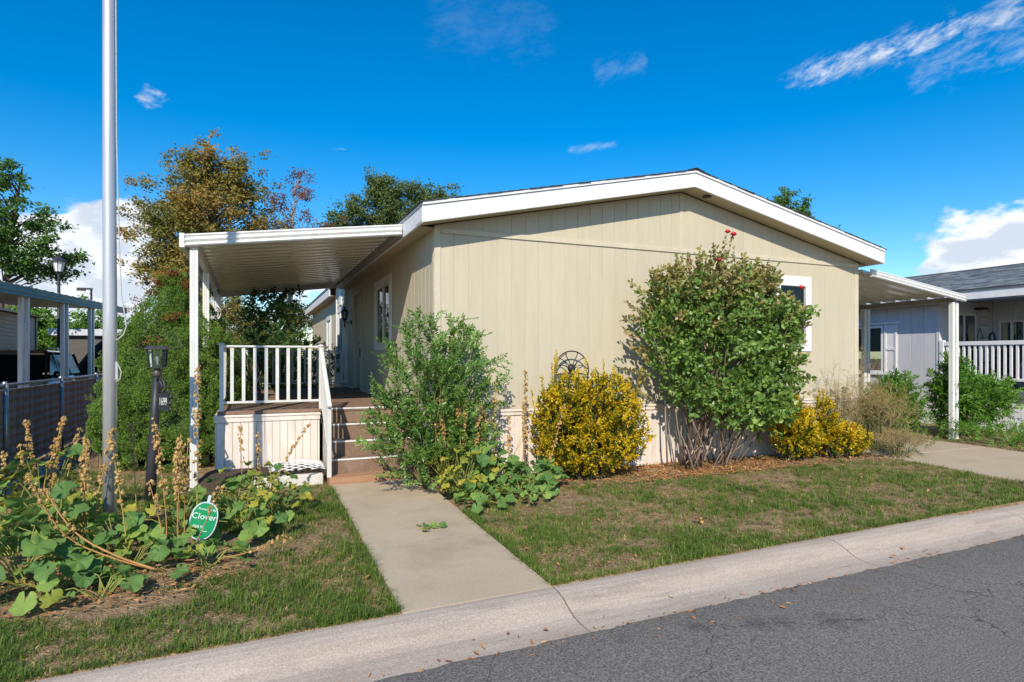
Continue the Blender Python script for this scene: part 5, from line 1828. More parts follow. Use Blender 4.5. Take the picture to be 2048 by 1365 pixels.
def build_hollyhocks():
    g = 'hollyhocks in the front beds'
    def plant(label, base):
        return thing('hollyhock', label, 'hollyhock', (base[0], base[1], gz(*base)), g)
    # bed round the flagpole
    b = (-0.56, 5.62)
    r = plant('hollyhock with the most bare dry stalks, crowding round the green yard sign', b)
    hollyhock(r, b, 10, [(up(-0.43, 5.75, 1.52, (0.03, 0.05), 0.02), 0.38, True), (up(-0.62, 5.5, 1.10, (-0.10, 0.05), 0.03), 0.45), (up(-0.55, 5.55, 0.86, (-0.02, 0.05), 0.0), 0.5), (up(-0.50, 5.62, 0.90, (0.02, 0.1), -0.02), 0.55),
                          (up(-0.45, 5.7, 0.92, (-0.06, 0.1), 0.0), 0.55), (up(-0.58, 5.6, 0.78, (0.06, 0.0), 0.02), 0.6), (up(-0.50, 5.45, 0.55, (0.26, 0.0), 0.05), 0.65), (up(-0.66, 5.55, 0.62, (-0.12, 0), 0.0), 0.6),
                          ([(-0.52, 5.42, 0.0), (-0.22, 5.30, 0.02), (0.02, 5.26, 0.06), (0.22, 5.24, 0.14)], 0.55, False, 0.5), ([(-0.5, 5.42, 0.0), (-0.20, 5.35, 0.0), (0.10, 5.32, 0.05), (0.28, 5.28, 0.12)], 0.9, False, 0.2, 0.003)], 0.1, (0.07, 0.10), 0.40, 0.16)
    b = (-0.85, 5.45)
    r = plant('hollyhock with a long stem sprawling sideways across the flagpole foot', b)
    hollyhock(r, b, 9, [([(-0.66, 5.25, 0.0), (-0.95, 5.35, 0.12), (-1.22, 5.45, 0.30), (-1.42, 5.5, 0.62)], 0.62, False, 0.7, 0.010), ([(-0.66, 5.25, 0.0), (-1.0, 5.40, 0.10), (-1.32, 5.55, 0.28), (-1.56, 5.62, 0.72)], 0.55, False, 0.8, 0.008), (up(-0.88, 5.5, 0.92, (-0.07, 0.1), 0.0), 0.5, True)], 0.08, (0.07, 0.10), 0.42, 0.16)
    b = (-1.48, 6.0)
    r = plant('hollyhock with the largest dark green leaves near the foot of the flagpole', b)
    hollyhock(r, b, 15, [(up(-1.30, 6.1, 0.90, (-0.02, 0.1), 0.0), 0.45), (up(-1.22, 6.15, 0.98, (0.05, 0.1), 0.0), 0.4), (up(-1.36, 6.2, 0.8, (0.0, 0.1), 0.0), 0.5)], 0.06, (0.10, 0.145), 0.48, 0.36)
    b = (-1.82, 7.1)
    r = plant('yellowing hollyhock with tall thick seed spikes beside the chain-link fence', b)
    hollyhock(r, b, 20, [(up(-1.92, 7.2, 0.98, (-0.08, 0.1), 0.0), 0.4, True, 1.5), (up(-1.82, 7.15, 1.0, (0.08, 0.1), 0.0), 0.4, True, 1.5), (up(-1.76, 7.1, 0.82, (0.04, 0.1), 0.0), 0.4, True, 1.2), (up(-1.98, 7.15, 0.75, (-0.05, 0), 0.0), 0.4, True, 1.2), (up(-2.1, 7.1, 0.72, (-0.06, 0), 0.0), 0.5, True), (up(-1.70, 7.2, 0.9, (0.10, 0.1), 0.0), 0.5, True)], 0.72, (0.08, 0.12), 0.50, 0.55)
    b = (-1.52, 5.4)
    r = plant('low hollyhock with overlapping green leaves at the edge of the picture', b)
    hollyhock(r, b, 15, [], 0.05, (0.09, 0.13), 0.48, 0.28)
    b = (-1.25, 5.15)
    r = plant('low leafy hollyhock spreading over bare soil at the front of the bed', b)
    hollyhock(r, b, 17, [], 0.14, (0.07, 0.105), 0.44, 0.15)
    b = (-0.95, 4.95)
    r = plant('smallest hollyhock with round leaves at the front edge of the bed', b)
    hollyhock(r, b, 9, [], 0.15, (0.06, 0.085), 0.33, 0.10)
    b = (-0.1, 6.25)
    r = plant('hollyhock with pale yellowing leaves growing behind the green yard sign', b)
    hollyhock(r, b, 15, [], 0.55, (0.07, 0.10), 0.46, 0.40)
    b = (0.12, 7.0)
    r = plant('hollyhock with dark leaning seed stalks in front of the porch skirting', b)
    hollyhock(r, b, 16, [(up(-0.15, 7.5, 0.80, (-0.02, 0.1), 0), 0.45, False, 1.0), (up(0.05, 7.5, 0.72, (0.02, 0.1), 0), 0.5, False, 0.9), (up(0.18, 7.45, 0.80, (0.42, 0.1), 0.0), 0.45, False, 0.9)], 0.6, (0.06, 0.09), 0.50, 0.34)
    b = (-0.62, 6.4)
    r = plant('hollyhock with green leaves between the flagpole and the lamp post', b)
    hollyhock(r, b, 12, [(up(-0.98, 6.5, 0.98, (-0.02, 0), 0), 0.5, True, 0.8)], 0.15, (0.09, 0.12), 0.42, 0.24)
    b = (-0.32, 5.25)
    r = plant('sparse hollyhock with grey-green leaves in front of the yard sign', b)
    hollyhock(r, b, 9, [], 0.1, (0.06, 0.09), 0.36, 0.13)
    b = (-1.35, 6.55)
    r = plant('hollyhock with yellow-green lobed leaves just behind the flagpole', b)
    hollyhock(r, b, 16, [(up(-1.4, 6.7, 0.85, (0, 0), 0), 0.5, True)], 0.6, (0.075, 0.105), 0.46, 0.34)
    b = (-1.95, 6.55)
    r = plant('hollyhock with mixed yellow and green leaves at the far edge of the bed', b)
    hollyhock(r, b, 16, [], 0.5, (0.08, 0.11), 0.46, 0.36)
    b = (-1.02, 5.75)
    r = plant('hollyhock with dark rounded leaves in front of the flagpole foot', b)
    hollyhock(r, b, 13, [], 0.12, (0.08, 0.115), 0.42, 0.24)
    b = (0.06, 5.95)
    r = plant('hollyhock with dark leaves beside the yard sign on the lawn side', b)
    hollyhock(r, b, 13, [], 0.15, (0.07, 0.10), 0.36, 0.26)
    b = (0.22, 6.55)
    r = plant('hollyhock with small lime leaves nearest the lattice panel', b)
    hollyhock(r, b, 16, [(up(0.05, 6.7, 0.6, (0, 0), 0), 0.5, False)], 0.75, (0.055, 0.08), 0.40, 0.38)
    # clump between the walk and the golden shrub
    b = (2.12, 6.72)
    r = plant('hollyhock with a row of thick golden seed spikes beside the walkway', b)
    hollyhock(r, b, 20, [(up(2.10, 6.85, 1.10, (-0.03, 0), 0), 0.45, False, 1.5), (up(2.24, 6.85, 1.12, (0.0, 0), 0), 0.42, False, 1.7), (up(2.36, 6.9, 1.08, (0.03, 0), 0), 0.45, False, 1.5), (up(2.02, 6.75, 0.85, (-0.08, 0), 0), 0.6, False, 0.6)], 0.55, (0.06, 0.095), 0.42, 0.46)
    b = (2.5, 6.65)
    r = plant('leafy hollyhock in the middle of the clump near the skirting', b)
    hollyhock(r, b, 17, [(up(2.52, 6.9, 1.06, (0.04, 0), 0), 0.45, False, 1.5), (up(2.66, 6.95, 0.9, (0.05, 0), 0), 0.5), (up(2.75, 7.0, 0.75, (0.1, 0), 0), 0.5)], 0.3, (0.07, 0.10), 0.42, 0.36)
    b = (2.85, 6.75)
    r = plant('hollyhock with one tall green-leaved stalk before the ribbed skirting', b)
    hollyhock(r, b, 15, [(up(2.78, 6.95, 1.30, (0.05, 0), 0), 0.4, True, 0.9), (up(2.85, 6.9, 0.7, (0.28, 0), 0), 0.95, True, 0.2), (up(2.8, 6.9, 0.62, (0.35, 0), 0), 0.95, True, 0.2)], 0.15, (0.07, 0.10), 0.42, 0.26)
    b = (3.2, 6.72)
    r = plant('hollyhock with the tallest brown seed spike beside the golden shrub', b)
    hollyhock(r, b, 14, [(up(3.10, 6.95, 1.42, (0.08, 0), 0), 0.38, False, 1.2, 0.006), (up(3.2, 6.95, 1.0, (0.0, 0), 0), 0.45), (up(3.3, 6.6, 1.02, (0.28, 0), 0), 0.35, False, 0.5)], 0.1, (0.07, 0.10), 0.42, 0.24)
    b = (2.35, 6.35)
    r = plant('low hollyhock leaves lapping over the edge of the walkway', b)
    hollyhock(r, b, 13, [([(2.2, 6.2, 0.0), (2.45, 6.3, 0.08), (2.65, 6.4, 0.14)], 0.95, True, 0.1)], 0.12, (0.06, 0.09), 0.34, 0.16)
    b = (2.9, 6.45)
    r = plant('low dark hollyhock leaves at the lawn edge of the clump', b)
    hollyhock(r, b, 13, [], 0.08, (0.06, 0.09), 0.38, 0.16)
    b = (2.22, 6.55)
    r = plant('hollyhock with the most lime-yellow lobed leaves, nearest the walkway edge', b)
    hollyhock(r, b, 20, [(up(2.3, 6.7, 0.95, (0.0, 0), 0), 0.5, True, 1.2), (up(2.44, 6.75, 0.9, (0.03, 0), 0), 0.5, True, 1.2)], 0.8, (0.065, 0.095), 0.40, 0.50)
    b = (2.62, 6.85)
    r = plant('hollyhock with mixed green leaves close in front of the skirting panels', b)
    hollyhock(r, b, 20, [(up(2.6, 7.0, 0.95, (0.03, 0), 0), 0.45, False, 1.2), (up(2.95, 7.05, 0.85, (0.03, 0), 0), 0.45, False, 1.2)], 0.25, (0.07, 0.10), 0.46, 0.42)
    b = (3.1, 6.55)
    r = plant('hollyhock of rounded dark leaves between the clump and the golden shrub', b)
    hollyhock(r, b, 16, [], 0.05, (0.065, 0.095), 0.44, 0.26)
    b = (2.25, 6.12)
    r = plant('low hollyhock leaves spilling onto the walkway slab at the clump corner', b)
    hollyhock(r, b, 12, [], 0.1, (0.06, 0.085), 0.33, 0.13)
    b = (2.75, 6.2)
    r = plant('low green hollyhock leaves at the dirt edge nearest the street', b)
    hollyhock(r, b, 12, [], 0.1, (0.055, 0.085), 0.36, 0.14)
    # fallen sprig on the walk
    sp = thing('fallen_leaf_sprig', 'small green and yellow leaf sprig lying on the walkway slab', 'leaf sprig', (1.55, 5.55, gz(1.5, 5.5) + 0.022))
    z = gz(1.5, 5.5) + 0.03
    MB().tube([(1.46, 5.56, z), (1.55, 5.55, z + 0.01), (1.66, 5.55, z + 0.012)], 0.003, 5).build('stem', PETIOLE, sp)
    for (x, y, k, a, s) in ((1.46, 5.64, 'yellow', 2.2, 0.035), (1.52, 5.58, 'green', 1.2, 0.05), (1.48, 5.47, 'yellow', 4.0, 0.05), (1.58, 5.56, 'green', 0.3, 0.05), (1.66, 5.55, 'green', 0.0, 0.045)):
        put(LEAVES[k][0], 'leaf', sp, (x, y, z + 0.012), (random.gauss(0.2, 0.2), random.gauss(0, 0.2), a), (s, s, s))


build_hollyhocks()


# ------------------------------------------------------------------ lawn and litter
def lawn_density(x, y):
    n = mnoise.noise((x * 1.15, y * 1.15, 0.3)) * 0.6 + mnoise.noise((x * 3.3, y * 3.3, 2.2)) * 0.45
    return n


def build_grass():
    pts = []
    random.seed(5)
    def inside(x, y):
        k = ky(x)
        if y < k + 0.015:
            return 0.0
        if -3.0 < x < 0.885 and y < 10.2:
            bed = ((x + 1.35) / 1.1) ** 2 + ((y - 5.45) / 0.75) ** 2
            bed2 = ((x + 0.35) / 0.5) ** 2 + ((y - 5.55) / 0.6) ** 2
            if y > 7.95 and x > -0.78:
                return 0.0
            if (x + 1.08) ** 2 + (y - 10.6) ** 2 < 1.25:
                return 0.0
            d = 1.0
            if bed < 1 or bed2 < 1:
                d = 0.10
            # bare patch by the front of the bed
            if ((x + 0.72) / 0.38) ** 2 + ((y - 4.72) / 0.2) ** 2 < 1:
                d = 0.05
            return d
        if 2.012 < x < 9.38 and y < 6.75:
            edge = 6.55 + 0.22 * mnoise.noise((x * 1.4, 0, 0)) - (0.45 if x < 3.5 else 0)
            if y > edge:
                return 0.12
            return 1.0
        if 12.02 < x < 16 and y < 8.5:
            return 0.6
        if 2.0 < x < 9.4 and y < 7.4:
            return 0.1
        return 0.0
    areas = [(-3.0, 0.885, 3.75, 10.0, 6800), (2.01, 9.4, 3.9, 7.4, 6000), (12.02, 15.5, 4.2, 8.4, 1500)]
    for (x0, x1, y0, y1, dens) in areas:
        n = int((x1 - x0) * (y1 - y0) * dens / 9)
        for _ in range(n):
            x, y = random.uniform(x0, x1), random.uniform(y0, y1)
            far = 1.0 / (1.0 + max(0.0, math.hypot(x, y) - 5.0) * 0.22)
            d = inside(x, y)
            if d == 0.0:
                continue
            v = lawn_density(x, y)
            # thin where the lawn has dried out
            d *= max(0.25, min(1.0, 0.78 + v * 1.3)) * far
            if random.random() < d:
                for _k in range(random.randint(6, 13)):
                    bx, by = x + random.gauss(0, 0.02), y + random.gauss(0, 0.02)
                    if inside(bx, by) > 0:
                        pts.append((bx, by, v))
    # longer tufts along hard edges
    for k in range(2600):
        x = random.choice((0.875, 2.02)) + random.gauss(0, 0.018)
        y = random.uniform(ky(x) + 0.02, 7.6 if x < 1.5 else 6.0)
        pts.append((x - 0.01 if x < 1.5 else x + 0.012, y, 0.5))
    for k in range(5200):
        x = random.uniform(-3, 9.3)
        if 0.86 < x < 2.03:
            continue
        pts.append((x, ky(x) + 0.02 + abs(random.gauss(0, 0.03)), 0.3))
    # living blades stand up in tufts; dead straw lies flat between them
    live, dead = [], []
    for (x, y, v) in pts:
        t = mnoise.noise((x * 2.1, y * 2.1, 7.7)) * 0.7 + mnoise.noise((x * 6.5, y * 6.5, 1.7)) * 0.5 + v * 0.55 + (0.48 if x < 2 else 0.40)
        (live if random.gauss(0, 0.34) < t else dead).append((x, y, t))
    def blades(name, ps, h0, h1, w0, lean0, lean1, m, label, cat):
        A = np.array(ps)
        n = len(A)
        z = np.array([gz(p[0], p[1]) for p in ps]) - 0.004
        base = np.stack([A[:, 0], A[:, 1], z], 1)
        h = (h0 + (h1 - h0) * rng.uniform(0, 1, n)) * np.clip(0.8 + 0.8 * A[:, 2], 0.5, 1.7)
        a = rng.uniform(0, 2 * math.pi, n)
        lean = rng.uniform(lean0, lean1, n)[:, None] * np.stack([np.cos(a), np.sin(a), np.zeros(n)], 1)
        side = np.stack([-np.sin(a + rng.normal(size=n) * 0.6), np.cos(a), np.zeros(n)], 1)
        w = (w0 + 0.0012 * rng.uniform(0, 1, n))[:, None]
        lz = np.linalg.norm(lean, axis=1, keepdims=True)
        up_ = np.clip(1.0 - 0.55 * lz, 0.08, 1.0)
        mid = base + (np.array([0, 0, 1.0]) * up_ * 0.66 + lean * 0.30) * h[:, None]
        tip = base + (np.array([0, 0, 1.0]) * up_ * (1.0 - 0.25 * lz) + lean * 0.95) * h[:, None]
        V = np.stack([base - side * w, base + side * w, mid + side * w * 0.8, mid - side * w * 0.8, tip], 1).reshape(-1, 3)
        b = np.arange(n)[:, None] * 5
        F = np.concatenate([b + np.array([[0, 1, 2]]), b + np.array([[0, 2, 3]]), b + np.array([[3, 2, 4]])])
        _tag(np_mesh(name, V, F, m, None, 'stuff'), label, cat)
    mg = leaf_mat('lawn_blades', [(0.0, (0.055, 0.115, 0.018)), (0.45, (0.115, 0.19, 0.032)), (0.8, (0.20, 0.26, 0.055)), (1.0, (0.42, 0.36, 0.14))], rough=0.55, trans=0.3, nscale=2.4, nmix=0.4, spec=0.25)
    md = leaf_mat('dead_blades', [(0.0, (0.26, 0.16, 0.07)), (0.5, (0.46, 0.32, 0.15)), (1.0, (0.62, 0.47, 0.25))], rough=0.75, trans=0.2, nscale=2.4, nmix=0.3, spec=0.15)
    blades('grass', live, 0.04, 0.085, 0.0021, 0.2, 1.15, mg, 'living green blades of the patchy lawn', 'grass')
    blades('dry_grass', dead, 0.04, 0.085, 0.0022, 0.7, 1.7, md, 'dead straw-coloured grass lying between the green tufts', 'grass')


build_grass()


def build_litter():
    # dry leaves and needles under the shrubs
    P = []
    random.seed(9)
    for _ in range(4200):
        x = random.gauss(6.0, 1.1)
        y = random.uniform(6.45, 7.45)
        P.append((x, y, 0.008 + random.uniform(0, 0.02)))
    for _ in range(900):
        x = random.uniform(2.2, 9.4)
        P.append((x, random.uniform(6.4, 7.45), 0.008 + random.uniform(0, 0.015)))
    for _ in range(900):
        a, r = random.uniform(0, 6.28), random.random() ** 0.5
        P.append((-1.0 + 1.0 * r * math.cos(a), 5.3 + 0.65 * r * math.sin(a), gz(-1, 5.3) + 0.006 + random.uniform(0, 0.02)))
    for _ in range(240):
        x = random.uniform(-2.5, 9)
        y = random.uniform(ky(x) + 0.1, 6.8)
        if 0.85 < x < 2.05:
            continue
        P.append((x, y, gz(x, y) + 0.03))
    for _ in range(150):
        x = random.uniform(-1.5, 9)
        P.append((x, ky(x) - 0.56 + random.gauss(0, 0.03), -0.150))
    for _ in range(60):
        x = random.uniform(-1.5, 9)
        P.append((x, ky(x) - random.uniform(0.35, 0.9), -0.145))
    P = np.array(P)
    n = len(P)
    D = rand_unit(n)
    D[:, 2] *= 0.25
    N_ = unit(rand_unit(n) * 0.45 + np.array([0, 0, 1.0]))
    L = rng.uniform(0.02, 0.055, n)
    V, F = leaf_arrays(P, D, N_, L, L * rng.uniform(0.15, 0.6, n), fold=0.25, droop=-0.1)
    m = leaf_mat('fallen_leaves', [(0.0, (0.26, 0.10, 0.035)), (0.5, (0.48, 0.21, 0.07)), (1.0, (0.58, 0.38, 0.18))], rough=0.8, trans=0.12)
    o = np_mesh('leaf_litter', V, F, m, None, 'stuff')
    _tag(o, 'brown fallen leaves and dry straw strewn under the shrubs', 'leaf litter')
    # straw and twigs on the soil
    mb = MB()
    for k in range(260):
        if k < 150:
            x, y = random.gauss(-0.8, 0.32), random.gauss(5.2, 0.25)
        else:
            x, y = random.gauss(5.6, 0.8), random.uniform(6.5, 7.1)
        z = gz(x, y) + random.uniform(0.008, 0.04)
        a = random.uniform(0, 6.28)
        l = random.uniform(0.06, 0.2)
        mb.tube([(x, y, z), (x + l * 0.5 * math.cos(a), y + l * 0.5 * math.sin(a), z + random.uniform(0.0, 0.03)), (x + l * math.cos(a), y + l * math.sin(a), z + random.uniform(-0.01, 0.03))], 0.0022, 4, cap=False)
    o = mb.build('dry_straw', mat('straw', (0.42, 0.31, 0.17), (0.30, 0.20, 0.10), scale=4, rough=0.85), None, kind='stuff')
    _tag(o, 'dry straw and broken stalks on the bare soil of the beds', 'straw')
    lf = thing('fallen_maple_leaf', 'single orange-tan curled leaf lying on the open lawn', 'leaf', (4.05, 4.78, gz(4.05, 4.78) + 0.05))
    put(holly_leaf('blade', mat('tan_leaf', (0.55, 0.30, 0.08), rough=0.7), 5, 3, 0.6), 'blade', lf, (4.05, 4.78, gz(4.05, 4.78) + 0.055), (0.3, 0.2, 0.6), (0.055, 0.055, 0.09))


build_litter()
# ------------------------------------------------------------------ flagpole
def build_flagpole():
    x, y = -1.15, 6.30
    z0 = gz(x, y)
    r = thing('flagpole', 'tall brushed aluminium flagpole rising out of the hollyhock bed', 'flagpole', (x, y, z0))
    ALU = mat('brushed_aluminium', (0.62, 0.62, 0.63), (0.50, 0.50, 0.52), scale=4, rough=0.38, metal=0.45, stretch=(8, 8, 0.4), bump=0.04, bscale=30, spec=0.7)
    MB().tube([(x, y, z0 - 0.05), (x, y, 2.0), (x - 0.006, y, 3.6), (x - 0.012, y, 7.6)], [0.0545, 0.054, 0.050, 0.044], 32).build('pole', ALU, r, smooth=True)
    MB().lathe((x, y, z0), [(0.075, -0.01), (0.075, 0.012), (0.058, 0.03)], 24).build('ground_collar', ALU, r, smooth=True)
    MB().lathe((x - 0.012, y, 7.6), [(0.05, 0), (0.05, 0.04), (0.02, 0.06), (0.07, 0.11), (0.085, 0.16), (0.07, 0.21), (0.01, 0.24)], 20).build('finial', ALU, r, smooth=True)
    ROPE = mat('halyard_rope', (0.55, 0.55, 0.52), (0.45, 0.45, 0.43), scale=30, rough=0.8)
    rx = math.cos(R(YAW))
    ry = -math.sin(R(YAW))
    def q(d, z, f=0.0):
        return (x + rx * d + f * 0.2, y + ry * d - f, z)
    MB().tube([q(0.045, 7.55), q(0.052, 5.0), q(0.058, 3.6), q(0.072, 3.0), q(0.085, 2.5), q(0.10, 2.15), q(0.135, 1.95), q(0.145, 1.87), q(0.12, 1.80), q(0.075, 1.76), q(0.04, 1.75)], 0.005, 8).build('halyard', ROPE, r, smooth=True)
    MB().tube([q(0.04, 1.55), q(0.075, 1.53), q(0.10, 1.47), q(0.09, 1.41), q(0.05, 1.38), q(0.04, 1.38)], 0.004, 8).build('halyard', ROPE, r, smooth=True)
    MB().box(x + 0.05 * rx - 0.01, x + 0.05 * rx + 0.02, y + 0.05 * ry - 0.01, y + 0.05 * ry + 0.01, 1.40, 1.56).build('cleat', ALU, r, bevel=0.004)


build_flagpole()


def build_lamp_post():
    x, y = -1.04, 7.75
    r = thing('lamp_post', 'leaning black lamp post with lantern and house number plate', 'lamp post', (x, y, 0))
    BLK = mat('black_cast_metal', (0.035, 0.037, 0.042), (0.022, 0.023, 0.026), scale=8, rough=0.5, bump=0.15, bscale=50, spec=0.5)
    BRN = mat('brown_collar_metal', (0.07, 0.055, 0.05), rough=0.5)
    rx, ry = math.cos(R(YAW)), -math.sin(R(YAW))            # to the right as seen from the street
    lean = 0.085
    def ax(z):
        f = z / 1.48
        return (x + rx * lean * f, y + ry * lean * f, z)
    MB().tube([ax(-0.03), ax(0.4), ax(0.9), ax(1.38)], [0.056, 0.054, 0.048, 0.040], 20).build('post', BLK, r, smooth=True)
    c = ax(1.385)
    MB().lathe(c, [(0.040, 0.0), (0.047, 0.008), (0.047, 0.055), (0.040, 0.062), (0.038, 0.075), (0.025, 0.10), (0.03, 0.11)], 20).build('collar', BRN, r, smooth=True)
    # lantern, square, turned a little
    L0 = Vector(ax(1.48))
    th = R(-6)
    ux, uy = Vector((math.cos(th), math.sin(th), 0)), Vector((-math.sin(th), math.cos(th), 0))
    def P(a, b, z):
        return L0 + ux * a + uy * b + Vector((0, 0, z))
    hb, ht = 0.068, 0.079
    ln = MB()
    ln.prism([P(-hb, -hb, 0.0), P(hb, -hb, 0.0), P(hb, hb, 0.0), P(-hb, hb, 0.0)], (0, 0, 0.014))
    lan = ln.build('lantern', BLK, r)
    rf = MB()
    rf.add([P(-0.107, -0.107, 0.205), P(0.107, -0.107, 0.205), P(0.107, 0.107, 0.205), P(-0.107, 0.107, 0.205), P(-0.107, -0.107, 0.22), P(0.107, -0.107, 0.22), P(0.107, 0.107, 0.22), P(-0.107, 0.107, 0.22),
            P(-0.085, -0.085, 0.245), P(0.085, -0.085, 0.245), P(0.085, 0.085, 0.245), P(-0.085, 0.085, 0.245)],
           [(3, 2, 1, 0), (0, 1, 5, 4), (1, 2, 6, 5), (2, 3, 7, 6), (3, 0, 4, 7), (4, 5, 9, 8), (5, 6, 10, 9), (6, 7, 11, 10), (7, 4, 8, 11), (8, 9, 10, 11)])
    rf.build('lantern_roof', BLK, lan)
    corners = [(-1, -1), (1, -1), (1, 1), (-1, 1)]
    for i, (a, b) in enumerate(corners):
        MB().beam(P(a * hb, b * hb, 0.01), P(a * ht, b * ht, 0.205), 0.013, 0.013).build('lantern_bar', BLK, lan)
        a2, b2 = corners[(i + 1) % 4]
        for f in (0.3, 0.7):
            p = P((a + (a2 - a) * f) * hb, (b + (b2 - b) * f) * hb, 0.012)
            q = P((a + (a2 - a) * f) * ht, (b + (b2 - b) * f) * ht, 0.205)
            MB().beam(p, q, 0.006, 0.006).build('glazing_bar', BLK, lan)
        for f in (0.17, 0.83):
            hh = hb + (ht - hb) * f
            MB().beam(P(a * hh, b * hh, 0.012 + 0.193 * f), P(a2 * hh, b2 * hh, 0.012 + 0.193 * f), 0.006, 0.006).build('glazing_bar', BLK, lan)
        g = MB()
        e = 0.004
        g.add([P(a * (hb - e), b * (hb - e), 0.015), P(a2 * (hb - e), b2 * (hb - e), 0.015), P(a2 * (ht - e), b2 * (ht - e), 0.203), P(a * (ht - e), b * (ht - e), 0.203)], [(0, 1, 2, 3)])
        g.build('lantern_pane', glass_mat('lantern_glass', (0.86, 0.92, 0.86), 0.3), lan)
    bb = MB().lathe(P(0, 0, 0.014), [(0.018, 0), (0.018, 0.04), (0.014, 0.05), (0.028, 0.09), (0.026, 0.115), (0.008, 0.13)], 14)
    bb.build('bulb', mat('bulb_glass', (0.75, 0.75, 0.72), rough=0.2), lan, smooth=True)
    # bracket and number plate, edge-on to the post and angled to the street
    pd = Vector((math.cos(R(-46)), math.sin(R(-46)), 0))     # plate direction, outward from the post toward the street and right
    pn = Vector((pd.y, -pd.x, 0))                            # plate normal
    if pn.dot(Vector((rx, ry, 0))) > 0:
        pn = -pn
    o = Vector(ax(1.02)) + pd * 0.04
    def Q(u, v):
        return o + pd * u + Vector((0, 0, v))
    t = -pn * 0.012
    plate = MB().prism([Q(0, 0.0), Q(0.17, 0.0), Q(0.17, 0.165), Q(0.15, 0.185), Q(0.0, 0.19)], t).build('number_plate', BLK, r)
    for (u, v) in ((0.185, 0.01), (0.19, 0.145), (0.18, 0.075)):
        MB().lathe(Q(u, v) + t * 1.2, [(0.022, 0), (0.024, 0.008), (0.016, 0.018)], 12, pn).build('scroll_boss', BLK, plate, smooth=True)
    sc = MB()
    sc.tube([Q(0.0, 0.20), Q(0.10, 0.20), Q(0.13, 0.24), Q(0.10, 0.30), Q(0.04, 0.36), Q(0.03, 0.32), Q(0.06, 0.29), Q(0.08, 0.25), Q(0.04, 0.22)], 0.011, 8)
    sc.tube([Q(0.02, 0.36), Q(0.02, 0.41), Q(0.0, 0.41)], 0.010, 8)
    sc.tube([Q(0.13, 0.20), Q(0.17, 0.205), Q(0.185, 0.18)], 0.012, 8)
    sc.build('scroll_bracket', BLK, r, smooth=True)
    M4 = Matrix(((-pd.x * -1, 0, pn.x, 0), (pd.y, 0, pn.y, 0), (0, 1, 0, 0), (0, 0, 0, 1)))
    # letters run outward along pd when seen from the street side
    M4 = Matrix.Translation(Q(0.086, 0.09) + pn * 0.002) @ M4 @ Matrix.Diagonal((0.60, 1.15, 1.0, 1.0))
    text_mesh('house_number', '1699', 0.105, mat('pale_numerals', (0.70, 0.74, 0.68), rough=0.6), plate, M4)
    MB().box(c[0] - 0.008, c[0] + 0.008, c[1] - 0.06, c[1] - 0.03, 1.35, 1.38).build('photocell', BLK, r, bevel=0.003)


build_lamp_post()


def build_yard_sign():
    x, y = -0.44, 5.70
    z0 = gz(x, y)
    r = thing('yard_sign', 'green oval security yard sign with white lettering on a tilted stake', 'sign', (x, y, z0))
    GREEN = mat('sign_green', (0.012, 0.30, 0.115), (0.010, 0.26, 0.10), scale=5, rough=0.4)
    PALE = mat('sign_pale_rim', (0.62, 0.66, 0.74), rough=0.5)
    WHITE = mat('sign_white_print', (0.82, 0.84, 0.82), rough=0.5)
    a = R(-YAW + 20)                                          # turned toward the camera
    ux0 = Vector((math.cos(a), math.sin(a), 0))
    nrm = Vector((math.sin(a), -math.cos(a), 0))
    if nrm.y > 0:
        nrm = -nrm
    tl = R(14)
    ux = ux0 * math.cos(tl) - Vector((0, 0, 1)) * math.sin(tl)
    uz = ux0 * math.sin(tl) + Vector((0, 0, 1)) * math.cos(tl)
    c = Vector((x, y, z0)) + uz * 0.262
    def S(u, v, d=0.0):
        return c + ux * u + uz * v + nrm * d
    MB().beam(S(0, -0.45, -0.012), S(0, 0.215, -0.012), 0.022, 0.008, nrm).build('stake', PALE, r)
    def oval(rx_, ry_, d0, d1, n=36):
        pts = []
        for k in range(n):
            t = 2 * math.pi * k / n
            e = 0.86
            pts.append(S(rx_ * math.copysign(abs(math.cos(t)) ** e, math.cos(t)), ry_ * math.copysign(abs(math.sin(t)) ** e, math.sin(t)), d0))
        return MB().prism(pts, nrm * (d1 - d0))
    oval(0.107, 0.160, -0.006, 0.0).build('rim', PALE, r)
    oval(0.097, 0.150, 0.0005, 0.0025).build('face', GREEN, r)
    def T(u, v):
        m = Matrix(((ux.x, uz.x, nrm.x, 0), (ux.y, uz.y, nrm.y, 0), (ux.z, uz.z, nrm.z, 0), (0, 0, 0, 1)))
        return Matrix.Translation(S(u, v, 0.0035)) @ m
    text_mesh('lettering', 'Clover', 0.069, WHITE, r, T(0, 0.035))
    text_mesh('lettering', 'Protected By', 0.026, WHITE, r, T(0.01, 0.098))
    text_mesh('lettering', 'S  M  A  R  T', 0.015, mat('sign_dim_print', (0.10, 0.42, 0.22), rough=0.5), r, T(0.0, -0.012))
    text_mesh('lettering', '888.95', 0.034, WHITE, r, T(-0.025, -0.052))
    MB().beam(S(-0.055, -0.083, 0.003), S(0.05, -0.083, 0.003), 0.004, 0.0012, nrm).build('printed_line', WHITE, r)


build_yard_sign()


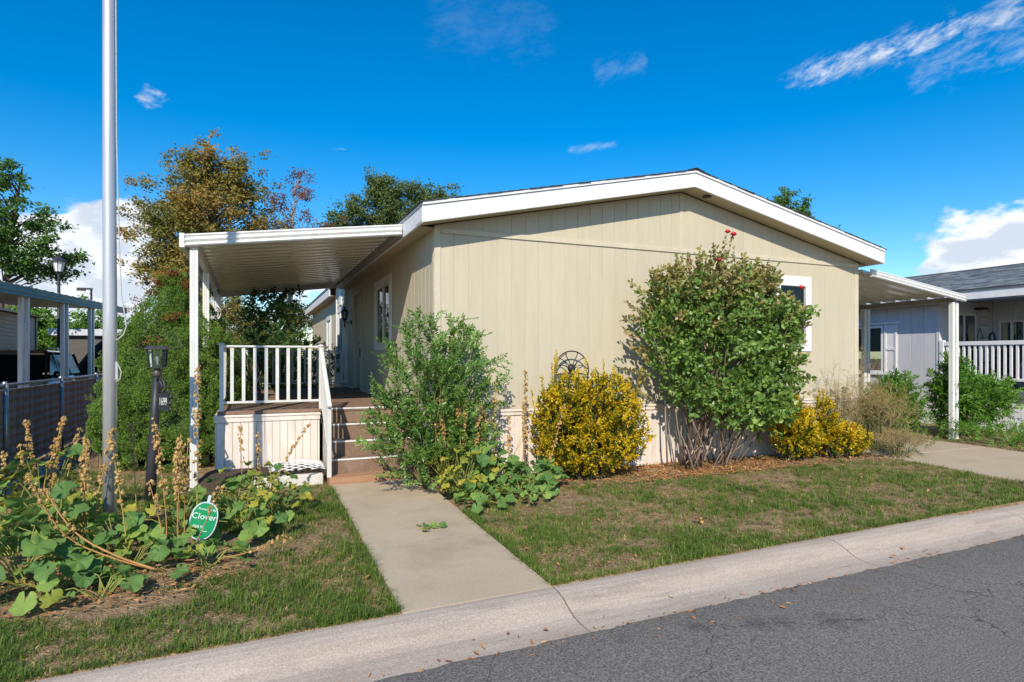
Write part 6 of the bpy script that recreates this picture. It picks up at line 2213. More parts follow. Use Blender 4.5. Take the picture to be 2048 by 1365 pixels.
def build_wheel_ornament():
    """half-round metal wheel standing on the bed against the wall"""
    cx, y, cz = 4.05, 7.36, 1.42
    r = thing('wheel_ornament', 'black metal half-wheel garden ornament leaning on the siding', 'ornament', (cx, y, 0))
    IRON = mat('wrought_iron', (0.045, 0.036, 0.038), (0.03, 0.025, 0.025), scale=20, rough=0.5, metal=0.3)
    rad = 0.265
    MB().tube([(cx + rad * math.cos(t), y, cz + rad * math.sin(t)) for t in np.linspace(-0.25, math.pi + 0.25, 30)], 0.009, 8).build('rim', IRON, r, smooth=True)
    MB().tube([(cx + (rad - 0.022) * math.cos(t), y, cz + (rad - 0.022) * math.sin(t)) for t in np.linspace(math.pi * 0.6, math.pi + 0.2, 14)], 0.006, 8).build('inner_rim', IRON, r, smooth=True)
    MB().lathe((cx, y + 0.02, cz + 0.03), [(0.03, 0.0), (0.058, -0.004), (0.058, -0.02), (0.03, -0.045), (0.008, -0.05)], 20, (0, 1, 0)).build('hub', IRON, r, smooth=True)
    for t, bend in ((0.05, 0.05), (0.72, 0.03), (1.22, 0.02), (1.95, -0.02), (2.45, -0.03), (3.09, -0.05)):
        p0 = Vector((cx + 0.05 * math.cos(t), y, cz + 0.03 + 0.05 * math.sin(t)))
        p1 = Vector((cx + rad * math.cos(t), y, cz + rad * math.sin(t)))
        m = p0.lerp(p1, 0.55) + Vector((math.sin(t) * bend, 0, abs(bend)))
        MB().tube([p0, p0.lerp(m, 0.5) + Vector((0, 0, abs(bend) * 0.3)), m, p1], 0.006, 6).build('spoke', IRON, r, smooth=True)
    for dz in (-0.055, -0.1):
        MB().tube([(cx - 0.25, y, cz + dz), (cx + 0.25, y, cz + dz)], 0.006, 6).build('cross_bar', IRON, r)
    for sx in (-0.2, 0.2):
        MB().tube([(cx + sx, y, cz - 0.1), (cx + sx, y - 0.05, -0.02)], 0.008, 6).build('leg', IRON, r)


build_wheel_ornament()


# ------------------------------------------------------------------ trees
def build_tree(name, label, base, trunk_h, crown, nclump, per, leaf, material, spread=0.42, bark=None, trunk_r=0.12, sub=3, wr=0.6, flat=0.75, group='trees behind the homes', power=0.5, twig_r=0.02):
    """crown: list of ellipsoids (world). Limbs run from the trunk to every clump; leaves fill each clump"""
    bx, by = base
    z0 = gz(bx, by) if by > 4 else -0.1
    root = thing(name, label, 'tree', (bx, by, z0), group)
    P, out = in_ellipsoids(nclump, crown, power)
    top = max(e[2] + e[5] for e in crown)
    bark = bark or BARK
    tr = MB()
    axis = [Vector((bx, by, z0 - 0.1))]
    steps = 7
    cx = sum(e[0] for e in crown) / len(crown)
    cy_ = sum(e[1] for e in crown) / len(crown)
    for i in range(1, steps + 1):
        f = i / steps
        axis.append(Vector((bx + (cx - bx) * f + random.gauss(0, 0.06), by + (cy_ - by) * f + random.gauss(0, 0.06), z0 + (top - z0) * 0.92 * f)))
    tr.tube(axis, [trunk_r * (1 - 0.85 * i / steps) for i in range(steps + 1)], 10)
    tr.build('trunk', bark, root, smooth=True)
    br = MB()
    for p in P:
        p = Vector(p)
        zt = max(trunk_h, p.z - 0.45 * (Vector((p.x - cx, p.y - cy_, 0)).length) - 0.5)
        f = max(0.05, min(0.98, (zt - z0) / ((top - z0) * 0.92)))
        i = min(int(f * steps), steps - 1)
        a = axis[i].lerp(axis[i + 1], f * steps - i)
        m = a.lerp(p, 0.5) + Vector((random.gauss(0, 0.1), random.gauss(0, 0.1), random.uniform(0.0, 0.15)))
        br.tube([a, m, p], [twig_r * 1.6, twig_r, twig_r * 0.3], 5, cap=False)
    br.build('limbs', bark, root, kind='stuff')
    # sub clumps round each limb end
    C = np.repeat(P, sub, 0) + rng.normal(size=(len(P) * sub, 3)) * spread * 0.75
    n = len(C) * per
    O = np.repeat(C, per, 0) + rng.normal(size=(n, 3)) * spread * np.array([0.55, 0.55, 0.40]) * rng.uniform(0.5, 1.2, (n, 1))
    D = rand_unit(n) * np.array([1, 1, 0.6]) + np.array([0, 0, -0.2])
    N_ = unit(rand_unit(n) * 0.8 + np.array([-0.2, -0.5, 0.9]) * flat)
    L = leaf * rng.uniform(0.6, 1.25, n)
    V, F = leaf_arrays(O, D, N_, L, L * wr, simple=True)
    np_mesh('crown', V, F, material, root, 'stuff')
    return root


AUTUMN = leaf_mat('autumn_leaves', [(0.0, (0.10, 0.13, 0.03)), (0.35, (0.20, 0.20, 0.045)), (0.62, (0.32, 0.25, 0.055)), (0.82, (0.44, 0.26, 0.06)), (1.0, (0.42, 0.42, 0.08))], rough=0.6, trans=0.3, nscale=0.55, nmix=0.55)
RUST = leaf_mat('rust_leaves', [(0.0, (0.10, 0.045, 0.025)), (0.5, (0.20, 0.085, 0.04)), (1.0, (0.30, 0.15, 0.06))], rough=0.6, trans=0.25, nscale=0.6)
GREEN_T = leaf_mat('tree_leaves_green', [(0.0, (0.05, 0.12, 0.022)), (0.6, (0.10, 0.21, 0.04)), (1.0, (0.19, 0.30, 0.07))], rough=0.5, trans=0.3, nscale=0.6)
OLIVE_T = leaf_mat('tree_leaves_olive', [(0.0, (0.06, 0.10, 0.028)), (0.6, (0.12, 0.18, 0.05)), (1.0, (0.23, 0.26, 0.07))], rough=0.55, trans=0.25, nscale=0.5)
LIME_T = leaf_mat('tree_leaves_lime', [(0.0, (0.12, 0.16, 0.03)), (0.6, (0.24, 0.26, 0.04)), (1.0, (0.32, 0.24, 0.06))], rough=0.55, trans=0.35, nscale=0.6)
GREY_BARK = mat('grey_bark', (0.34, 0.31, 0.27), (0.22, 0.20, 0.17), scale=6, rough=0.9, bump=0.4, bscale=20)

build_tree('maple_tree', 'green leafy tree standing behind the carport with the teal roof edge', (-9.25, 29.0), 3.6,
           [(-9.59, 29.0, 6.51, 1.78, 1.78, 2.68), (-8.03, 29.0, 6.73, 1.23, 1.34, 1.78), (-7.36, 29.0, 5.39, 1.51, 1.34, 0.78), (-7.03, 29.0, 4.95, 1.23, 1.12, 0.50), (-8.25, 29.0, 5.84, 1.34, 1.34, 1.12), (-8.81, 29.0, 8.74, 0.56, 0.78, 1.00)], 60, 56, 0.16, GREEN_T, 0.28, trunk_r=0.16, sub=3, power=0.6)
build_tree('autumn_tree', 'large golden-brown autumn tree beside the white patio cover', (-1.7, 24.0), 2.2,
           [(-1.9, 24, 6.6, 1.9, 1.6, 2.0), (-2.9, 24, 6.0, 1.3, 1.2, 1.2), (-1.6, 24, 8.2, 0.8, 0.9, 1.0), (-0.4, 24, 7.7, 0.9, 0.9, 1.2), (-0.1, 24, 5.8, 1.2, 1.2, 1.4), (-2.4, 24, 4.6, 1.5, 1.2, 0.9)], 260, 52, 0.11, AUTUMN, 0.27, bark=GREY_BARK, trunk_r=0.16, sub=3, twig_r=0.022, power=0.6)
build_tree('rust_tree', 'slender rusty red tree between the golden tree and the green tree', (1.5, 29.0), 2.5,
           [(1.4, 29, 6.6, 1.3, 1.1, 2.0), (1.9, 29, 9.0, 0.55, 0.6, 1.2), (1.0, 29, 8.6, 0.45, 0.5, 0.9), (2.7, 29, 6.4, 0.9, 0.9, 1.2), (3.4, 29, 7.0, 0.8, 0.8, 1.0), (0.2, 29, 6.5, 0.9, 0.9, 1.2)], 100, 42, 0.10, RUST, 0.28, bark=GREY_BARK, trunk_r=0.13, sub=3, power=0.6)
build_tree('cottonwood_tree', 'wide green tree rising above the roof eave of the cream home', (7.6, 34.0), 4.5,
           [(7.4, 34, 9.2, 2.6, 1.8, 2.4), (5.2, 34, 8.6, 1.7, 1.4, 2.0), (9.6, 34, 9.4, 1.8, 1.4, 2.2), (6.6, 34, 10.8, 1.1, 1.0, 1.0), (8.6, 34, 11.1, 1.1, 1.0, 0.9), (10.6, 34, 10.6, 0.9, 0.8, 1.0), (4.0, 34, 8.2, 1.0, 1.0, 1.4)], 260, 64, 0.14, OLIVE_T, 0.36, trunk_r=0.25, sub=3, power=0.7)
build_tree('ash_tree', 'dark tree top peeking over the far slope of the cream home roof', (33.6, 30.0), 5.0,
           [(33.0, 30, 10.8, 1.5, 1.5, 1.4), (32.5, 30, 12.2, 0.5, 0.6, 0.6), (34.8, 30, 10.4, 1.4, 1.2, 1.0), (36.4, 30, 9.6, 1.2, 1.2, 0.8), (38.0, 30, 9.0, 1.0, 1.0, 0.6)], 80, 60, 0.17, GREEN_T, 0.30, trunk_r=0.22, sub=3, power=0.7)
build_tree('lime_green_tree', 'yellow-green small tree seen beneath the far end of the patio cover', (1.0, 26.5), 1.2,
           [(0.9, 26.5, 3.3, 1.5, 1.0, 1.3), (-0.6, 26.5, 2.9, 1.2, 1.0, 1.1), (0.4, 26.5, 2.0, 1.6, 1.0, 0.9), (1.9, 27.2, 3.4, 0.8, 0.8, 1.2)], 95, 46, 0.11, LIME_T, 0.26, trunk_r=0.08, sub=3, power=0.6)
build_tree('brown_thicket_tree', 'brownish bare-twigged small tree beneath the patio cover', (-0.9, 21.5), 0.8,
           [(-0.9, 21.5, 2.8, 0.9, 0.8, 1.1), (-0.3, 21.8, 2.2, 0.8, 0.8, 0.9), (-1.5, 21.5, 2.0, 0.8, 0.7, 0.9)], 60, 40, 0.09, AUTUMN, 0.24, trunk_r=0.06, sub=3, power=0.6)
# trees far off, seen through the neighbour's carport
k = 0
for (x, y, zc, rx_, rz_, lab) in ((-13.5, 50, 3.6, 2.2, 2.4, 'rounded green tree far behind the white shed'), (-10.2, 50, 3.4, 2.4, 2.2, 'bushy green tree beyond the black covered vehicle'),
                             (-16.5, 56, 4.0, 2.2, 2.6, 'pale green tree behind the distant pink house')):
    build_tree('distant_tree', lab, (x, y), 1.2, [(x, y, zc, rx_, 1.6, rz_), (x + 1.2, y, zc - 0.8, rx_ * 0.8, 1.4, rz_ * 0.7), (x - 1.3, y, zc - 0.6, rx_ * 0.7, 1.4, rz_ * 0.7)], 70, 46, 0.22, LIME_T if k == 2 else SHRUB_GREEN, 0.42, trunk_r=0.15, sub=3, group='distant trees', power=0.6)
    k += 1
# ------------------------------------------------------------------ chain-link fence
def build_fence():
    X, ya, yb = -3.08, 7.6, 20.0
    zt = 1.22
    r = thing('chain_link_fence', 'chain-link fence woven with brown privacy slats beside the lawn', 'fence', (X, (ya + yb) / 2, 0))
    GALV = mat('galvanised_steel', (0.42, 0.44, 0.46), (0.32, 0.34, 0.36), scale=8, rough=0.4, metal=0.7)
    SLAT = mat('brown_privacy_slat', (0.40, 0.25, 0.17), (0.28, 0.17, 0.115), scale=3, rough=0.6, vary=0.3, spec=0.25)
    MB().tube([(X, ya, zt), (X, yb, zt)], 0.021, 12).build('top_rail', GALV, r, smooth=True)
    for y in (ya, 10.2, 12.8, 15.4, 18.0, yb):
        p = MB().tube([(X + 0.035, y, -0.05), (X + 0.035, y, zt + 0.03)], 0.027, 12).build('post', GALV, r, smooth=True)
        MB().lathe((X + 0.02, y, zt + 0.0), [(0.034, 0.0), (0.034, 0.035), (0.02, 0.055)], 12).build('rail_cap', GALV, p, smooth=True)
    me = MB().box(-0.004, 0.004, -0.028, 0.028, 0.03, zt - 0.06).mesh('privacy_slat', SLAT)
    n = int((yb - ya) / 0.064)
    for i in range(n):
        put(me, 'privacy_slat', r, (X, ya + 0.04 + i * 0.064, 0.0), (0, 0, random.gauss(0, 0.06)))
    # the woven wire: zig-zag strands, one set leaning each way
    V, F = [], []
    pitch = 0.062
    nw = int((yb - ya) / pitch)
    h = 0.0019
    rows = int((zt - 0.03) / pitch)
    for i in range(nw):
        y0 = ya + i * pitch
        for sx, side in ((1, -0.008), (-1, 0.008)):
            for j in range(rows):
                z0, z1 = 0.03 + j * pitch, 0.03 + (j + 1) * pitch
                if (j % 2 == 0) == (sx > 0):
                    pa, pb = (y0, z0), (y0 + pitch, z1)
                else:
                    pa, pb = (y0 + pitch, z0), (y0, z1)
                b = len(V)
                xx = X - side
                V += [(xx, pa[0] - h, pa[1]), (xx, pa[0] + h, pa[1]), (xx, pb[0] + h, pb[1]), (xx, pb[0] - h, pb[1]), (xx + 0.003, pa[0], pa[1]), (xx + 0.003, pb[0], pb[1])]
                F += [(b, b + 1, b + 2, b + 3), (b + 1, b + 4, b + 5, b + 2), (b + 4, b, b + 3, b + 5)]
    np_mesh('chain_link_mesh', V, F, GALV, r, 'stuff')
    # a strip of pinkish stones under it
    Vs, Fs, o = [], [], 0
    ico = bmesh.new()
    bmesh.ops.create_icosphere(ico, subdivisions=1, radius=1.0)
    iv = np.array([v.co[:] for v in ico.verts])
    fi = np.array([[v.index for v in f.verts] for f in ico.faces])
    ico.free()
    for k in range(900):
        s = random.uniform(0.018, 0.05)
        c = np.array([X + 0.30 + random.gauss(0, 0.12), random.uniform(7.7, 16), random.uniform(0.0, 0.012)])
        q = iv * (1 + 0.18 * rng.normal(size=(len(iv), 1))) * s * np.array([random.uniform(0.7, 1.3), random.uniform(0.7, 1.3), 0.6])
        Vs.append(q + c)
        Fs.append(fi + o)
        o += len(iv)
    g = np_mesh('gravel', np.concatenate(Vs), np.concatenate(Fs), leaf_mat('pink_gravel', [(0.0, (0.36, 0.23, 0.16)), (1.0, (0.66, 0.48, 0.36))], trans=0, rough=0.9), None, 'stuff')
    _tag(g, 'strip of pinkish stones along the foot of the chain-link fence', 'gravel')


build_fence()


# ------------------------------------------------------------------ neighbour's carport and what stands under it
def build_left_side():
    TEAL = mat('teal_enamel', (0.09, 0.33, 0.34), (0.07, 0.26, 0.27), scale=3, rough=0.4)
    TANS = mat('tan_lap_siding', (0.56, 0.44, 0.33), (0.50, 0.38, 0.28), scale=4, rough=0.6, stretch=(1, 1, 5), vary=0.03)
    Xf, Xb, ya, yb = -4.2, -7.15, 12.0, 25.6
    c = thing('carport', 'white-posted carport with a teal roof edge beyond the chain-link fence', 'carport', (Xf, (ya + yb) / 2, 0))
    zf = 2.88
    RS = 0.034                                # the roof climbs a little toward the back
    n = 24
    w = (yb - ya) / n
    me = pan_mesh('roof_pan', Xf - Xb, 0, w, PAN_METAL)
    for i in range(n):
        put(me, 'roof_pan', c, (Xb, ya + i * w, zf + 0.05 + RS * (ya + i * w - 14)), (math.atan(RS), 0, 0))
    gutter_fascia(c, 'teal_fascia', (Xf + 0.01, ya - 0.05, zf + 0.11 + RS * (ya - 14)), (Xf + 0.01, yb + 0.05, zf + 0.11 + RS * (yb - 14)), (1, 0, 0), 0.215, TEAL)
    MB().box(Xb, Xf, ya - 0.03, ya, zf - 0.17, zf + 0.04).build('front_fascia', mat('tan_enamel', (0.45, 0.33, 0.20), rough=0.5), c)
    for y in (15.0, 17.9, 20.6):
        for dy in (0.0, 0.36):
            MB().box(Xf - 0.09, Xf - 0.01, y + dy - 0.045, y + dy + 0.045, 0.0, zf - 0.10 + RS * (y + dy - 14)).build('post', WHITE_METAL, c, bevel=0.008)
        for zz in (0.5, 1.0, 1.55, 2.1):
            sc = MB()
            pts = []
            for k in range(22):
                t = k / 21
                a = 2 * math.pi * 1.25 * t
                rr = 0.02 + 0.075 * t
                pts.append((Xf - 0.05, y + 0.18 + rr * math.cos(a), zz + 0.24 + rr * math.sin(a)))
            sc.tube(pts, 0.009, 6)
            sc.tube([(Xf - 0.05, y + 0.27, zz + 0.28), (Xf - 0.05, y + 0.2, zz + 0.05), (Xf - 0.05, y + 0.10, zz - 0.1), (Xf - 0.05, y + 0.08, zz - 0.16), (Xf - 0.05, y + 0.15, zz - 0.18)], 0.009, 6)
            sc.build('scroll', WHITE_METAL, c, smooth=True)
    # neighbour's home
    h = thing('tan_home', 'tan lap-sided mobile home behind the carport posts', 'mobile home', (-9, 19, 0))
    y0, y1 = 11.0, 27.2
    wl = MB().box(-12, Xb - 0.12, y0, y1, 0.0, 3.05).build('wall', TANS, h)
    z = 0.75
    while z < 3.0:
        MB().prism([(Xb - 0.12, y0, z), (Xb - 0.12, y0, z + 0.125), (Xb - 0.112, y0, z + 0.125), (Xb - 0.088, y0, z)], (0, y1 - y0 - 0.12, 0)).build('lap_board', TANS, wl)
        z += 0.128
    MB().box(Xb - 0.13, Xb - 0.06, y1 - 0.115, y1 + 0.01, 0.0, 3.05).build('corner_trim', mat('taupe_trim', (0.30, 0.25, 0.20), rough=0.6), h)
    d = MB().box(Xb - 0.09, Xb - 0.055, 20.5, 21.4, 0.7, 2.75).build('door', mat('taupe_door', (0.25, 0.20, 0.17), rough=0.6), h)
    MB().box(Xb - 0.09, Xb - 0.03, 21.41, 21.5, 0.7, 2.8).build('door_frame', WHITE_TRIM, d)
    MB().prism([(Xb + 0.1, y0 - 0.2, 3.05), (-12.2, y0 - 0.2, 3.05), (-9.6, y0 - 0.2, 3.75)], (0, y1 - y0 + 0.4, 0)).build('roof', SHINGLE, h)
    MB().box(Xb - 0.09, Xb + 0.0, 22.0, 22.4, 1.95, 2.2).build('wall_ornament', DARK_METAL, h, bevel=0.03)
    # SUV parked nose to the street
    build_suv()
    # tarp-covered vehicle
    t = thing('covered_vehicle', 'black tarp-draped vehicle parked behind the dark car', 'covered vehicle', (-5.0, 25.2, 0))
    prof = [(0.0, 0.9), (0.5, 1.15), (1.0, 1.35), (1.4, 1.95), (1.75, 2.25), (2.1, 2.30), (2.45, 2.05), (2.8, 1.3), (3.0, 0.6)]
    V, F = [], []
    for (u, zt) in prof:
        row = []
        for q in range(9):
            f = q / 8
            zz = zt * math.sin(math.pi * min(1, max(0, f))) ** 0.45 if 0 < f < 1 else 0.0
            V.append((-6.6 + u + 0.04 * mnoise.noise((u * 3, f * 9, 1)), 24.6 + 1.9 * f - (0.25 if f == 0 else 0), max(0.0, zz + 0.05 * mnoise.noise((u * 4, f * 6, 0)))))
    for i in range(len(prof) - 1):
        for q in range(8):
            a = i * 9 + q
            F.append((a, a + 9, a + 10, a + 1))
    np_mesh('tarp', V, F, mat('black_tarp', (0.012, 0.013, 0.016), rough=0.55, bump=0.5, bscale=8, bdist=0.05), t)
    # long trailer with a pale roof, pale shed, far house
    tr = thing('long_shed', 'long low outbuilding with a pale roof edge behind the tarp', 'shed', (-7.0, 31.5, 0))
    MB().box(-7.5, -3.0, 31, 34, 0, 2.5).build('wall', mat('dark_shed_wall', (0.12, 0.105, 0.09), rough=0.8), tr)
    MB().box(-7.8, -2.7, 30.8, 34.2, 2.51, 2.80).build('roof', mat('pale_roof_metal', (0.62, 0.63, 0.66), rough=0.5), tr, bevel=0.02)
    MB().box(-3.9, -3.02, 30.9, 30.99, 0.1, 2.3).build('pale_panel', mat('pale_panel_paint', (0.42, 0.38, 0.34), rough=0.7), tr)
    s = thing('garden_shed', 'small white barn-roofed garden shed beyond the carport', 'shed', (-11.9, 35.0, 0))
    SHW = mat('white_shed_metal', (0.72, 0.74, 0.78), (0.64, 0.66, 0.70), scale=3, rough=0.5)
    prof = [(-1.3, 0), (1.3, 0), (1.3, 2.0), (1.0, 2.75), (0.0, 3.1), (-1.0, 2.75), (-1.3, 2.0)]
    MB().prism([(-11.6 + u, 35.0, v) for u, v in prof], (0, 3, 0)).build('wall', SHW, s)
    ro = [(1.42, 1.95), (1.08, 2.82), (0.0, 3.2), (-1.08, 2.82), (-1.42, 1.95), (-1.36, 1.95), (-1.02, 2.76), (0, 3.12), (1.02, 2.76), (1.36, 1.95)]
    MB().prism([(-11.6 + u, 34.85, v) for u, v in ro], (0, 3.3, 0)).build('roof', SHW, s)
    f = thing('distant_house', 'pale pink distant house with a dark gable roof beyond the shed', 'house', (-17.5, 48, 0))
    MB().box(-21, -15.4, 46, 53, 0, 4.6).build('wall', mat('pinkish_stucco', (0.55, 0.45, 0.42), rough=0.85), f)
    ro = MB().prism([(-21.4, 45.5, 4.6), (-14.9, 45.5, 4.6), (-18.2, 45.5, 6.3)], (0, 8, 0)).build('roof', mat('slate_roof', (0.09, 0.10, 0.12), rough=0.85), f)
    MB().box(-21.5, -14.8, 45.3, 45.48, 4.4, 4.62).build('gutter', WHITE_METAL, ro)
    MB().box(-16.0, -15.85, 45.8, 45.95, 0, 4.4).build('downpipe', WHITE_METAL, f)
    MB().box(-17.9, -16.9, 45.93, 45.99, 2.6, 3.7).build('window', mat('far_pane', (0.05, 0.06, 0.06), rough=0.1), f)


def build_suv():
    PAINT = mat('dark_car_paint', (0.012, 0.014, 0.02), (0.010, 0.012, 0.017), scale=3, rough=0.16, spec=0.6, coat=0.8)
    RUB = mat('tyre_rubber', (0.02, 0.02, 0.02), rough=0.85)
    RIM = mat('wheel_alloy', (0.5, 0.5, 0.52), rough=0.3, metal=1.0)
    CHR = mat('car_trim', (0.10, 0.10, 0.105), rough=0.3)
    CGL = mat('car_glass', (0.010, 0.013, 0.014), rough=0.12, spec=0.05)
    cx, y0 = -5.42, 16.55                     # centre line, front bumper
    r = thing('parked_car', 'dark blue-black sport utility car parked under the neighbour carport', 'car', (cx, y0 + 2.3, 0))
    W = 0.95
    # stations along the length: (y, z_bottom, z_belt, half width low, half width belt)
    st = [(0.0, 0.45, 0.78, 0.72, 0.70), (0.12, 0.32, 0.98, 0.88, 0.80), (0.5, 0.30, 1.04, 0.95, 0.86), (1.25, 0.30, 1.10, 0.96, 0.90), (2.0, 0.30, 1.12, 0.96, 0.93), (3.4, 0.30, 1.14, 0.96, 0.93), (4.3, 0.32, 1.14, 0.94, 0.90), (4.55, 0.40, 1.08, 0.86, 0.84)]
    V, F = [], []
    for (u, zb, zt, wl, wt) in st:
        y = y0 + u
        m = zb + (zt - zb) * 0.55
        V += [(cx - wl * 0.92, y, zb), (cx - wl, y, zb + 0.12), (cx - wl, y, m), (cx - wt, y, zt - 0.05), (cx - wt + 0.08, y, zt), (cx + wt - 0.08, y, zt), (cx + wt, y, zt - 0.05), (cx + wl, y, m), (cx + wl, y, zb + 0.12), (cx + wl * 0.92, y, zb)]
    k = 10
    for i in range(len(st) - 1):
        for q in range(k):
            a, b = i * k + q, i * k + (q + 1) % k
            F.append((a, a + k, b + k, b))
    V = [tuple(v) for v in V]
    mb = MB().add(V, F)
    mb.f += [tuple(range(k)), tuple(len(V) - 1 - q for q in range(k))]
    body = mb.build('body', PAINT, r, smooth=True)
    for p in body.data.polygons:
        if len(p.vertices) > 4:
            p.use_smooth = False
    # cabin: pillars, roof and panes as one tapered shell with separate glass
    gh = [(1.20, 1.10, 0.86), (1.95, 1.70, 0.70), (2.3, 1.78, 0.69), (3.9, 1.76, 0.69), (4.35, 1.66, 0.70), (4.52, 1.10, 0.84)]
    z1 = 1.10
    pf = [Vector((cx, y0 + u, z)) for u, z, w in gh]
    roof = MB()
    vs, fs = [], []
    for (u, z, w) in gh[1:5]:
        vs += [(cx - w, y0 + u, z - 0.05), (cx - w + 0.08, y0 + u, z), (cx + w - 0.08, y0 + u, z), (cx + w, y0 + u, z - 0.05), (cx + w - 0.06, y0 + u, z - 0.06), (cx - w + 0.06, y0 + u, z - 0.06)]
    for i in range(3):
        for q in range(6):
            a, b = i * 6 + q, i * 6 + (q + 1) % 6
            fs.append((a, a + 6, b + 6, b))
    fs += [tuple(range(6)), tuple(len(vs) - 1 - q for q in range(6))]
    roof.add(vs, fs).build('roof', PAINT, r)
    def quad(name, pts, m):
        nr = (Vector(pts[1]) - Vector(pts[0])).cross(Vector(pts[3]) - Vector(pts[0])).normalized()
        MB().prism(pts, nr * 0.012).build(name, m, r)
    quad('windscreen', [(cx - 0.80, y0 + 1.24, z1 + 0.02), (cx + 0.80, y0 + 1.24, z1 + 0.02), (cx + 0.66, y0 + 1.93, 1.655), (cx - 0.66, y0 + 1.93, 1.655)], CGL)
    quad('rear_window', [(cx + 0.78, y0 + 4.50, z1 + 0.06), (cx - 0.78, y0 + 4.50, z1 + 0.06), (cx - 0.66, y0 + 4.37, 1.62), (cx + 0.66, y0 + 4.37, 1.62)], CGL)
    for s in (-1, 1):
        for (a, b, c_, d_) in ((1.48, 2.30, 2.12, 2.34), (2.40, 3.30, 2.40, 3.28), (3.40, 4.28, 3.36, 4.12)):
            quad('side_window', [(cx + s * 0.88, y0 + a, z1 + 0.06), (cx + s * 0.88, y0 + b, z1 + 0.06), (cx + s * 0.715, y0 + d_, 1.66), (cx + s * 0.715, y0 + c_, 1.66)], CGL)
        for (a, c_) in ((1.22, 1.93), (2.35, 2.37), (3.35, 3.32), (4.46, 4.36)):
            MB().beam((cx + s * 0.875, y0 + a, z1), (cx + s * 0.70, y0 + c_, 1.70), 0.06, 0.07, (0, 0, 1)).build('pillar', PAINT, r)
        MB().lathe((cx + s * 1.02, y0 + 1.62, 1.17), [(0.02, -0.1), (0.085, -0.07), (0.10, 0.0), (0.085, 0.07), (0.02, 0.1)], 12, (1, 0, 0)).build('door_mirror', PAINT, r, smooth=True)
        MB().beam((cx + s * 0.90, y0 + 1.62, 1.12), (cx + s * 0.98, y0 + 1.62, 1.15), 0.05, 0.04).build('mirror_arm', PAINT, r)
        MB().box(cx + s * 0.70 - 0.17, cx + s * 0.70 + 0.17, y0 - 0.005, y0 + 0.1, 0.74, 0.92).build('headlight', mat('headlight_lens', (0.6, 0.62, 0.65), rough=0.1), r, bevel=0.02)
        MB().tube([(cx + s * 0.62, y0 + 2.2, 1.80), (cx + s * 0.62, y0 + 2.4, 1.84), (cx + s * 0.62, y0 + 3.8, 1.83), (cx + s * 0.62, y0 + 4.0, 1.78)], 0.016, 8).build('roof_rail', CHR, r, smooth=True)
        for yy in (0.85, 3.65):
            wh = MB().lathe((cx + s * 0.80, y0 + yy, 0.36), [(0.22, -0.1), (0.35, -0.1), (0.36, 0.0), (0.35, 0.1), (0.22, 0.1)], 24, (1, 0, 0)).build('wheel', RUB, r, smooth=True)
            MB().lathe((cx + s * 0.91, y0 + yy, 0.36), [(0.22, -0.01), (0.20, 0.0), (0.06, 0.01), (0.02, 0.012)], 20, (s, 0, 0)).build('rim', RIM, wh, smooth=True)
    MB().box(cx - 0.5, cx + 0.5, y0 - 0.012, y0 + 0.05, 0.70, 0.92).build('grille', CHR, r, bevel=0.02)


build_left_side()


def build_street_lamps():
    BLK = mat('black_cast_metal', (0.035, 0.037, 0.042))
    x, y = -6.3, 26.1
    r = thing('street_lamp', 'black lantern-topped street lamp in front of the green tree', 'street lamp', (x, y, 0), 'street lamps')
    MB().tube([(x, y, 0), (x, y, 0.6), (x, y, 4.6)], [0.09, 0.06, 0.045], 12).build('post', BLK, r, smooth=True)
    z = 4.62
    ln = MB().lathe((x, y, z), [(0.06, -0.05), (0.10, 0.0), (0.12, 0.02)], 8).build('lantern_base', BLK, r)
    MB().lathe((x, y, z + 0.02), [(0.12, 0.0), (0.19, 0.33)], 8, cap=False).build('lantern_glass', mat('frosted_lamp_glass', (0.78, 0.78, 0.78), rough=0.4), r)
    MB().lathe((x, y, z + 0.35), [(0.25, 0.0), (0.24, 0.03), (0.10, 0.18), (0.03, 0.22), (0.04, 0.27), (0.01, 0.32)], 8).build('lantern_roof', BLK, r)
    for k in range(8):
        a = k * math.pi / 4
        MB().tube([(x + 0.12 * math.cos(a), y + 0.12 * math.sin(a), z + 0.02), (x + 0.19 * math.cos(a), y + 0.19 * math.sin(a), z + 0.35)], 0.01, 4).build('lantern_bar', BLK, r)
    x, y = -9.4, 46.0
    r = thing('street_lamp', 'slim street lamp with a flat sideways head, far off against the clouds', 'street lamp', (x, y, 0), 'street lamps')
    MB().tube([(x, y, 0), (x, y, 5.9)], [0.09, 0.06], 10).build('post', BLK, r, smooth=True)
    MB().box(x - 0.75, x + 0.06, y - 0.1, y + 0.1, 5.9, 6.0).build('arm', BLK, r)
    MB().box(x - 0.78, x - 0.3, y - 0.14, y + 0.14, 5.82, 5.899).build('lamp_head', BLK, r, bevel=0.02)


build_street_lamps()


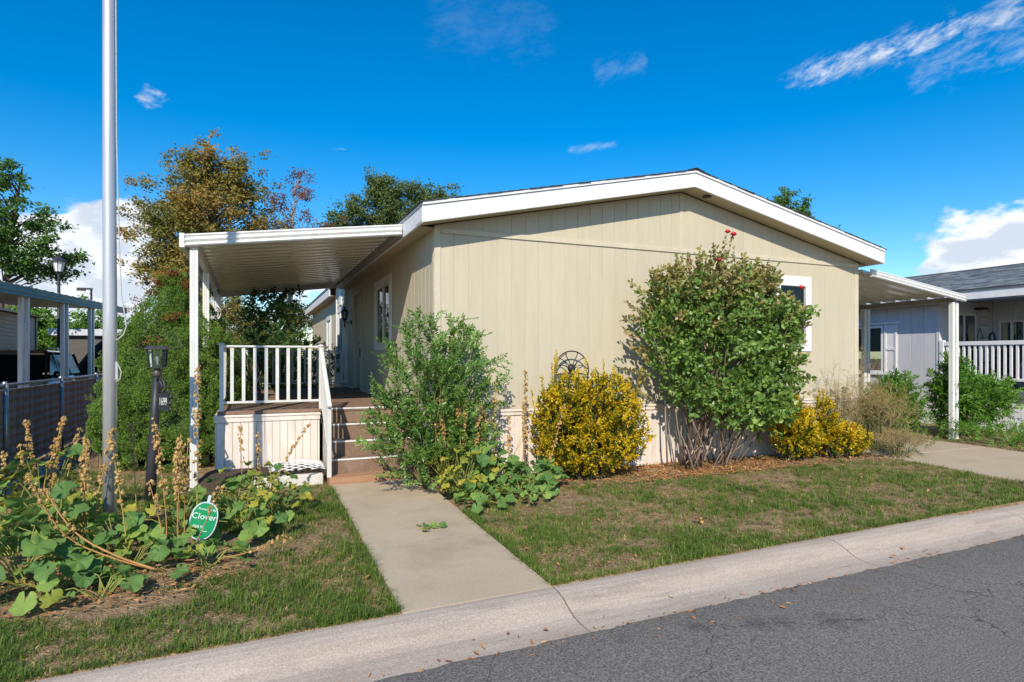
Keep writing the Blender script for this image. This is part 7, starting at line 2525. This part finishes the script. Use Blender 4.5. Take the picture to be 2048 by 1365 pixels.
# ------------------------------------------------------------------ neighbour on the driveway side
def build_grey_home():
    GREY = mat('blue_grey_siding', (0.60, 0.605, 0.635), (0.55, 0.555, 0.585), scale=3, rough=0.65, bump=0.2, bscale=10, stretch=(3, 3, 0.5), vary=0.02)
    SHG = mat('grey_shingle', (0.15, 0.165, 0.18), (0.09, 0.10, 0.112), scale=25, rough=0.9, bump=0.5, bscale=150)
    WX = 15.0                                      # wall facing us; the porch is cut back behind it
    BX = 16.9                                      # back wall of the porch
    yc, y1, ya = 9.25, 22.0, 3.2
    h = thing('grey_home', 'blue-grey home with white trim and shingle roof across the driveway', 'house', (18, 12, 0))
    T = 0.016
    win = (10.62, 11.75, 1.20, 2.42)
    w = MB()
    for (a, b, c, d) in cut_rects(yc, y1, 0.0, 2.95, [win]):
        w.box(WX + T, WX + 0.1, a, b, c, d)
    wall = w.build('wall', GREY, h)
    n = int((y1 - yc) / 0.305)
    for i in range(n):
        a = yc + 0.06 + i * 0.305
        for (p0, p1, q0, q1) in cut_rects(a, a + 0.297, 0.5, 2.95, [(win[0] - 0.05, win[1] + 0.05, win[2] - 0.1, win[3] + 0.1)]):
            MB().box(WX, WX + T - 0.001, p0, p1, q0, q1).build('siding_board', GREY, wall, bevel=0.003)
    MB().box(WX - 0.012, WX + 0.1, yc - 0.02, yc + 0.058, 0.5, 2.95).build('corner_trim', GREY, h, bevel=0.004)
    MB().box(WX + 0.101, BX - 0.001, yc - 0.012, yc + 0.09, 0.0, 2.95).build('wall', GREY, h)
    # window with shutter
    wn = MB().box(WX - 0.02, WX + 0.05, win[0], win[1], win[3] - 0.06, win[3]).build('window', WHITE_TRIM, h)
    f = MB()
    for (u0, u1, v0, v1) in ((win[0], win[1], win[2], win[2] + 0.06), (win[0], win[0] + 0.06, win[2] + 0.06, win[3] - 0.06), (win[1] - 0.06, win[1], win[2] + 0.06, win[3] - 0.06), (11.15, 11.2, win[2] + 0.06, win[3] - 0.06)):
        f.box(WX - 0.019, WX + 0.05, u0, u1, v0, v1)
    f.build('frame', WHITE_TRIM, wn)
    MB().box(WX + 0.02, WX + 0.025, win[0] + 0.06, win[1] - 0.06, win[2] + 0.06, win[3] - 0.06).build('pane', GLASS, wn)
    MB().box(WX + 0.2, WX + 0.21, win[0], win[1], win[2] + 0.55, win[3]).build('curtain', mat('pale_green_blind', (0.45, 0.52, 0.48), rough=0.8), wn)
    MB().box(WX - 0.05, WX + 0.0, win[0] - 0.42, win[1] + 0.4, win[2] - 0.055, win[2] - 0.005).build('sill', WHITE_TRIM, wn, bevel=0.004)
    MB().box(WX - 0.035, WX - 0.001, win[0] - 0.42, win[1] + 0.4, win[3] + 0.03, win[3] + 0.085).build('head_trim', WHITE_TRIM, wn, bevel=0.004)
    for (a, b) in ((win[0] - 0.36, win[0] - 0.03), (win[1] + 0.03, win[1] + 0.36)):
        s = MB().box(WX - 0.016, WX - 0.002, a, b, win[2], win[3]).build('shutter', WHITE_TRIM, wn)
        m = (win[2] + win[3]) / 2
        for (u0, u1, v0, v1) in ((a, b, win[2], win[2] + 0.05), (a, b, win[3] - 0.05, win[3]), (a, b, m - 0.03, m + 0.03), (a, a + 0.05, win[2] + 0.05, m - 0.03), (b - 0.05, b, win[2] + 0.05, m - 0.03), (a, a + 0.05, m + 0.03, win[3] - 0.05), (b - 0.05, b, m + 0.03, win[3] - 0.05)):
            MB().box(WX - 0.032, WX - 0.0165, u0, u1, v0, v1).build('shutter_rail', WHITE_TRIM, s)
    # porch back wall with slider and window, side door
    bw = MB().box(BX, BX + 0.1, ya, yc - 0.013, 0.0, 2.95).build('wall', GREY, h)
    i = 0
    while ya + i * 0.305 < yc - 0.35:
        a = ya + i * 0.305
        MB().box(BX - 0.014, BX - 0.001, a, a + 0.297, 0.88, 2.95).build('siding_board', GREY, bw)
        i += 1
    def opening(y0, y1_, z0, z1, sash):
        o = MB()
        e = 0.05
        for (u0, u1, v0, v1) in ((y0, y1_, z1 - e, z1), (y0, y1_, z0, z0 + e), (y0, y0 + e, z0 + e, z1 - e), (y1_ - e, y1_, z0 + e, z1 - e)) + (((y0 + y1_) / 2 - 0.03, (y0 + y1_) / 2 + 0.03, z0 + e, z1 - e),):
            o.box(BX - 0.05, BX - 0.016, u0, u1, v0, v1)
        ob = o.build('window', WHITE_TRIM, h)
        MB().box(BX - 0.03, BX - 0.02, y0 + e, (y0 + y1_) / 2 - 0.03, z0 + e, z1 - e).build('pane', mat('dark_mirror_glass', (0.02, 0.03, 0.035), rough=0.02, spec=1.0, coat=1.0), ob)
        MB().box(BX - 0.03, BX - 0.02, (y0 + y1_) / 2 + 0.03, y1_ - e, z0 + e, z1 - e).build('pane', _M['dark_mirror_glass'], ob)
        return ob
    opening(8.42, 8.98, 1.35, 2.50, 1)
    # slider in the return wall, facing the street
    o = MB()
    xa, xb, za, zc, e = 15.62, 16.36, 0.95, 2.66, 0.045
    for (u0, u1, v0, v1) in ((xa, xb, zc - e, zc), (xa, xb, za, za + e), (xa, xa + e, za + e, zc - e), (xb - e, xb, za + e, zc - e), (15.86, 15.92, za + e, zc - e)):
        o.box(u0, u1, yc - 0.05, yc - 0.013, v0, v1)
    ob = o.build('sliding_window', WHITE_TRIM, h)
    for (u0, u1) in ((xa + e, 15.86), (15.92, xb - e)):
        MB().box(u0, u1, yc - 0.035, yc - 0.028, za + e, zc - e).build('pane', _M['dark_mirror_glass'], ob)
    # narrow panelled door, standing out from the back wall
    d = MB().box(16.42, BX - 0.016, yc - 0.06, yc - 0.014, 0.9, 2.72).build('storage_closet', mat('white_closet_paint', (0.62, 0.62, 0.62), rough=0.6), h)
    for z in (1.4, 1.75, 2.1, 2.4, 2.6):
        MB().box(16.48, 16.8, yc - 0.066, yc - 0.0605, z - 0.012, z).build('closet_slat', DARK_METAL, d)
    # floor, skirt
    pf = MB().box(WX + 0.04, BX, ya, yc - 0.03, 0.78, 0.86).build('porch_floor', mat('grey_deck', (0.25, 0.26, 0.28), rough=0.8), h)
    MB().box(WX + 0.02, WX + 0.06, ya, yc - 0.03, 0.62, 0.90).build('rim_board', mat('slate_board', (0.16, 0.18, 0.21), rough=0.7), h)
    i = 0
    while ya + i * 0.2 < yc - 0.2:
        MB().box(WX + 0.03, WX + 0.05, ya + i * 0.2, ya + i * 0.2 + 0.19, 0.0, 0.62).build('skirting_panel', WHITE_TRIM, h)
        i += 1
    MB().box(WX - 0.0, WX + T - 0.002, yc, y1, 0.0, 0.49).build('skirting', WHITE_TRIM, h)
    # railing
    zt, zb = 1.96, 1.12
    MB().box(WX - 0.02, WX + 0.06, ya, yc - 0.1, zt - 0.09, zt).build('top_rail', WHITE_TRIM, h, bevel=0.006)
    MB().box(WX - 0.01, WX + 0.05, ya, yc - 0.1, zb - 0.04, zb + 0.02).build('bottom_rail', WHITE_TRIM, h, bevel=0.006)
    me = MB().box(-0.02, 0.02, -0.022, 0.022, zb + 0.021, zt - 0.091).mesh('baluster', WHITE_TRIM)
    y = ya + 0.08
    while y < yc - 0.12:
        put(me, 'baluster', h, (WX + 0.02, y, 0))
        y += 0.118
    MB().box(WX - 0.03, WX + 0.07, yc - 0.12, yc - 0.025, 0.86, zt + 0.04).build('post', WHITE_TRIM, h, bevel=0.006)
    # eave, fascia, soffit, roof with lapped shingles
    ex, ez = WX - 0.42, 2.94
    MB().box(ex, ex + 0.03, ya - 0.3, y1 + 0.3, ez - 0.06, ez + 0.16).build('fascia', WHITE_TRIM, h, bevel=0.004)
    MB().box(ex + 0.031, ex + 0.06, ya - 0.3, y1 + 0.3, ez - 0.09, ez - 0.0).build('gutter_board', mat('slate_blue_board', (0.20, 0.25, 0.32), rough=0.6), h)
    MB().box(ex + 0.061, BX + 0.2, ya - 0.3, y1 + 0.3, ez + 0.02, ez + 0.05).build('soffit', mat('grey_soffit', (0.42, 0.43, 0.47), rough=0.7), h)
    rx, rz = 19.2, 4.12
    dx, dz = rx - ex, rz - (ez + 0.17)
    Ls = math.hypot(dx, dz)
    ux, uz = dx / Ls, dz / Ls
    MB().prism([(ex - 0.02, ya - 0.3, ez + 0.161), (rx, ya - 0.3, rz - 0.01), (rx, ya - 0.3, rz - 0.06), (ex - 0.02, ya - 0.3, ez + 0.12)], (0, y1 - ya + 0.6, 0)).build('roof', SHG, h)
    MB().prism([(rx, ya - 0.3, rz - 0.01), (rx + dx, ya - 0.3, ez + 0.161), (rx + dx, ya - 0.3, ez + 0.12), (rx, ya - 0.3, rz - 0.06)], (0, y1 - ya + 0.6, 0)).build('roof', SHG, h)
    V, F = [], []
    k = 0
    u = 0.0
    while u < Ls - 0.05:
        y = ya - 0.3 - (k % 3) * 0.11
        while y < y1 + 0.3:
            wd = random.uniform(0.17, 0.34)
            th = random.uniform(0.006, 0.015)
            b = len(V)
            def pt(q, up_):
                return (ex - 0.03 + ux * q - uz * up_, ez + 0.165 + uz * q + ux * up_)
            a0, a1, a2 = pt(u, th + 0.004), pt(u + 0.2, 0.004), pt(u, 0.0)
            V += [(a2[0], y, a2[1]), (a2[0], y + wd - 0.006, a2[1]), (a0[0], y, a0[1]), (a0[0], y + wd - 0.006, a0[1]), (a1[0], y, a1[1]), (a1[0], y + wd - 0.006, a1[1])]
            F += [(b, b + 1, b + 3, b + 2), (b + 2, b + 3, b + 5, b + 4)]
            y += wd
        u += 0.145
        k += 1
    np_mesh('shingles', V, F, leaf_mat('grey_shingle_tabs', [(0.0, (0.09, 0.105, 0.115)), (0.5, (0.20, 0.22, 0.235)), (1.0, (0.36, 0.38, 0.39))], rough=0.9, trans=0, nscale=3, nmix=0.3, spec=0.1), h, 'stuff')
    MB().box(19.0, 19.4, ya - 0.32, y1 + 0.32, rz - 0.04, rz + 0.012).build('ridge_cap', SHG, h)
    # things on the porch
    WR = mat('dark_wicker', (0.05, 0.035, 0.03), (0.03, 0.02, 0.018), scale=30, rough=0.7)
    def chair(x, y, lab):
        c = thing('porch_chair', lab, 'chair', (x, y, 0.86), 'chairs on the porch next door')
        MB().box(x - 0.26, x + 0.26, y - 0.26, y + 0.26, 1.24, 1.30).build('seat', WR, c, bevel=0.01)
        MB().box(x + 0.2, x + 0.26, y - 0.26, y + 0.26, 1.301, 1.78).build('backrest', WR, c, bevel=0.015)
        for sx in (-0.23, 0.23):
            for sy in (-0.23, 0.23):
                MB().box(x + sx - 0.02, x + sx + 0.02, y + sy - 0.02, y + sy + 0.02, 0.86, 1.239).build('leg', WR, c)
        for sy in (-0.26, 0.22):
            MB().box(x - 0.24, x + 0.24, y + sy, y + sy + 0.05, 1.45, 1.49).build('armrest', WR, c)
    chair(15.9, 8.5, 'dark wicker chair on the porch beneath the sliding window')
    chair(16.2, 7.7, 'dark wicker chair nearer the road on the neighbour porch')
    t = thing('porch_table', 'low reddish table behind the balusters of the white railing', 'table', (16.2, 6.6, 0.86))
    RW = mat('reddish_wood', (0.16, 0.06, 0.045), rough=0.6)
    MB().box(15.95, 16.45, 6.2, 7.0, 1.42, 1.47).build('table_top', RW, t, bevel=0.006)
    for sx in (15.98, 16.42):
        for sy in (6.24, 6.96):
            MB().box(sx - 0.025, sx + 0.025, sy - 0.025, sy + 0.025, 0.86, 1.42).build('leg', RW, t)
    MB().box(15.98, 16.42, 6.24, 6.96, 1.15, 1.18).build('shelf', RW, t)
    # sun-and-moon hanging on the porch, and a triangle chime
    o = thing('hanging_ornament', 'dark crescent sunburst ornament hanging before the white closet', 'ornament', (16.45, 8.9, 2.1))
    NV = mat('navy_enamel', (0.02, 0.035, 0.06), rough=0.4)
    pts = []
    cy_, cz = 8.9, 2.08
    for k in range(28):
        a = 2 * math.pi * k / 28
        rr = 0.155 if k % 2 == 0 else 0.115
        if 1.6 < a < 4.7:
            rr = 0.125
        pts.append((16.45 + rr * math.cos(a), cy_, cz + rr * math.sin(a)))
    inner = [(16.46 + 0.07 * math.cos(2 * math.pi * k / 28), cy_, cz + 0.085 * math.sin(2 * math.pi * k / 28)) for k in range(28)]
    mb = MB()
    vs = pts + inner + [(p[0], p[1] + 0.02, p[2]) for p in pts] + [(p[0], p[1] + 0.02, p[2]) for p in inner]
    fs = []
    for k in range(28):
        j = (k + 1) % 28
        fs += [(k, j, 28 + j, 28 + k), (56 + k, 84 + k, 84 + j, 56 + j), (k, 56 + k, 56 + j, j), (28 + k, 28 + j, 84 + j, 84 + k)]
    mb.add(vs, fs).build('crescent', NV, o)
    MB().tube([(16.46, cy_, cz + 0.15), (16.46, cy_, 2.97)], 0.004, 5).build('hanging_wire', NV, o)
    o = thing('wind_chime', 'thin triangular wind chime hanging beside the crescent ornament', 'wind chime', (16.05, 8.95, 2.1))
    MB().tube([(16.05, 8.95, 2.97), (16.05, 8.95, 2.3)], 0.004, 5).build('hanging_wire', NV, o)
    MB().tube([(16.05, 8.95, 2.3), (15.93, 8.95, 2.06), (16.17, 8.95, 2.06), (16.05, 8.95, 2.3)], 0.009, 6).build('triangle', NV, o)
    MB().tube([(15.95, 8.95, 2.04), (15.95, 8.95, 1.8)], 0.009, 6).build('chime_tube', NV, o)
    MB().box(16.3, 16.5, yc - 0.25, yc - 0.013, 2.76, 2.82).build('porch_light', DARK_METAL, h, bevel=0.02)


build_grey_home()
